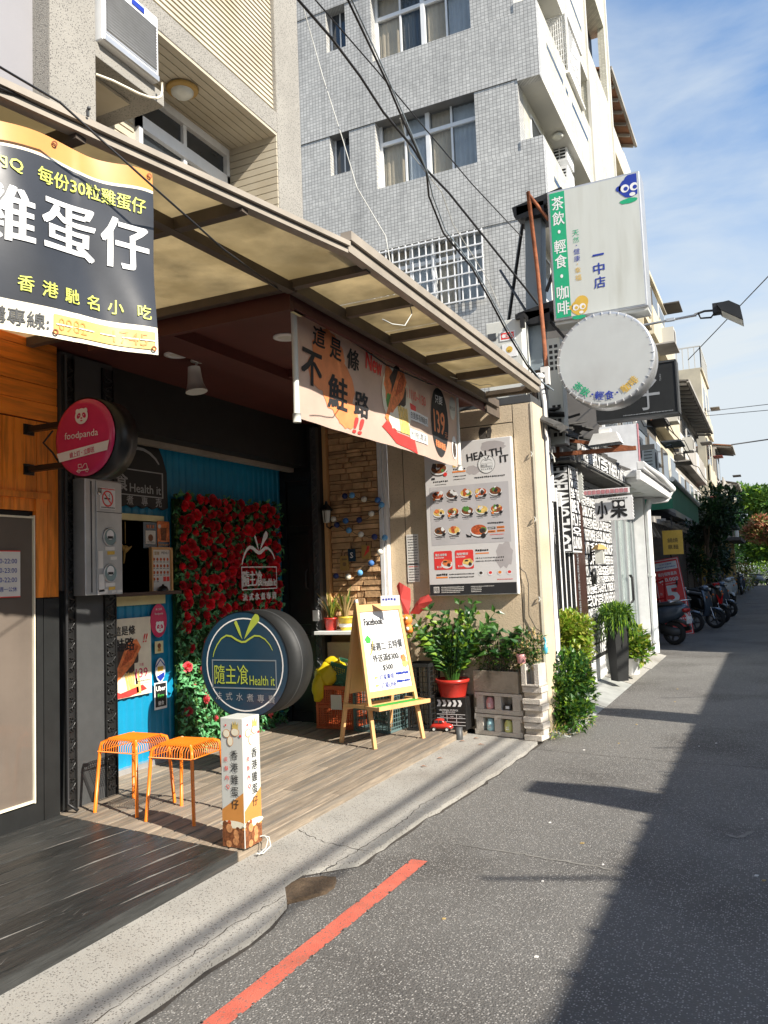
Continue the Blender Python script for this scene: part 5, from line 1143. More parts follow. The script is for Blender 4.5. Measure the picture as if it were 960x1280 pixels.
t.build('print', ['white', 'magenta'], fp)
for z in (.13, -.13): MB().box((-.60, .07, z - .018), (-.19, .11, z + .018)).box((-.60, .05, z - .035), (-.59, .13, z + .035)).build('bracket', 'black_paint', fp)
MB().tube([(-.38, .09, .10), (-.42, .05, .02), (-.34, .05, -.05), (-.32, .09, -.12)], .006).build('cord', 'cable', fp)
# drum sign
dr = thing('drum_sign', 'big round black drum sign with navy face and lime apple logo on the deck', 'sign', (-3.565, 5.0, DZ))
MB().lathe([(.388, .0), (.392, .008), (.392, -.33), (.38, -.34), (0, -.34)], (0, 0, .85), 64, ax='y').build('drum', 'black_matt', dr)
MB().lathe([(.386, .003), (0, .0035)], (0, 0, .85), 64, ax='y').build('face', 'navy', dr)
MB().lathe([(.393, -.17), (.395, -.172), (.395, -.178), (.393, -.18)], (0, 0, .85), 64, ax='y').build('seam', 'grey_paint', dr)
t = MB(); t.ribbon([(.338 * math.cos(q / 48 * 2 * math.pi), .85 + .338 * math.sin(q / 48 * 2 * math.pi)) for q in range(49)], .010, -.005, 1)
health_logo(t, -.005, .885, .575, -.006, 0, 2, 0, 3, wl=.014, bold=.004, row=False)
for i, ch in enumerate('法式水煮專賣'): t.text(ch, -.235 + i * .094, .618 - .003 * i, .058, -.006, 3)
t.build('print', ['lime', 'white', 'steel_blue', 'grey_letter'], dr)
MB().tube([(-.03, .06, 0.012), (-.03, .06, .47)], .022, 12).build('post', 'black_paint', dr); MB().lathe([(.075, 0), (.075, .012), (.02, .02), (0, .02)], (-.03, .06, 0), 24).build('base_plate', 'black_paint', dr)
# four-sided light box
bx = thing('floor_light_box', 'slim square light box lettered 香港雞蛋仔 at the corner of the decks', 'light box', (-2.845, 3.745, DZ + .004), R(-2))
MB().box((0, 0, 0), (.155, .155, .70)).build('case', 'off_white', bx, bevel=.004)
def lb_face(par):
    t = MB(); W_ = .155
    t.add([(.003, -.0015, .003), (W_ - .003, -.0015, .003), (W_ - .003, -.0015, .30), (.003, -.0015, .20)], [(0, 1, 2, 3)], 3).rect(.003, W_ - .003, .003, .10, -.002, 6)
    t.disc(W_ / 2, .125, .09, -.0018, 5, 20, rz=.02)
    g2 = random.Random(4)
    for k in range(15):
        t.disc(g2.uniform(.022, W_ - .022), .02 + (14 - k) * .0075, g2.uniform(.014, .021), -.0024 - .00008 * k, g2.choice((7, 7, 6, 8)), 16, rz=g2.uniform(.018, .026), rot=g2.uniform(-.5, .5))
    for i, ch in enumerate('香港雞蛋仔'): t.text(ch, .095, .50 - i * .066, .052, -.0035, 0, w=.050, bold=.012)
    for i, ch in enumerate('皮酥內Q'): t.text(ch, .038 + i * .003, .475 - i * .05, .026, -.0035, 1, w=.024, bold=.01)
    t.poly([(.085, .645), (.09, .685), (.10, .66), (.108, .69), (.115, .66), (.128, .68), (.125, .64)], -.0035, 2)
    for x, z, r, q in ((.045, .615, .022, .02), (.07, .575, .018, .025), (.105, .625, .026, .02)): t.disc(x, z, r + .003, -.003, 3, 18, rz=q + .003).disc(x, z, r, -.0034, 5, 18, rz=q)
    t.disc(.04, .66, .006, -.0035, 1, 8).disc(.14, .605, .008, -.0035, 1, 8)
    return t
LBM = ['ink', 'red', 'banner_yellow', 'banner_orange', 'food_yellow', 'banner_white', 'food_brown', 'food_tan', 'food_red']
lb_face(bx).build('front_print', LBM, bx)
q = lb_face(bx); q2 = MB().merge(q, Matrix.Translation((.155, 0, 0)) @ Matrix.Rotation(HALF, 4, 'Z')); q2.build('side_print', LBM, bx)
MB().tube([(.15, .15, .03), (.19, .17, .02), (.215, .15, -.02), (.20, .10, -.045), (.17, .08, -.045)], .0045, 8).tube([(.15, .13, .03), (.18, .145, .035), (.205, .14, .015), (.21, .11, -.02), (.19, .07, -.045)], .0035, 8).build('power_cord', 'cable_white', bx)

# ================================================================== STOOLS
def make_stool():
    s = thing('wire_stool', 'orange wire stool nearest the dark pillar', 'stool', (-3.905, 4.215, DZ), group='orange wire stools')
    a, b, h = .178, .145, .455
    for sx, sy in ((-1, -1), (1, -1), (1, 1), (-1, 1)):
        MB().tube([(sx * a, sy * a, 0), (sx * (b + .008), sy * (b + .008), h - .05), (sx * b, sy * b, h - .016), (sx * (b - .03), sy * (b - .03), h)], .0115, 10).build('leg', 'orange_metal', s)
    w_ = MB()
    e = b + .012
    for k in range(14):
        t = -b + .018 + k * (2 * b - .036) / 13; zz = h + .003
        w_.tube([(-e - .004, t, h - .068), (-e, t, h - .025), (-e + .025, t, h), (-e + .06, t, zz), (e - .06, t, zz), (e - .025, t, h), (e, t, h - .025), (e + .004, t, h - .068)], .0026, 4, caps=False)
        w_.tube([(t, -e - .004, h - .068), (t, -e, h - .025), (t, -e + .025, h), (t, -e + .06, zz + .004), (t, e - .06, zz + .004), (t, e - .025, h), (t, e, h - .025), (t, e + .004, h - .068)], .0026, 4, caps=False)
    w_.build('wire_seat', 'orange_metal', s); f = e + .006
    MB().tube([(-f, -f, h - .068), (f, -f, h - .068), (f, f, h - .068), (-f, f, h - .068), (-f, -f, h - .068)], .004, 6).build('ring', 'orange_metal', s)
    return s
s1 = make_stool(); dup(s1, (-3.44, 4.175, DZ), R(3), 'orange wire stool nearest the slim light box')

# ================================================================== EASEL BOARD
f1_, f2_ = at_z(468.6, 936.6, DZ), at_z(529, 923, DZ); b1_ = at_z(426, 928.5, DZ)
mid = (f1_ + f2_) / 2; ang = math.atan2(f2_.y - f1_.y, f2_.x - f1_.x); Wd = (f2_ - f1_).length; nrm = Vector((math.sin(ang), -math.cos(ang), 0)); Dp = -(b1_ - f1_).dot(nrm)
ea = thing('easel_sign', 'wooden A-frame easel with handwritten white board headed Facebook', 'easel', (*(mid - nrm * Dp / 2).xy, DZ), ang)
HT = 1.235; wh = Wd / 2
tl = math.atan2(Dp / 2, HT); lean = Matrix.Translation((0, -Dp / 2, 0)) @ Matrix.Rotation(-tl, 4, 'X'); leanb = Matrix.Translation((0, Dp / 2, 0)) @ Matrix.Rotation(tl, 4, 'X'); hl = HT / math.cos(tl)
def part(mb, name, m, M_=lean, **k): return MB().merge(mb, M_).build(name, m, ea, **k)
for sx in (-1, 1):
    part(MB().beam((sx * wh, 0, 0), (sx * wh * .86, 0, hl), .034, .024, up=(0, 1, 0)), 'leg', 'easel_wood'); part(MB().beam((sx * wh, 0, 0), (sx * wh * .86, 0, hl * .985), .034, .024, up=(0, 1, 0)), 'leg', 'easel_wood', leanb)
    part(MB().box((sx * wh * .86 - .014, -.012, hl), (sx * wh * .86 + .014, .012, hl + .03)), 'leg_tip', 'off_white')
part(MB().box((-wh * .87, -.013, hl - .085), (wh * .87, .010, hl - .02)), 'top_rail', 'easel_wood'); part(MB().box((-wh * .95, -.013, .42), (wh * .95, .010, .475)), 'bottom_rail', 'easel_wood')
wb = part(MB().add([(-wh * .93, -.002, .475), (wh * .93, -.002, .475), (wh * .86, -.002, hl - .085), (-wh * .86, -.002, hl - .085)], [(0, 1, 2, 3)]), 'white_board', 'white')
part(MB().box((-wh * .84, -.004, .44), (wh * .84, .004, hl - .05)), 'back_panel', 'easel_wood', leanb)
part(MB().box((-wh * .98, -.01, .30), (wh * .98, .01, .33)), 'back_rail', 'easel_wood', leanb)
MB().box((-wh * 1.06, -.32, .325), (wh * 1.06, -.30, .36)).box((-wh * 1.06, -.30, .325), (-wh * 1.06 + .02, .16, .355)).box((wh * 1.06 - .02, -.30, .325), (wh * 1.06, .0, .355)).box((-wh, -.30, .33), (wh, -.12, .34)).box((-wh * 1.06, -.14, .325), (wh * 1.06, -.12, .355)).build('tray', 'easel_wood', ea)
MB().box((-wh + .03, -.295, .341), (wh - .03, -.15, .350)).build('turf_mat', 'turf_green', ea)
y_ = -.008; HW = ['ink', 'grey_paint', 'sign_blue', 'turf_green', 'banner_yellow', 'salmon']
def line_(t): part(t, 'handwritten_line', HW)
line_(MB().text('Facebook', -.20, 1.08, .062, y_, 0, w=.22, al='l', bold=.035)); line_(MB().text('每週二 五特餐', .025, .86, .075, y_, 1, w=.38, rot=.04, bold=.02)); line_(MB().text('外送滿$300', -.01, .755, .072, y_, 1, w=.30, rot=.03, bold=.02))
line_(MB().text('$500', .0, .665, .055, y_, 1, w=.12, bold=.02)); line_(MB().text('元折', .17, .81, .028, y_, 1, rot=.1)); line_(MB().text('送湯', .16, .745, .028, y_, 1)); line_(MB().text('訂餐專線', -.03, .585, .05, y_, 2, w=.17, rot=.03).strip_words(.08, .235, .60, .026, y_, 2, 60, .15)); line_(MB().text('訂餐LINE', -.02, .515, .05, y_, 2, w=.18, rot=.03).strip_words(.08, .235, .53, .026, y_, 2, 53, .15))
t = MB(); t.poly([(-.22, .93), (-.185, .965), (-.15, .93), (-.16, .895), (-.20, .895)], y_, 3).ribbon([(-.13, .91), (-.16, .82), (-.18, .79)], .014, y_, 4).blob(.20, .73, .03, y_, 5, seed=1).blob(.21, .68, .035, y_ + .001, 4, seed=2).poly([(-.17, .60), (-.13, .59), (-.17, .575)], y_, 4).poly([(-.17, .53), (-.13, .52), (-.17, .505)], y_, 4)
part(t, 'doodles', HW)
cs = thing('paper_slip', 'white paper slip with violet writing propped on top of the easel', 'notice', tuple(at_y(488, 757, 6.55)), .5); MB().box((-.085, -.002, 0), (.085, 0, .09)).build('sheet', 'paper', cs); MB().strip_words(-.07, .07, .055, .025, -.003, 0, 3).build('print', ['sign_blue'], cs)

# ================================================================== CRATES, SHELF POTS
def crate(name, label, x0, x1, y0, y1, z0, z1, m, grid=.035, rz=0, tilt=None, bar=.006, group=None):
    c = ((x0 + x1) / 2, (y0 + y1) / 2, z0); o = thing(name, label, 'crate', c, rz, tilt=tilt, group=group); w, d, h = (x1 - x0) / 2, (y1 - y0) / 2, z1 - z0
    q = MB()
    for sx in (-1, 1):
        for sy in (-1, 1): q.box((sx * w, sy * d, 0), (sx * (w - .02), sy * (d - .02), h))
    for z, t_ in ((0, .02), (h - .035, .035), (h * .5, .012)):
        q.box((-w, -d - .004, z), (w, -d + .012, z + t_)).box((-w, d - .012, z), (w, d + .004, z + t_)).box((-w - .004, -d, z), (-w + .012, d, z + t_)).box((w - .012, -d, z), (w + .004, d, z + t_))
    q.build('frame', m, o, bevel=.002); q = MB()
    k = -w + grid
    while k < w - .02: q.box((k, -d + .001, 0), (k + bar, -d + .007, h)).box((k, d - .007, 0), (k + bar, d - .001, h)); k += grid
    k = -d + grid
    while k < d - .02: q.box((-w + .001, k, 0), (-w + .007, k + bar, h)).box((w - .007, k, 0), (w - .001, k + bar, h)); k += grid
    k = grid
    while k < h - .03: q.box((-w, -d + .002, k), (w, -d + .006, k + bar)).box((w - .006, -d, k), (w - .002, d, k + bar)); k += grid
    q.build('lattice', m, o, stuff=True); MB().box((-w + .01, -d + .01, .004), (w - .01, d - .01, .012)).build('floor', m, o)
    return o
rcr = crate('plastic_crate', 'orange-red lattice crate holding the yellow bag', -4.15, -3.74, 7.0, 7.33, DZ, .47, 'crate_orange', .022)
MB().box((-.03, -.176, .19), (.09, -.170, .33)).build('shipping_label', 'paper', rcr)
crate('plastic_crate', 'small green crate tilted inside the top of the orange-red crate', -4.05, -3.86, 7.08, 7.26, .44, .70, 'crate_green', .02, tilt=(R(8), R(14)), bar=.008)
crate('plastic_crate', 'grey-green lattice crate behind the easel\'s legs', -3.70, -3.30, 6.94, 7.30, DZ, .47, 'crate_grey', .040, rz=R(-6))
crate('plastic_crate', 'second dark grey-green crate behind the easel, against the orange-red one', -3.715, -3.40, 7.31, 7.345, .10, .55, 'crate_green', .05)
crate('plastic_crate', 'tall black crate between the easel and the red flower pot', -3.22, -2.98, 7.12, 7.40, DZ, .68, 'crate_black', .05)
yb_ = thing('yellow_bag', 'crumpled yellow plastic bag spilling over the orange-red crate', 'bag', (-4.07, 7.10, .36))
g = random.Random(8); B_ = MB()
for c, r, sc in (((.0, -.03, .20), .12, (1.0, .6, 1.0)), ((.08, .03, .27), .10, (1.3, .6, .7)), ((-.05, -.10, .08), .085, (.8, .45, 1.6)), ((.06, .0, .34), .06, (1.4, .8, .7))):
    q = MB().sphere(c, r, 26, 18, sc); P = []
    for v in q.V:
        k = 1 + .13 * math.sin(v[0] * 31 + v[2] * 23) * math.sin(v[1] * 37 + v[2] * 11) + .06 * math.sin(v[0] * 70 - v[2] * 55) + .03 * g.uniform(-1, 1); P.append(tuple(c[i] + (v[i] - c[i]) * k for i in range(3)))
    q.V = P; B_.merge(q)
B_.build('sheet', 'yellow_bag', yb_)
V = []; n, m = 2, 2
for j in range(m + 1):
    for i in range(n + 1):
        x = -.16 + .40 * i / n; s_ = j / m; z = .36 * s_ + .10 * (i / n) * s_; y = -.11 + .16 * s_ ** 2 - .06 * math.sin(math.pi * s_)
        w_ = 1 - .10 * s_ * abs(math.sin(i * .35)); V.append((x * (1 - .35 * s_) + .02 * math.sin(j * 1.1 + i * .8) + .05 * s_, y + .012 * math.sin(i * .9 + j * .5) + g.uniform(-.003, .003), z * w_ + g.uniform(-.003, .003)))
def strap_plant(name, label, loc, potm, potr, poth, n, ln, lm, seed, wid=.022, up=1.6, band=None):
    o = thing(name, label, 'potted plant', loc); MB().lathe([(potr * .72, 0), (potr, poth), (potr * 1.06, poth), (potr * 1.06, poth * .88), (potr, poth * .87)], n=20).build('pot', potm, o)
    MB().lathe([(potr * .95, poth * .9), (0, poth * .93)], n=14).build('soil', 'soil', o)
    if band: MB().lathe([(potr * .90, poth * .25), (potr * .97, poth * .5), (potr * .98, poth * .5)], n=20).build('band', band, o)
    g = random.Random(seed); q = MB()
    for k in range(n):
        a = g.uniform(0, 6.28); l = ln * g.uniform(.6, 1.1); o_ = g.uniform(.15, .75); P = [Vector((potr * .3 * math.cos(a), potr * .3 * math.sin(a), poth * .9))]
        for t in (.3, .6, .85, 1): P.append(Vector((math.cos(a) * (potr * .3 + l * o_ * t ** 1.5), math.sin(a) * (potr * .3 + l * o_ * t ** 1.5), poth * .9 + l * t * (1 - .35 * o_ * t))))
        s_ = Vector((-math.sin(a), math.cos(a), 0)); V = []
        for i, p in enumerate(P): w_ = wid * (.6, 1, .9, .5, .04)[i] / 2; V += [p - s_ * w_, p + s_ * w_ + Vector((0, 0, .002))]
        q.add(V, [(2 * i, 2 * i + 1, 2 * i + 3, 2 * i + 2) for i in range(4)], g.randrange(len(lm)), True)
    q.build('leaves', lm, o, stuff=True); return o
strap_plant('potted_plant', 'red pot of strappy green and dry leaves at the left end of the white shelf', (-4.10, 7.27, .99), 'pot_red', .075, .13, 26, .30, ['leaf', 'leaf_dry', 'leaf_yellow'], 1)
strap_plant('potted_plant', 'yellow pot with a white band and strappy leaves beside the red pot on the shelf', (-3.93, 7.27, .99), 'pot_yellow', .075, .14, 24, .33, ['leaf', 'leaf_yellow', 'leaf_dry'], 2, band='white')
rd = thing('red_wing_toy', 'red gauzy wings on a round orange toy hung right of the easel', 'toy', tuple(at_y(508, 775, 7.2)))
t = MB()
for P, y in (([(-.02, .06), (-.07, .22), (-.09, .33), (-.05, .37), (.0, .34), (.06, .30), (.05, .18), (.03, .06)], -.01), ([(.03, .06), (.09, .16), (.14, .21), (.24, .24), (.28, .18), (.20, .12), (.12, .05)], .02)):
    n = len(P); t.add([(x, y + .02 * math.sin(i * 1.3), z) for i, (x, z) in enumerate(P)] + [((P[0][0] + P[3][0]) / 2, y - .03, (P[0][1] + P[3][1]) / 2)], [(i, (i + 1) % n, n) for i in range(n)], 0)
t.build('wings', 'red_gauze', rd); MB().sphere((0, 0, .0), .055, 14, 10, (1.1, .8, 1)).sphere((.03, -.01, -.085), .045, 12, 8).build('body', 'orange', rd); MB().sphere((-.025, -.045, .02), .014, 8, 6).sphere((.02, -.046, .02), .014, 8, 6).sphere((.03, -.05, -.08), .018, 8, 6).build('patches', 'paper', rd); MB().tube([(0, 0, .05), (0, .1, .28)], .003, 5).build('hook_string', 'cable', rd)

# ================================================================== CLAPPER BOX, RED POT, TOY CAR
cb = thing('clapperboard_box', 'black box painted like a film clapperboard under the red flower pot', 'box', (-2.83, 7.37, DZ))
MB().box((-.155, -.12, 0), (.155, .11, .30)).build('box', 'black_paint', cb, bevel=.004)
t = MB()
for i in range(5): x = -.135 + i * .052; t.poly([(x, .275), (x + .03, .275), (x + .045, .245), (x + .03, .215), (x, .215), (x + .017, .245)][::-1], -.1225, 0)
t.text('UNIVERSAL STUDIOS', -.02, .180, .016, -.1225, 0, w=.19).text('HOLLYWOOD', -.02, .160, .014, -.1225, 0, w=.13)
for z in (.14, .105, .07, .04): t.rect(-.14, .145, z, z + .004, -.1225, 0)
t.rect(-.04, -.036, .07, .18, -.1225, 0).rect(.055, .059, .04, .14, -.1225, 0); t.text('SCENE', -.09, .122, .010, -.1225, 0).text('TAKE', .01, .122, .010, -.1225, 0).text('ROLL', .10, .122, .010, -.1225, 0)
t.build('print', ['white'], cb)
zz = thing('zz_plant', 'bushy glossy plant in a red pot standing on the clapperboard box', 'potted plant', (-2.83, 7.33, DZ + .302))
MB().lathe([(.12, 0), (.15, .13), (.165, .135), (.165, .165), (.15, .165), (.14, .14)], n=28).build('pot', 'pot_red', zz); MB().lathe([(.145, .14), (0, .15)], n=16).build('soil', 'soil', zz)
g = random.Random(21); q = MB(); sm_ = MB()
for k in range(44):
    a = g.uniform(0, 6.28); l = g.uniform(.36, .76); o_ = g.uniform(.05, .62) * (1.25 if math.cos(a) < 0 else 1.0); P = []
    for i in range(9): t_ = i / 8; P.append(Vector((.05 * math.cos(a) + math.cos(a) * l * o_ * t_ ** 1.3, (.05 * math.sin(a) + math.sin(a) * l * o_ * t_ ** 1.3) * .55, .14 + l * t_ * (1 - .18 * o_ * t_))))
    sm_.tube(P, [.009 - .0008 * i for i in range(9)], 5, caps=False)
    for i in range(2, 9):
        for sd_ in (-1, 1):
            d = (P[i] - P[i - 1]).normalized(); s_ = d.cross(Vector((math.sin(a), -math.cos(a), .2))).normalized() * sd_
            leaf(q, P[i], d * .7 + s_ + Vector((0, 0, g.uniform(-.1, .3))), (g.uniform(-.3, .3), -1, .8), g.uniform(.075, .105), g.uniform(.04, .055), g.choice((0, 0, 0, 1, 2)), .2)
sm_.build('stems', 'leaf', zz, stuff=True); q.build('leaves', ['leaf', 'leaf_deep', 'leaf_lime'], zz, stuff=True)
tc = thing('toy_car', 'small red metal toy car parked at the edge of the brown deck', 'toy car', tuple(at_z(552, 913.5, DZ)), R(8))
def loft(mb, secs, n=16, mi=0, p=2.6, cap=True):
    """rounded sections across x: (x, half width, z0, z1)"""
    V = []
    for x, hw, z0, z1 in secs:
        for k in range(n):
            a = 2 * math.pi * k / n; c, s_ = math.cos(a), math.sin(a); r = (abs(c) ** p + abs(s_) ** p) ** (-1 / p); V.append((x, hw * r * c, (z0 + z1) / 2 + (z1 - z0) / 2 * r * s_))
    N = len(secs); F = [(i * n + k, i * n + (k + 1) % n, (i + 1) * n + (k + 1) % n, (i + 1) * n + k) for i in range(N - 1) for k in range(n)]
    if cap: F += [tuple(range(n))[::-1], tuple((N - 1) * n + k for k in range(n))]
    return mb.add(V, F, mi, True)
loft(MB(), [(-.105, .02, .03, .05), (-.10, .042, .022, .062), (-.06, .048, .02, .075), (.02, .048, .02, .075), (.07, .046, .02, .068), (.10, .04, .02, .058), (.108, .02, .03, .045)]).build('body', 'pot_red', tc)
loft(MB(), [(-.075, .03, .06, .075), (-.06, .038, .06, .105), (-.02, .04, .06, .117), (.02, .038, .06, .112), (.045, .032, .06, .075)]).build('cabin', 'pot_red', tc)
MB().box((-.055, -.0405, .078), (-.02, -.036, .102)).box((-.012, -.0408, .078), (.018, -.036, .102)).box((-.055, .036, .078), (-.02, .0405, .102)).box((.03, -.025, .08), (.036, .025, .1)).build('window', 'glass_dark', tc)
for x in (-.062, .062):
    for s_ in (-1, 1):
        w_ = MB().lathe([(0, -.008), (.018, -.008), (.021, -.004), (.021, .004), (.018, .008), (0, .008)], (x, s_ * .045, .021), 16, ax='y').build('wheel', 'rubber', tc); MB().lathe([(.012, .009), (0, .0095)], (x, s_ * .045, .021), 12, ax='y').lathe([(0, -.0095), (.012, -.009)], (x, s_ * .045, .021), 12, ax='y').build('hub', 'off_white', w_)
MB().box((.10, -.04, .022), (.112, .04, .03)).sphere((.098, -.03, .048), .008, 8, 6).sphere((.098, .03, .048), .008, 8, 6).build('bumper', 'chrome', tc)
ol = MB()
for x, y in ((-2.62, 6.0), (-2.60, 6.3), (-2.66, 7.0), (-2.58, 7.15), (-2.45, 6.9)): leaf(ol, (x, y, .006), (1, .4, .0), (.1, 0, 1), .06, .03, 0, .12)
ol.build('fallen_leaves', 'roof_rusty', stuff=True)

# ================================================================== CONCRETE BLOCK STAND
bs = thing('block_stand', 'stack of hollow concrete blocks with a mossy planter on top, jars in its holes', 'block stand', (-2.62, 7.36, 0), R(-13))
def hollow_block(x, z, w=.47, h=.197, d=.17, notch=.0):
    mb = MB(); hx = [(x + .078, x + .198), (x + .268, x + .388)]; z0, z1 = z + .045, z + h - .03; j = .004
    xs = [x, hx[0][0], hx[0][1], hx[1][0], hx[1][1], x + w]
    mb.box((xs[0], 0, z + j), (xs[5], d, z0)); mb.box((xs[0], 0, z1), (xs[5], d, z + h))
    for a_, b_ in ((0, 1), (2, 3), (4, 5)): mb.box((xs[a_], 0, z0), (xs[b_], d, z1))
    for hx_ in hx: mb.box((hx_[0], .12, z0), (hx_[1], d, z1))
    for s_ in (-1, 1):
        e = x if s_ < 0 else x + w
        mb.box((e, .0, z + j), (e + s_ * .018, .05, z + .055)).box((e, .0, z + h - .055), (e + s_ * .018, .05, z + h))
    return mb
for r, z in enumerate((0, .200)): hollow_block(.0 + r * .012, z).build('block', 'concrete_block', bs, bevel=.004)
pm = MB().box((-.01, 0, .402), (.47, .02, .60)).box((-.01, .16, .402), (.47, .18, .60)).box((-.01, .02, .402), (.01, .16, .60)).box((.45, .02, .402), (.47, .16, .60)); pm.build('planter', 'concrete_old', bs, bevel=.004); MB().box((.012, .022, .405), (.448, .158, .58)).build('soil', 'soil', bs)
bs2 = thing('block_column', 'narrow column of upended concrete blocks with weeds on top beside the block stand', 'block stand', (-2.115, 7.20, 0), R(-8))
for i, z in enumerate((0, .16, .32)):
    mb = MB().box((0, .0, z + .003), (.17, .17, z + .05)).box((0, .05, z + .05), (.17, .17, z + .105)).box((0, .01, z + .105), (.185, .17, z + .157)); mb.build('block', 'concrete_block', bs2, bevel=.003)
MB().box((0, 0, .485), (.045, .17, .68)).box((.125, 0, .485), (.17, .17, .68)).box((.045, .10, .485), (.125, .17, .68)).box((0, -.004, .482), (.175, .175, .50)).build('block', 'concrete_block', bs2, bevel=.003)
mx = MW[bs]
for (x, z, m, lb) in ((.145, .247, 'jar_pink', 'pink jar with a white label in the left hole of the upper block'), (.14, .047, 'jar_cyan', 'pale cyan jar with a white label in the left hole of the lowest block'), (.33, .047, 'jar_yellow', 'yellow-green jar with a white label in the right hole of the lowest block')):
    p = mx @ Vector((x, .035, z)); o = thing('jar', lb, 'jar', p); MB().lathe([(.034, 0), (.040, .014), (.040, .072), (.028, .09), (.028, .105), (0, .106)], n=18).build('glass', m, o)
    MB().text('ME', 0, .045, .016, -.0415, 0, bold=.03).rect(-.014, .014, .024, .031, -.0415, 0).build('print', ['white'], o)
p = mx @ Vector((.335, .02, .248)); o = thing('small_camera', 'small black and white box like a camera in the right hole of the upper block', 'ornament', p); MB().box((-.035, 0, 0), (.035, .04, .045)).build('body', 'black', o); MB().box((-.018, -.003, .008), (.018, 0, .034)).build('plate', 'white', o)
p = MW[bs2] @ Vector((.0, .03, .682)); o = thing('pink_pot', 'small pink pot on top of the block column', 'pot', p); MB().lathe([(.032, 0), (.045, .06), (.048, .085), (.04, .085)], n=18).build('body', 'jar_pink', o)
p = at_y(682, 815, 7.25); o = thing('blue_bag', 'small blue plastic bag tied at the pier\'s right edge above the block column', 'bag', p); MB().sphere((0, 0, .02), .028, 10, 8, (.8, .6, 1.5)).tube([(0, 0, .05), (.005, 0, .10), (-.01, 0, .13)], [.01, .008, .014]).build('bag', 'water_cyan', o)
tag(MB().lathe([(.035, 0), (.035, .11), (0, .112)], (-2.70, 7.10, 0), 16).build('tin_can', 'grey_paint'), 'small dark tin standing left of the concrete blocks', 'tin')
pb_ = thing('planter_plants', 'broad-leaved and wispy plants growing from the planter on the block stand', 'plant', tuple(mx @ Vector((.22, .09, .58))))
g = random.Random(31); q = MB(); sm_ = MB()
for k in range(26):
    a = g.uniform(0, 6.28); l = g.uniform(.12, .40); x = g.uniform(-.2, .22); p = Vector((x, g.uniform(-.04, .04), 0)); e = p + Vector((math.cos(a) * l * .4, math.sin(a) * l * .3, l)); sm_.tube([p, (p + e) / 2 + Vector((0, 0, .02)), e], .004, 4, caps=False)
    for _ in range(3): leaf(q, e, (g.uniform(-1, 1), g.uniform(-.9, .3), g.uniform(-.2, .6)), (0, -.6, .8), g.uniform(.08, .14), g.uniform(.05, .085), g.choice((0, 1, 0)), .3)
foliage(q, [((.05, 0, .12), (.32, .12, .16)), ((.28, 0, .10), (.14, .1, .14))], 900, .035, .016, g, 4)
leaf(q, (-.22, -.03, .26), (-1, -.3, -.1), (0, -.3, 1), .16, .085, 3, .3)
sm_.build('stems', 'bark', pb_, stuff=True); q.build('leaves', ['leaf', 'leaf_deep', 'leaf_far', 'leaf_lime'], pb_, stuff=True)
pc = thing('planter_plants', 'dry and green weeds growing on the block column by the pier\'s edge', 'plant', tuple(MW[bs2] @ Vector((.09, .09, .66))))
q = MB(); foliage(q, [((0, 0, .16), (.12, .10, .17)), ((-.06, 0, .06), (.10, .08, .10))], 420, .045, .02, g, 4); q.tube([(0, 0, 0), (.01, 0, .2)], .005, 5); q.tube([(-.04, 0, 0), (-.06, 0, .22)], .004, 5); q.build('leaves', ['leaf', 'leaf_dry', 'leaf_far', 'leaf_deep'], pc, stuff=True)

# ================================================================== SIGNS ON THE POLE
sp_ = thing('steel_sign_post', 'blue-grey steel post with black clamps carrying the two light signs', 'post', (-2.08, 8.55, 0))
MB().beam((-.24, 0, 0), (.0, 0, 5.45), .18, .20, up=(0, 1, 0)).build('shaft', 'steel_blue', sp_, bevel=.006)
for z in (5.42, 4.24): MB().beam((-.20, -.14, z), (.35, -.14, z + .10), .10, .11).beam((-.20, .13, z), (.35, .13, z + .10), .10, .11).box((-.16, -.19, z - .09), (.14, .19, z + .05)).build('clamp', 'black', sp_)
MB().beam((-.12, -.11, 5.3), (-.60, .5, 4.0), .03, .03).beam((-.12, -.11, 4.3), (-.52, .3, 5.0), .02, .02).beam((.1, -.11, 4.5), (.3, -.11, 4.95), .03, .03).beam((.1, -.1, 4.2), (.45, -.1, 3.7), .03, .03).build('braces', 'black', sp_)
tag(MB().tube([at_y(660, 240, 8.32), at_y(672, 340, 8.3), at_y(685, 478, 8.28)], .022, 8).tube([at_y(660, 242, 8.32), at_y(686, 275, 8.35)], .018, 8).build('rusty_pipe', 'rust'), 'rusty orange pipe leaning along the blue-grey steel post', 'pipe')
rs_ = thing('rectangular_light_sign', 'big white rectangular light sign with green strip 茶飲・輕食・咖啡', 'sign', (-1.41, 8.30, 4.11))
MB().box((-.475, .0, 0), (.475, .30, 1.41)).build('case', 'aluminium', rs_, bevel=.012)
MB().box((-.45, -.006, .025), (.45, -.001, 1.385)).build('face', 'sign_face', rs_)
t = MB().rect(-.447, -.29, .028, 1.382, -.0075, 0)
for i, ch in enumerate('茶飲・輕食・咖啡'): t.text(ch, -.365, 1.26 - (0, .165, .31, .47, .63, .79, .965, 1.13)[i], .04 if ch == '・' else .145, -.009, 1, w=.03 if ch == '・' else .125, bold=.02)
for i, ch in enumerate('天然・健康・幸福'): t.text(ch, -.195, .90 - (0, .075, .135, .20, .275, .335, .40, .48)[i], .012 if ch == '・' else .062, -.009, 2 if i < 2 else (3 if i < 5 else 4))
for i, ch in enumerate('一中店'): t.text(ch, .02, .62 - i * .145, .02 if i == 0 else .12, -.009, 3, w=.115, bold=.02)
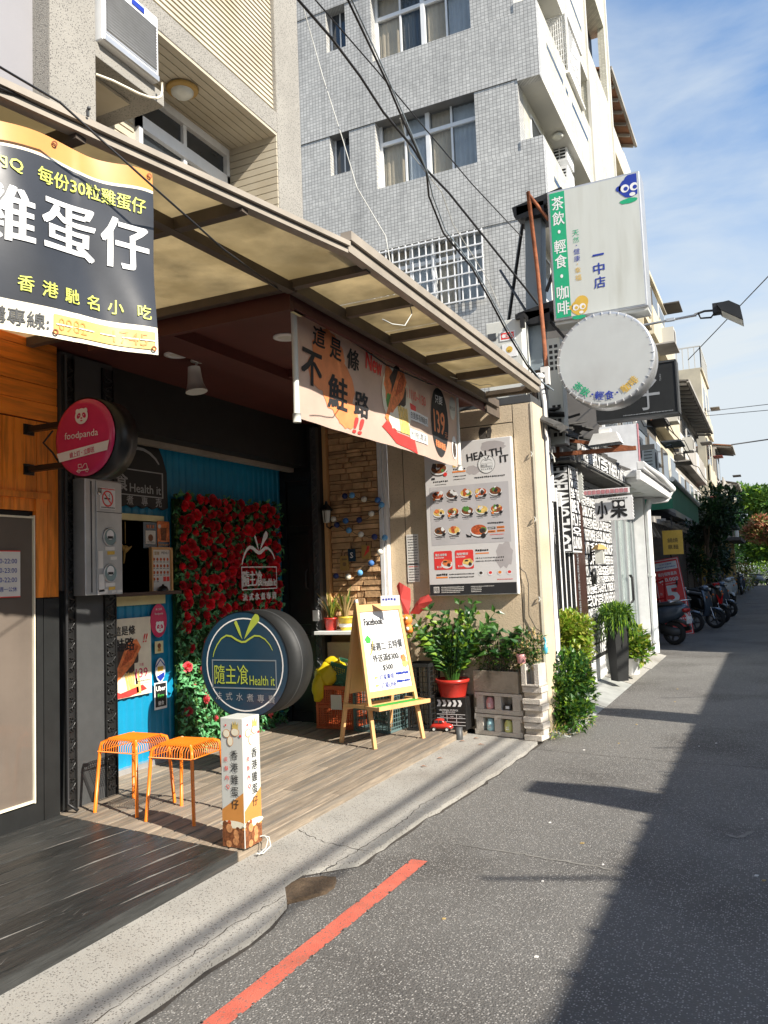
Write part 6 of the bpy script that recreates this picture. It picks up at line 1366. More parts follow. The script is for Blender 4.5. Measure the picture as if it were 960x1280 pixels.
def face_mark(t, cx, cz, s, ia, ibb, ic):
    t.blob(cx, cz, .11 * s, -.0085, ia, 22, rz=.105 * s, j=.07, seed=5).disc(cx - .11 * s, cz + .01 * s, .03 * s, -.0085, ia, 12).disc(cx + .03 * s, cz + .06 * s, .09 * s, -.0090, ia, 18)
    for dx in (-.05, .04): t.disc(cx + dx * s, cz - .0 * s, .042 * s, -.0095, ibb, 16).disc(cx + dx * s + .008 * s, cz - .005 * s, .022 * s, -.0100, ia, 12)
    t.disc(cx + .02 * s, cz - .075 * s, .03 * s, -.0095, ibb, 12, rz=.02 * s); t.blob(cx - .02 * s, cz - .135 * s, .09 * s, -.0083, ic, 16, rz=.028 * s, j=.1, seed=7)
q_ = MB(); face_mark(q_, .375, 1.25, 1.0, 3, 1, 0); q_.V = [(min(v[0], .446), v[1], min(v[2], 1.383)) for v in q_.V]; t.merge(q_); face_mark(t, -.20, .11, .78, 4, 1, 2)
t.build('print', ['sign_green', 'white', 'sign_green', 'sign_blue', 'sign_gold'], rs_)
MB().box((-.47, .03, -.03), (.47, .27, -.001)).build('underside', 'off_white', rs_)
ro = thing('round_light_sign', 'weathered blank round light sign with 茶飲・輕食・咖啡 along its lower rim', 'sign', (-1.375, 8.20, 3.615))
MB().lathe([(.455, .0), (.475, .0), (.485, -.012), (.485, -.26), (.47, -.28), (0, -.28)], n=64, ax='y').build('casing', 'aluminium', ro)
MB().lathe([(.456, .002), (.0, .006)], n=64, ax='y').build('face', 'round_face', ro)
for i in range(36): a = i / 36 * 2 * math.pi; MB().obox((.468 * math.cos(a), -.004, .468 * math.sin(a)), (.028, .006, .006), (0, -a, 0)).build('rim_clip', 'white', ro)
t = MB()
for ch, a, m in (('茶', 222, 0), ('飲', 236, 0), ('・', 248, 1), ('輕', 259, 1), ('食', 274, 1), ('・', 286, 1), ('咖', 300, 2), ('啡', 315, 2)): t.text(ch, .375 * math.cos(R(a)), .375 * math.sin(R(a)), .02 if ch == '・' else .088, -.009, m, rot=R(a - 270), bold=.03)
t.build('lettering', ['sign_green', 'sign_blue', 'sign_gold'], ro)
fl = thing('floodlight', 'black floodlight on a long thin arm reaching over the lane', 'floodlight', (-.95, 8.9, 4.10))
MB().tube([(-.6, 0, -.03), (0, 0, 0), (.42, 0, .012)], .014, 8).box((.12, -.02, -.008), (.20, .02, .022)).build('arm', 'aluminium', fl)
MB().tube([(.40, 0, .02), (.50, 0, .04), (.60, 0, .03)], .012, 6).tube([(.44, -.04, .02), (.46, -.04, -.04), (.56, -.04, -.05), (.60, -.03, .0)], .010, 6).box((.58, -.06, -.01), (.70, .06, .09)).build('joint', 'black', fl)
MB().add([(.62, -.14, .06), (.74, -.14, .07), (.84, -.14, .0), (.86, -.14, -.15), (.66, -.14, -.01), (.62, .14, .06), (.74, .14, .07), (.84, .14, .0), (.86, .14, -.15), (.66, .14, -.01)], [(0, 4, 3, 2, 1), (5, 6, 7, 8, 9), (0, 1, 6, 5), (1, 2, 7, 6), (2, 3, 8, 7), (3, 4, 9, 8), (4, 0, 5, 9)]).build('lamp_head', 'black_paint', fl)
MB().add([(.665, -.12, -.017), (.855, -.12, -.152), (.855, .12, -.152), (.665, .12, -.017)], [(0, 1, 2, 3)]).build('lens', 'lamp_glass', fl)
br = thing('rusty_sign_bracket', 'rusty steel bracket arms reaching out beneath the round light sign', 'bracket', (-2.1, 8.75, 2.9))
Q = lambda a, b, r=.022: MB().beam(at_y(*a, 8.8), at_y(*b, 8.8), r * 2, r * 2).build('arm', 'rust', br, world=True)
Q((688, 569), (795, 560)); Q((688, 548), (792, 560), .018); Q((697, 545), (700, 700), .016); MB().beam(at_y(800, 560, 8.8), at_y(818, 558, 8.8), .05, .05).build('arm', 'grey_paint', br, world=True)
bk = thing('black_shop_sign', 'black rectangular sign with a grey character 子 behind the round sign', 'sign', (-1.45, 11.0, 3.50))
MB().box((-.55, 0, 0), (.50, .22, .68)).build('case', 'black_matt', bk); MB().box((.49, -.01, -.01), (.51, .23, .69)).box((-.55, -.01, .67), (.50, .23, .695)).box((-.55, -.01, -.02), (.50, .23, .0)).build('edge_trim', 'grey_paint', bk)
MB().text('子', .13, .27, .40, -.004, 0, w=.30).strip_words(-.2, .44, .03, .014, -.004, 0, 4).text('TSUKO', .30, .48, .02, -.004, 0, rot=HALF).build('lettering', ['grey_letter'], bk)
wp = thing('white_wall_board', 'tall blank white board with a pink edge above the white shop', 'sign', (-1.97, 12.5, 2.95)); MB().box((-.27, 0, 0), (.28, .08, .72)).build('board', 'white', wp); MB().box((.281, -.002, 0), (.295, .082, .72)).build('edge', 'tile_pink', wp)
fd = thing('white_floodlight', 'white boxy floodlight hanging under the rusty bracket', 'floodlight', tuple(at_y(755, 549, 8.75))); MB().add([(-.17, 0, -.05), (.17, 0, -.04), (.13, 0, .07), (-.11, 0, .07), (-.17, .2, -.05), (.17, .2, -.04), (.13, .2, .07), (-.11, .2, .07)], [(0, 1, 2, 3), (7, 6, 5, 4), (4, 5, 1, 0), (3, 2, 6, 7), (0, 3, 7, 4), (1, 5, 6, 2)]).box((-.06, .05, .07), (.06, .15, .12)).build('housing', 'white', fd); MB().box((-.15, -.004, -.075), (.16, .2, -.05)).build('glass', 'glass_dark', fd)
# utility cabinet above the pier
hc = thing('white_outdoor_unit', 'white outdoor unit with a red 日立 badge above the stucco pier', 'air conditioner', (-2.385, 8.15, 3.25))
MB().box((-.20, 0, 0), (.19, .30, .92)).build('casing', 'off_white', hc, bevel=.008); MB().box((-.05, -.006, .70), (.12, 0, .80)).build('badge', 'white', hc); MB().rect(-.035, .105, .715, .785, -.007, 0).text('日立', .055, .75, .045, -.0085, 1, bold=.03).disc(-.005, .75, .02, -.0085, 1, 14).build('badge_print', ['red', 'white'], hc)
MB().box((-.03, -.006, .52), (.13, 0, .66)).build('plate', 'white', hc); MB().disc(.05, .60, .035, -.008, 0, 16).text('BC', .05, .585, .02, -.009, 1).build('plate_print', ['sign_gold', 'ink'], hc)
MB().box((-.18, -.005, .72), (-.09, -.001, .80)).build('window', 'glass_dark', hc); MB().box((.14, -.05, .90), (.24, .1, .95)).box((.19, -.05, .80), (.23, 0, .9)).build('hinge', 'black', hc)
mb2 = thing('white_meter_box', 'tall white slotted box strapped behind the round sign', 'box', (-1.93, 8.5, 2.85)); MB().box((-.11, 0, 0), (.05, .2, 1.15)).build('case', 'off_white', mb2, bevel=.004); q = MB()
for r in range(5):
    for c in range(2): q.box((-.07 + c * .055, -.004, .08 + r * .075), (-.035 + c * .055, -.001, .12 + r * .075)); q.box((-.07 + c * .055, -.004, .80 + r * .06), (-.035 + c * .055, -.001, .835 + r * .06))
q.build('slots', 'black', mb2); MB().tube([(-.14, .05, -.6), (-.14, .05, 1.4)], .03, 8).build('conduit', 'paper', mb2)
# timber pole wrapped in cables
tp = thing('timber_pole', 'old timber utility pole tangled in cables beside the stucco pier', 'utility pole', (-2.03, 8.05, 0))
MB().tube([(0, 0, 0), (-.01, 0, 1.8), (0, .02, 3.55)], [.085, .08, .07], 12).build('shaft', 'old_timber', tp); g = random.Random(12)
for k in range(9):
    x = g.uniform(-.09, .11); P = [Vector((x + g.uniform(-.015, .015), -.09 - g.uniform(0, .03), z)) for z in (.3, .9, 1.6, 2.2, 2.8, 3.2, 3.5)]; MB().tube(P, g.uniform(.006, .014), 6).build('cable_run', g.choice(('cable', 'cable', 'cable_white', 'old_timber')), tp)
MB().tube([(.075, -.12, .4), (.085, -.12, 3.2), (.06, -.12, 3.42), (-.02, -.12, 3.5)], .024, 8).build('conduit', 'paper', tp)
for (x, z, r_, m) in ((.02, 2.68, .11, 'cable'), (-.01, 2.45, .12, 'cable_white'), (.0, 2.36, .09, 'cable'), (.03, 2.58, .13, 'cable_white')):
    MB().tube([(x + r_ * math.cos(a / 16 * 6.283), -.13 + .02 * math.sin(a), z + r_ * 1.15 * math.sin(a / 16 * 6.283)) for a in range(15)], .006, 6).build('cable_coil', m, tp)
MB().sphere((.04, -.12, 3.46), .05, 10, 8, (1.3, .8, .8)).box((.06, -.10, 3.38), (.14, -.04, 3.56)).build('junction', 'paper', tp)
# overhead cables in view
def wire(name, label, pts, r, m='cable', y0=3.6, y1=8.2, ys=None):
    n = len(pts); P = [at_y(x, y, ys[i] if ys else y0 + (y1 - y0) * i / (n - 1)) for i, (x, y) in enumerate(pts)]; P = [tuple(v) for v in P]
    return tag(MB().tube(P, r, 6).build(name, m), label, 'cable')
wire('overhead_cable', 'thickest black overhead cable sweeping down from the top to the steel post', [(366, -8), (414, 47), (450, 95), (479, 140), (515, 183), (533, 212), (561, 241), (590, 277), (630, 327), (659, 363), (672, 380)], .011, y0=4.6)
wire('overhead_cable', 'straight thin black cable crossing above the barred window to the upper clamp', [(390, -5), (471, 88), (529, 158), (590, 230), (651, 295)], .006, y0=4.6)
wire('overhead_cable', 'black cable bundle dropping from the top edge past the barred window', [(432, -6), (464, 61), (486, 108), (504, 151), (533, 212), (536, 245), (554, 291), (590, 335), (612, 374), (633, 414), (659, 457), (676, 476), (686, 486)], .009, y0=4.6, y1=8.0)
wire('overhead_cable', 'pale cable twisted alongside the bundle past the barred window', [(437, -6), (468, 61), (489, 108), (508, 152), (534, 215), (541, 245), (557, 288), (594, 336), (615, 374), (636, 413), (661, 456), (678, 478), (692, 488)], .006, 'steel_blue', y0=4.6, y1=8.0)
wire('overhead_cable', 'light grey wire hanging lower between the bundle and the steel post', [(500, 148), (512, 190), (533, 216), (552, 240), (566, 280), (590, 318), (610, 350), (625, 385)], .004, 'cable_white', y0=5.8, y1=8.0)
wire('overhead_cable', 'thin wire falling to the canopy edge and curling back', [(378, 5), (403, 94), (428, 173), (446, 234), (482, 295), (489, 335), (508, 365), (515, 392), (506, 407), (490, 405), (478, 399)], .0035, 'cable_white', y0=5.4, y1=3.9)
wire('canopy_cable', 'black cable running down across the canopy from the left edge to the peach banner', [(-10, 78), (75, 128), (130, 178), (190, 232), (235, 272), (280, 312), (335, 352), (352, 364)], .004, ys=[1.60, 1.84, 2.0, 2.16, 2.36, 2.7, 3.4, 3.7])
wire('canopy_cable', 'second black cable lying along the near canopy\'s front rail', [(-10, 106), (60, 134), (118, 160), (180, 188), (240, 212), (330, 252)], .0035, ys=[1.70, 1.9, 2.08, 2.3, 2.5, 2.9])
wire('canopy_cable', 'pale wire slung from the peach banner to the cables on the timber pole', [(395, 378), (440, 412), (500, 440), (560, 470), (600, 482), (640, 476), (675, 467)], .0035, 'cable_white', y0=4.2, y1=7.9)
MW_t = MB().beam((ex(2.0) + .01, 2.02, 3.148), (ex(2.0) + .01, 2.02, 3.172), .008, .008).sphere((ex(2.0) + .015, 2.02, 3.176), .007, 8, 6); tag(MW_t.build('cable_bracket', 'grey_paint'), 'tiny bracket standing on the near canopy\'s rail', 'bracket')
for i, (a, b, r) in enumerate((((840, 405), (975, 320), .012), ((700, 400), (600, 380), .012), ((885, 514), (990, 502), .03), ((880, 520), (990, 510), .03), ((914, 556), (1010, 542), .06))):
    if i == 0: tag(MB().tube([tuple(at_y(860, 450, 24)), tuple(at_y(975, 330, 18))], .012, 5).build('distant_wire', 'cable'), 'hairline wire rising right behind the floodlight', 'cable')
    if i >= 2: tag(MB().tube([tuple(at_y(*a, 40)), tuple(at_y(*b, 40))], r * .5, 5).build('distant_wire', 'cable'), ('', '', 'upper of two distant wires right of the beige tower', 'lower of two distant wires right of the beige tower', 'distant wire leaving the rusty corrugated roof')[i], 'cable')

# ================================================================== LETTERED SHOP
gs_ = thing('lettered_shop', 'narrow shop covered in black and white lettering under a ragged corrugated roof', 'shopfront', (-2.5, 10.4, 0))
G = lambda a, b, n, m='white', **k: wbox(a, b, n, m, gs_, **k)
G((-4.5, 8.6, 0), (-2.14, 12.42, 3.0), 'wall', 'white'); G((-2.139, 9.25, .12), (-2.11, 10.22, 2.35), 'door', 'brown_door')
for y in (9.27, 9.76): G((-2.109, y, .9), (-2.09, y + .42, 2.3), 'door_panel', 'brown_door'); G((-2.109, y, .15), (-2.09, y + .42, .82), 'door_panel', 'brown_door')
words = ['LOVE', 'WE', 'FLY', 'SUN', 'SHBU', 'HEIGH', 'BER', 'SUN', 'UNIVERSE', 'NEED', 'POWER', 'HERE', 'THE', 'OF', 'YOUR', 'OVER']
def word_wall(x0, x1, z0, z1, y, seed, m0=0, big=.16):
    """block capitals packed over a white wall"""
    g = random.Random(seed); t = MB().rect(x0, x1, z0, z1, y, 0); z = z1
    while z > z0 + .05:
        h = min(g.uniform(.6, 1.1) * big, z - z0); x = x0
        while x < x1 - .04:
            w_ = min(g.uniform(.22, .5), x1 - x); wd = g.choice(words)
            if g.random() < .3: t.text(wd, x + w_ / 2, z - h / 2, w_ * .94, y - .002, 1, w=h * .9, bold=.05, rot=HALF * g.choice((1, -1)))
            else: t.text(wd, x + w_ / 2, z - h / 2, h * .88, y - .002, 1, w=w_ * .96, bold=.055)
            x += w_
        z -= h
    return t
def face_x(t, X, Y): return MB().merge(t, Matrix.Translation((X, Y, 0)) @ Matrix.Rotation(HALF, 4, 'Z'))
face_x(word_wall(0, 2.05, .35, 2.6, 0, 4), -2.132, 10.32).build('lettered_wall', ['black', 'white'], gs_, world=True)
face_x(word_wall(.02, .16, .2, 2.2, 0, 5, big=.12), -2.085, 9.3).build('door_lettering', ['brown_door', 'grey_letter'], gs_, world=True); face_x(word_wall(.0, .10, .2, 2.2, 0, 6, big=.12), -2.085, 9.66).build('door_lettering', ['brown_door', 'grey_letter'], gs_, world=True)
MB().merge(word_wall(0, .58, .1, 2.55, 0, 7, big=.13), Matrix.Translation((-2.70, 8.595, 0))).build('lettered_side', ['black', 'white'], gs_, world=True)
g = random.Random(14); x = 0
for i in range(7): xx = -2.16 + i * .028; G((xx, 8.36 + i * .09, .0), (xx + .035, 8.40 + i * .09, 2.55 - .05 * i), 'lettered_slat', 'white'); MB().merge(word_wall(0, .035, .1, 2.4 - .05 * i, 0, 20 + i, big=.05), Matrix.Translation((xx, 8.357 + i * .09, 0))).build('slat_lettering', ['black', 'white'], gs_, world=True)
vs = thing('vertical_letter_sign', 'upright white box sign lettered LOVE UNIVERSE at the lettered shop\'s corner', 'sign', (-2.06, 8.75, 1.70)); MB().box((-.09, 0, 0), (.14, .45, .95)).build('case', 'white', vs, bevel=.004)
t = MB().rect(-.088, .138, .005, .945, -.002, 1); t.text('UNIVERSE', .025, .66, .20, -.004, 0, w=.54, bold=.05, rot=HALF).text('LOVE', .025, .19, .20, -.004, 0, w=.35, bold=.05, rot=HALF).build('lettering', ['white', 'black'], vs); MB().merge(word_wall(.02, .44, .02, .93, 0, 9, big=.15), Matrix.Translation((.142, 0, 0)) @ Matrix.Rotation(HALF, 4, 'Z')).build('side_lettering', ['black', 'white'], vs)
bb = thing('blank_stamp_sign', 'blank white sign with a toothed edge hanging by the lettered shop\'s door', 'sign', tuple(at_y(706.5, 625, 9.35))); P = [(0, 0), (.20, 0)]
for i in range(8): P += [(.215, .012 + i * .036), (.20, .030 + i * .036)]
P += [(.20, .31), (0, .31)]; MB().prism(P, 0, .05).build('board', 'off_white', bb)
for (nm, lb, x0, x1, y, z0, z1) in (('tile_name_strip', 'row of small pink and white tiles above the blank toothed sign', -2.15, -1.94, 9.3, 2.62, 2.68), ('tile_name_strip', 'long row of pink and white tiles above the 小果 sign', -2.06, -1.50, 10.1, 2.42, 2.49)):
    o = thing(nm, lb, 'sign', (x0, y, z0)); MB().box((0, 0, 0), (x1 - x0, .03, z1 - z0)).build('strip', 'white', o); k = int((x1 - x0) / .055)
    for i in range(k): MB().box((.006 + i * .055, -.004, .01), (.05 + i * .055, -.0005, z1 - z0 - .01)).build('tile', 'tile_pink', o)
xs = thing('small_shop_sign', 'white toothed sign with black characters 小果 hanging at the lettered shop', 'sign', (-1.73, 10.2, 2.10)); P = [(-.21, 0), (.24, .0)]
for i in range(7): P += [(.255, .02 + i * .04), (.24, .04 + i * .04)]
P += [(.24, .30), (-.21, .28)]; MB().prism(P, 0, .05).build('board', 'white', xs); MB().text('小', -.12, .14, .22, -.004, 0, w=.13, bold=.06).text('果', .08, .14, .22, -.004, 0, w=.20, bold=.06).disc(.04, .20, .03, -.006, 1, 14).disc(.12, .20, .03, -.006, 1, 14).strip_words(-.04, .2, .27, .018, -.004, 0, 4).build('print', ['black', 'white'], xs)
# ragged roof and fascia
rf = MB(); g = random.Random(9)
for i in range(38):
    y = 7.75 + i * .13; z = 2.94 - i * .001; V = [(-2.6, y, z + .42), (-1.83 + g.uniform(-.03, .05), y + g.uniform(-.02, .02), z + g.uniform(-.02, .03)), (-1.80 + g.uniform(-.03, .05), y + .11, z + .03 + g.uniform(-.02, .02)), (-2.6, y + .11, z + .45)]; rf.add(V + [(a, b, c - .02) for a, b, c in V], [(0, 1, 2, 3), (7, 6, 5, 4), (1, 5, 6, 2), (0, 4, 5, 1), (3, 2, 6, 7)])
rf.build('corrugated_roof', 'corrugated_dark', gs_, world=True); G((-2.6, 8.5, 2.67), (-1.844, 12.4, 2.70), 'soffit', 'corrugated_dark')
G((-1.842, 8.9, 2.71), (-1.815, 12.42, 2.90), 'fascia'); face_x(word_wall(0, 3.5, 2.715, 2.895, 0, 30, big=.22), -1.813, 8.91).build('fascia_lettering', ['black', 'white'], gs_, world=True)
g = random.Random(2); dbr = MB()
for i in range(26): dbr.obox((-2.15 + g.uniform(-.2, .25), 8.3 + g.uniform(0, 1.6), 3.08 + g.uniform(0, .12)), (g.uniform(.2, .5), g.uniform(.05, .12), .02), (g.uniform(-.3, .3), g.uniform(-.3, .3), g.uniform(0, 3)))
dbr.build('roof_scraps', 'corrugated_dark', gs_, world=True)
ws = thing('wall_lantern', 'small wall lantern with tan hood on the lettered wall', 'lantern', (-2.10, 10.55, 1.72), HALF); MB().lathe([(.11, .04), (.05, .10), (0, .11)], (0, -.12, .0), 4, smooth=False).build('hood', 'gold_wood', ws); MB().box((-.05, -.17, -.14), (.05, -.07, .04)).build('glass', 'lamp_glass', ws); MB().tube([(0, 0, .0), (0, -.07, .02)], .012).box((-.04, 0, -.1), (.04, -.015, .1)).build('bracket', 'black_paint', ws)
bw = tag(MB().lathe([(0, 0), (.10, .01), (.11, .04), (0, .05)], (-2.13, 10.75, 1.42), 18, ax='x').build('hanging_basket', 'black_paint'), 'round black dish below the small lantern on the lettered wall', 'ornament')
# white boutique
wsn = thing('white_shop', 'white corner shop with glass door, deep white eave and fat downpipe', 'shopfront', (-2.2, 13.5, 0))
Wt = lambda a, b, n, m='bld_white', **k: wbox(a, b, n, m, wsn, **k)
Wt((-4.5, 12.44, 0), (-2.75, 14.95, 2.9), 'wall'); Wt((-2.16, 14.62, 0), (-1.96, 14.95, 2.72), 'corner_pier', 'white'); Wt((-2.16, 12.44, 0), (-2.10, 12.52, 2.7), 'door_jamb', 'aluminium')
Wt((-2.17, 12.53, .15), (-2.15, 14.62, 2.65), 'shop_glass', 'glass_clear')
for y in (12.9, 13.55, 13.62, 14.25, 14.55): Wt((-2.15, y, .15), (-2.12, y + .045, 2.66), 'mullion', 'aluminium')
Wt((-2.2, 12.44, .0), (-2.10, 14.62, .148), 'plinth', 'bld_grey'); Wt((-2.2, 12.44, 2.662), (-2.12, 14.62, 2.73), 'door_head')
MB().tube([(-2.09, 13.52, .95), (-2.06, 13.54, 1.0), (-2.06, 13.54, 1.35), (-2.09, 13.52, 1.4)], .012).tube([(-2.09, 13.68, .95), (-2.06, 13.66, 1.0), (-2.06, 13.66, 1.35), (-2.09, 13.68, 1.4)], .012).build('door_handle', 'black', wsn, world=True)
Wt((-2.75, 12.0, 2.74), (-1.62, 15.2, 2.80), 'soffit', 'white'); ev2 = MB()
for x0, x1, z0, z1 in ((-1.62, -1.55, 2.72, 2.86), (-1.60, -1.50, 2.865, 2.98)): ev2.box((x0, 11.6, z0), (x1, 15.3, z1))
ev2.box((-2.75, 11.9, 2.805), (-1.63, 15.25, 2.90)).build('eave', 'white', wsn, world=True, bevel=.01)
MB().tube([(-1.54, 11.6, 2.93), (-1.50, 13.4, 2.93), (-1.52, 15.35, 2.90)], .055, 10).build('gutter', 'white', wsn, world=True)
for y in (12.9, 13.7): MB().box((-2.0, y, 2.732), (-1.85, y + .35, 2.739)).build('downlight', 'lamp_glass', wsn, world=True)
MB().tube([(-1.55, 15.28, 2.86), (-1.62, 15.1, 2.70), (-1.86, 14.72, 2.66), (-1.895, 14.68, 2.5), (-1.895, 14.68, 1.3), (-1.895, 14.68, .05)], .055, 12).lathe([(.066, 0), (.066, .05)], (-1.895, 14.68, 1.35), 12).build('downpipe', 'white', wsn, world=True)
# ramps in front
rm = MB()
for y0, y1, x0, x1, h, m in ((7.55, 9.3, -2.25, -1.79, .10, 0), (9.31, 11.2, -2.25, -1.78, .10, 0), (11.21, 12.9, -2.2, -1.78, .10, 1), (12.91, 14.9, -2.2, -1.76, .10, 1)):
    rm.add([(x0, y0, h), (x1, y0 + .02, -.028), (x1, y1, -.028), (x0, y1, h), (x0, y0, -.05), (x0, y1, -.05)], [(0, 1, 2, 3), (0, 4, 1), (3, 2, 5)], m)
rm.build('ramps', ['ramp', 'sidewalk'], structure=True); MB().box((-4, 7.9, -.05), (-2.23, 12.4, .098)).build('threshold', 'ramp', structure=True)
# green awning and yellow sign
ga = thing('green_awning', 'dark green canvas awning beyond the white shop', 'awning', (-2.2, 18, 2.6)); A_ = [(-2.7, 16.5, 3.40), (-2.7, 22.4, 3.40), (-1.64, 22.5, 3.06), (-1.64, 16.4, 3.16), (-1.64, 16.4, 2.62), (-1.64, 22.5, 2.60), (-2.7, 16.5, 2.62)]
MB().add(A_, [(0, 3, 2, 1), (3, 4, 5, 2), (0, 6, 4, 3)]).build('canvas', 'awning_green', ga, world=True); MB().tube([(-1.62, 16.4, 3.19), (-1.62, 22.5, 3.09)], .05, 8).build('roller', 'off_white', ga, world=True)
wd_ = MB()
for i in range(8): wd_.beam((-2.6, 15.7 + i * .8, 2.5), (-1.8, 15.7 + i * .8, 2.42), .04, .05); wd_.beam((-2.1, 15.7 + i * .7, 2.45), (-2.0, 16.3 + i * .7, 2.1), .06, .03)
wd_.box((-1.95, 15.5, 2.34), (-1.9, 22, 2.44)).build('frame', 'bld_grey', ga, world=True)
ys_ = thing('yellow_sign', 'yellow hanging sign with dark characters in the shade under the awning', 'sign', (-1.75, 17.0, 1.75)); MB().box((-.19, 0, 0), (.19, .06, .48)).build('board', 'sign_gold', ys_); MB().text('鍋燒', 0, .28, .09, -.004, 0, w=.2).text('意麵', 0, .15, .09, -.004, 0, w=.2).build('lettering', ['ink'], ys_); MB().beam((0, .03, .42), (0, .03, .75), .02, .02).build('hanger', 'grey_paint', ys_)
rg = thing('red_sign_board', 'tilted red and white sign board reading $80.000 and a big 5 behind the scooter', 'sign', tuple(at_z(868, 792, -.03)), R(4), tilt=(R(-7), R(-8)))
Wr, Hr = .62, 1.80; MB().box((-Wr, 0, 0), (0, .04, Hr)).build('board', 'red', rg)
t = MB().rect(-Wr + .02, -.02, .02, Hr - .02, -.002, 1).rect(-Wr + .035, -.035, .035, Hr - .035, -.004, 0).rect(-Wr + .06, -.06, Hr - .26, Hr - .08, -.006, 1)
t.text('住商不動產', -Wr / 2, Hr - .13, .035, -.008, 2, w=.28).strip_words(-Wr + .1, -.1, Hr - .20, .03, -.008, 2, 3).text('單月保障最高', -Wr / 2, Hr - .36, .085, -.006, 1, w=.42, bold=.03).text('$80.000', -Wr / 2, Hr - .50, .10, -.006, 1, w=.44, bold=.04).strip_words(-Wr + .15, -.12, Hr - .585, .025, -.006, 1, 6)
t.text('5', -Wr / 2 + .03, Hr - .84, .42, -.006, 1, w=.28, bold=.05).text('獎金', -Wr + .09, Hr - .80, .06, -.006, 1, rot=0, w=.05).text('月', -.08, Hr - 1.12, .06, -.006, 1).strip_words(-Wr + .1, -.1, Hr - 1.3, .05, -.006, 1, 8).strip_words(-Wr + .1, -.1, Hr - 1.42, .04, -.006, 1, 9)
t.build('print', ['red', 'white', 'sign_blue'], rg)

# ================================================================== SHRUBS
def shrub(name, label, loc, clumps, n, l, w_, mats, seed, cat='shrub', stems=6, pot=None, nm=None):
    o = thing(name, label, cat, loc); g = random.Random(seed); q = MB(); foliage(q, clumps, n, l, w_, g, len(mats))
    q.build('leaves', mats, o, stuff=True); s_ = MB()
    for i in range(stems): c, r = clumps[i % len(clumps)]; s_.tube([(g.uniform(-.05, .05), g.uniform(-.05, .05), 0), (c[0] * .5 + g.uniform(-.05, .05), c[1] * .5, c[2] * .5), (c[0], c[1], c[2])], [.012, .009, .005], 5)
    s_.build('stems', 'bark', o, stuff=True)
    if pot: pot(o)
    return o
shrub('leafy_shrub', 'dense glossy green shrub spilling over the kerb right of the concrete blocks', (-1.93, 7.85, 0), [((-.03, 0, .25), (.22, .26, .28)), ((.06, .15, .50), (.22, .28, .24)), ((.16, -.1, .16), (.16, .2, .16)), ((.14, .35, .3), (.14, .2, .26))], 3000, .062, .034, ['leaf', 'leaf_deep', 'leaf', 'leaf_lime', 'leaf_far'], 41)
shrub('leafy_shrub', 'yellow-green shrub rising behind the dense kerb shrub', (-1.90, 8.35, .05), [((0, 0, .86), (.22, .26, .18)), ((.0, .1, .66), (.2, .24, .2))], 1900, .06, .034, ['leaf_lime', 'leaf_yellow', 'leaf_lime', 'leaf_yellow'], 42)
def tallpot(o): MB().lathe([(.11, 0), (.16, .80), (.17, .80), (.17, .76), (.155, .76)], n=4, smooth=False).build('planter', 'black_matt', o)
o = shrub('juniper_planter', 'drooping green juniper in a tall black planter by the lettered shop', (-1.86, 10.75, .08), [((0, 0, .86), (.20, .24, .10))], 900, .09, .018, ['leaf', 'leaf_lime', 'leaf_far'], 43, 'potted plant', 3, tallpot)
g = random.Random(44); q = MB()
for k in range(260):
    a = g.uniform(0, 6.28); r_ = g.uniform(.05, .21); x, y = r_ * math.cos(a), r_ * math.sin(a) * 1.1; ln = g.uniform(.1, .36) * (r_ / .21); z = .92 - r_ * .3
    for j in range(4): leaf(q, (x * (1 + .06 * j), y * (1 + .06 * j), z - ln * j / 4), (x * .6, y * .6, -1), (x, y, .4), ln / 3 + .02, .018, g.randrange(3), .2)
q.build('trailing_shoots', ['leaf', 'leaf_lime', 'leaf_far'], o, stuff=True)
def whitepot(o): MB().lathe([(.09, 0), (.12, .22), (.125, .22), (.11, .2)], n=14).build('pot', 'white', o)
shrub('lime_shrub', 'bright lime-green potted shrub beside the white shop\'s glass', (-1.83, 11.6, .06), [((0, 0, .42), (.25, .3, .24)), ((.08, .1, .30), (.2, .25, .18))], 900, .085, .055, ['leaf_lime', 'leaf_lime', 'leaf_yellow', 'leaf'], 45, 'potted plant', 5, whitepot)
g = random.Random(46); q = MB()
foliage(q, [((-1.93, 7.46, .03), (.12, .14, .07)), ((-1.85, 7.75, .02), (.12, .25, .06)), ((-1.75, 8.1, .02), (.08, .2, .04))], 330, .06, .008, g, 3, up=.7); q.build('kerb_weeds', ['leaf_lime', 'leaf_dry', 'leaf'], stuff=True)

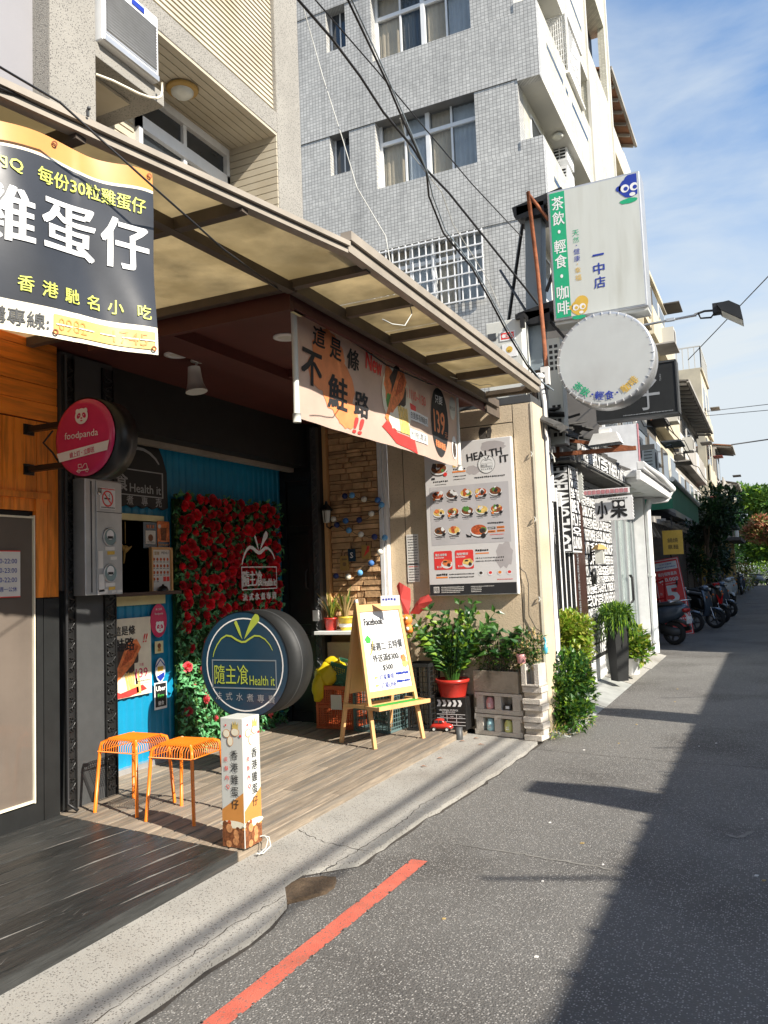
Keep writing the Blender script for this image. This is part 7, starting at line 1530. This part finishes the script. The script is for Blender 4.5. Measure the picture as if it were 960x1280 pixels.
# ================================================================== SCOOTERS
def make_scooter(label, body, loc, rz, group='scooters parked along the lane', accent=None):
    s = thing('parked_scooter', label, 'scooter', loc, rz, group)
    for x, r_ in ((.62, .23), (-.60, .23)):
        w_ = thing_part(s, 'wheel'); MB().lathe([(r_ * .68, -.045), (r_ * .9, -.055), (r_, -.03), (r_, .03), (r_ * .9, .055), (r_ * .68, .045)], (x, 0, r_), 28, ax='y').build('tyre', 'rubber', w_)
        q = MB().lathe([(r_ * .69, -.03), (r_ * .62, -.03), (r_ * .62, .03), (r_ * .69, .03)], (x, 0, r_), 24, ax='y').lathe([(.0, -.05), (.05, -.05), (.05, .05), (0, .05)], (x, 0, r_), 12, ax='y')
        for k in range(5): a = k * 1.2566; q.beam((x, 0, r_), (x + r_ * .64 * math.cos(a), 0, r_ + r_ * .64 * math.sin(a)), .03, .03, up=(0, 1, 0))
        q.build('rim', 'grey_paint', w_)
    loft(MB(), [(-.92, .03, .72, .76), (-.86, .09, .62, .80), (-.70, .15, .50, .80), (-.45, .17, .42, .78), (-.20, .16, .36, .74), (-.05, .13, .33, .66), (.0, .10, .33, .50)]).build('rear_body', body, s)
    loft(MB(), [(-.82, .08, .78, .83), (-.72, .13, .77, .86), (-.45, .15, .76, .85), (-.25, .14, .73, .82), (-.02, .11, .71, .80), (.06, .05, .70, .75)]).build('seat', 'seat_black', s)
    MB().box((-.05, -.15, .29), (.40, .15, .335)).build('footboard', 'seat_black', s, bevel=.01); loft(MB(), [(-.35, .10, .20, .42), (-.60, .09, .16, .34), (-.75, .06, .2, .32)][::-1]).build('engine', 'grey_paint', s)
    sh_ = MB(); V = []
    for z, x, hw in ((.30, .40, .15), (.45, .46, .20), (.62, .47, .22), (.80, .44, .20), (.93, .38, .13)):
        for k in range(7): t_ = -1 + k / 3; V.append((x + .10 * (1 - t_ * t_), hw * t_, z))
    n = len(V); sh_.add(V + [(x - .035, y, z) for x, y, z in V], [(j * 7 + k, j * 7 + k + 1, (j + 1) * 7 + k + 1, (j + 1) * 7 + k) for j in range(4) for k in range(6)] + [(n + (j + 1) * 7 + k, n + (j + 1) * 7 + k + 1, n + j * 7 + k + 1, n + j * 7 + k) for j in range(4) for k in range(6)] + [(j * 7, (j + 1) * 7, n + (j + 1) * 7, n + j * 7) for j in range(4)] + [(j * 7 + 6, n + j * 7 + 6, n + (j + 1) * 7 + 6, (j + 1) * 7 + 6) for j in range(4)], 0, True); sh_.build('front_shield', body, s)
    if accent: MB().add([(.585, -.05, .45), (.59, .0, .42), (.585, .05, .45), (.56, .13, .78), (.575, .0, .62), (.56, -.13, .78)], [(0, 1, 4, 5), (1, 2, 3, 4)]).build('shield_stripe', accent, s)
    loft(MB(), [(.44, .05, .42, .47), (.52, .075, .44, .50), (.64, .08, .455, .515), (.76, .065, .42, .48), (.84, .03, .36, .40)]).build('front_fender', body, s)
    MB().tube([(.62, -.07, .23), (.55, -.06, .50), (.42, -.03, .90)], .018, 8).tube([(.62, .07, .23), (.55, .06, .50), (.42, .03, .90)], .018, 8).build('fork', 'chrome', s)
    loft(MB(), [(.28, .07, .95, 1.0), (.36, .14, .92, 1.05), (.46, .12, .90, 1.04), (.54, .06, .90, .98)]).build('handlebar_cowl', body, s); MB().tube([(.30, -.33, 1.0), (.36, -.18, 1.01), (.38, 0, .98), (.36, .18, 1.01), (.30, .33, 1.0)], .014, 8).build('handlebar', 'seat_black', s)
    loft(MB(), [(.50, .08, .91, .985), (.555, .055, .92, .975)]).build('headlight', 'lamp_glass', s)
    for sy in (-1, 1): m_ = MB().tube([(.34, sy * .2, 1.01), (.36, sy * .28, 1.14)], .007, 6).build('mirror', 'seat_black', s); MB().lathe([(0, -.012), (.05, -.01), (.055, .0), (.045, .012), (0, .014)], (.36, sy * .29, 1.18), 16, ax='x').build('mirror_glass', 'seat_black', m_)
    for sy in (-1, 1): MB().sphere((.50, sy * .17, .76), .035, 8, 6, (.5, 1, .8)).build('indicator', 'orange', s)
    loft(MB(), [(-.94, .06, .66, .71), (-.90, .10, .63, .73), (-.85, .11, .64, .73)]).build('tail_light', 'tail_red', s)
    MB().tube([(-.62, -.12, .84), (-.80, -.14, .87), (-.95, -.08, .88), (-.95, .08, .88), (-.80, .14, .87), (-.62, .12, .84)], .013, 8).build('grab_rail', 'chrome', s)
    MB().box((-.93, -.10, .42), (-.925, .10, .56)).beam((-.86, 0, .62), (-.94, 0, .50), .06, .02).build('number_plate', 'white', s); MB().tube([(-.25, -.14, .22), (-.45, -.16, .22), (-.60, -.17, .26), (-.86, -.17, .33)], [.022, .03, .05, .045], 10).build('exhaust', 'grey_paint', s)
    loft(MB(), [(-.90, .05, .36, .44), (-.80, .07, .42, .50), (-.62, .07, .45, .50)]).build('rear_mudguard', 'seat_black', s); MB().tube([(-.18, -.12, .28), (-.16, -.17, .01)], .011, 6).tube([(-.18, .12, .28), (-.16, .17, .01)], .011, 6).build('stand', 'grey_paint', s)
    return s
def thing_part(parent, name):
    o = bpy.data.objects.new(name, None); COL.objects.link(o); o.parent = parent; MW[o] = MW[parent].copy(); return o
p = at_z(848, 806, -.03)
sA = make_scooter('dark blue-grey scooter, its tail to the lane, next to the white shop\'s downpipe', 'scooter_blue', (p.x - .62, p.y + .25, -.03), R(158))
sB = make_scooter('red and black scooter with its front to the lane', 'black_paint', (-1.75, 23.8, -.03), R(-40), accent='scooter_red'); MB().box((.42, -.10, .96), (.50, .10, 1.06)).build('red_cowl', 'scooter_red', sB, bevel=.02)
dup(sA, (-1.95, 21.6, -.03), R(-12), 'black scooter half hidden behind the tilted red sign board'); dup(sA, (-1.75, 26.4, -.03), R(-30), 'black scooter parked just past the red and black one'); dup(sA, (-2.35, 20.2, -.03), R(-5), 'dark scooter in the shade behind the tilted red sign board')
sC = make_scooter('pale blue-white scooter farther down the lane', 'scooter_white', (-1.75, 33.5, -.03), R(-60)); dup(sC, (-1.65, 36.2, -.03), R(-75), 'pale scooter with a covered seat, farthest of the near row')
dup(sA, (-1.5, 45.5, -.03), R(-90), 'dark scooter near the ochre shop'); dup(sC, (-.6, 61.5, -.03), R(20), 'tiny white scooter at the lane\'s far end'); dup(sA, (.3, 62.0, -.03), R(160), 'tiny dark scooter at the lane\'s far end, rightmost')
rc_ = thing('red_cargo_frame', 'red metal frame stand left of the tilted sign board', 'stand', (-2.22, 18.2, .3)); q = MB()
for P in (((-.2, 0, .1), (.12, 0, .1)), ((-.2, 0, .85), (.12, 0, .95)), ((-.2, 0, .1), (-.2, 0, .85)), ((.12, 0, .1), (.12, 0, .95)), ((-.2, 0, .5), (.12, 0, .55))): q.beam(*P, .04, .04)
q.build('frame', 'scooter_red', rc_)

# ================================================================== TREES
def tree(name, label, loc, h, tr, clumps, n, l, w_, mats, seed, group=None):
    o = thing(name, label, 'tree', loc, group=group); g = random.Random(seed); t = MB().tube([(0, 0, 0), (.02 * h, 0, h * .3), (0, .01 * h, h * .6)], [tr, tr * .8, tr * .5], 8)
    for c, r in clumps: b = (0, 0, h * g.uniform(.25, .5)); t.tube([b, ((c[0]) * .5, c[1] * .5, (b[2] + c[2]) / 2 + .05 * h), c], [tr * .45, tr * .3, tr * .12], 6)
    t.build('trunk', 'bark', o); q = MB(); sub = []
    for c, r in clumps:
        for _ in range(5): v = Vector((g.gauss(0, 1), g.gauss(0, 1), g.gauss(0, 1))).normalized(); sub.append(((c[0] + v.x * r[0] * .6, c[1] + v.y * r[1] * .6, c[2] + v.z * r[2] * .6), tuple(k * g.uniform(.38, .6) for k in r)))
    foliage(q, sub, n, l, w_, g, len(mats), .2); q.build('crown', mats, o, stuff=True); return o
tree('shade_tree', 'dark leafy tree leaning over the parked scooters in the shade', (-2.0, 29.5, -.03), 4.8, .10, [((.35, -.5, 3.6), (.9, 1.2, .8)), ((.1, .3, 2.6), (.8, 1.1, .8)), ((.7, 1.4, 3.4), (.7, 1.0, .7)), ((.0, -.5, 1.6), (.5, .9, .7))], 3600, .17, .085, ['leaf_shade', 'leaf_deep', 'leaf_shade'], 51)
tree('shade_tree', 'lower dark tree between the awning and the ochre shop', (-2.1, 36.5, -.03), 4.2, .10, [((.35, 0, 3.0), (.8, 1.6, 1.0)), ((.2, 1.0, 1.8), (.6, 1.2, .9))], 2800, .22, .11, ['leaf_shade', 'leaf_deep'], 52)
tree('park_tree', 'large bright green tree closing the lane\'s end', (1.0, 84, 0), 11, .3, [((-1.5, 0, 7.0), (4, 3, 2.6)), ((3, 1, 6.8), (4.5, 3, 3.0)), ((0, -1, 4.0), (4.5, 3, 2.6)), ((7, 2, 7.0), (4, 3, 3)), ((-5, 2, 5.5), (3, 3, 2.8)), ((4, 0, 3.4), (4.5, 3, 2.4)), ((-4, 1, 3), (3, 3, 2))], 24000, .52, .30, ['leaf_far', 'leaf', 'leaf_lime', 'leaf_far'], 53)
tree('park_tree', 'reddish-leaved tree in front of the bright green one', (.3, 68, 0), 6, .16, [((-.6, 0, 4.1), (1.7, 1.8, 1.0)), ((1.8, 0, 4.2), (2.2, 1.8, 1.2)), ((.4, -.5, 3.2), (1.8, 1.5, .9))], 7500, .30, .17, ['leaf_rusty', 'leaf_rusty', 'leaf_far', 'leaf_dry'], 54)
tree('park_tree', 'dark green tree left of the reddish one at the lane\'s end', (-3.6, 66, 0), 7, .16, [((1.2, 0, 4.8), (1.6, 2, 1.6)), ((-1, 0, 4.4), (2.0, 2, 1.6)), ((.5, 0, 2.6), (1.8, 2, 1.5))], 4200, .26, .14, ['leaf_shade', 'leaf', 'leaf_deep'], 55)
shrub('hedge', 'low bright hedge at the lane\'s far end', (.2, 64.5, 0), [((-.8, 0, .8), (1.4, .8, .8)), ((1.6, 0, .7), (1.6, .8, .7))], 1600, .18, .10, ['leaf_lime', 'leaf_far', 'leaf'], 56, 'hedge', 4)
shrub('leafy_shrub', 'yellowish shrub at the lane\'s end beside the ochre shop', (-1.5, 49.5, 0), [((0, 0, .8), (.7, 1.2, .8))], 900, .14, .08, ['leaf_yellow', 'leaf_lime', 'leaf_dry'], 57)
rh = thing('pink_house', 'small pink-roofed house glimpsed behind the trees at the lane\'s end', 'building', (2.2, 74, 0)); wbox((.6, 72, 0), (5, 77, 2.6), 'wall', 'bld_white', rh); MB().add([(.2, 71.5, 2.6), (5.4, 71.5, 2.6), (5.4, 77.5, 2.6), (.2, 77.5, 2.6), (.2, 74.5, 4.0), (5.4, 74.5, 4.0)], [(0, 1, 5, 4), (3, 4, 5, 2), (0, 4, 3), (1, 2, 5)]).build('roof', 'tile_pink', rh, world=True); wbox((1.2, 71.97, .8), (2.4, 72.0, 1.9), 'window', 'glass_dark', rh)
# ------------------------------------------------------------------ small clutter
g = random.Random(90)
for i, (y, z, lb) in enumerate(((16.3, 3.55, 'outdoor unit on brackets over the green awning, nearest the white shop'), (18.7, 3.6, 'outdoor unit on brackets over the green awning, in its middle'), (21.4, 5.5, 'outdoor unit high on the grimy grey house'), (26.3, 6.2, 'outdoor unit hung on the lattice balcony building'))):
    a_ = thing('outdoor_air_conditioner', lb, 'air conditioner', (-2.15 if y < 24 else -2.4, y, z)); MB().box((-.30, -.38, 0), (0, .38, .52)).build('casing', 'off_white', a_, bevel=.006); q = MB().lathe([(.19, 0), (.19, .004), (.03, .006), (0, .006)], (0, -.08, .26), 20, ax='x'); q.build('fan_grille', 'bld_dark', a_)
    q = MB()
    for k in range(6): q.box((-.28, -.383, .07 + k * .07), (-.04, -.381, .09 + k * .07))
    q.build('vent_slots', 'bld_dark', a_); MB().beam((-.35, -.3, -.03), (.02, -.3, -.03), .03, .03).beam((-.35, .3, -.03), (.02, .3, -.03), .03, .03).beam((-.35, -.3, -.3), (0, -.3, -.04), .02, .02).build('bracket', 'rust', a_)
wp2 = thing('window_cage', 'rusty barred window cage on the grimy grey house over the green awning', 'window cage', (-2.3, 17.2, 4.4)); q = MB()
for k in range(9): q.beam((0, k * .17, 0), (0, k * .17, .8), .02, .02); q.beam((-.4 + k * .05, 0, 0), (-.4 + k * .05, 0, .8), .015, .015)
for z in (0, .4, .8): q.beam((0, 0, z), (0, 1.36, z), .025, .025); q.beam((-.42, 0, z), (0, 0, z), .025, .025)
q.build('bars', 'bld_white', wp2)
for i, (x, y0, y1, z) in enumerate(((-2.0, 10, 24, 4.6), (-2.1, 12, 30, 5.4), (-1.9, 15, 40, 4.9))):
    P = [(x, y0 + (y1 - y0) * k / 12, z - .35 * math.sin(math.pi * k / 12) + .1 * math.sin(k * 2.3)) for k in range(13)]; tag(MB().tube(P, .012, 5).build('facade_cable', 'cable'), ('black cable sagging along the facades just past the round sign', 'higher black cable sagging along the grey houses', 'longest black cable sagging along the far houses')[i], 'cable')
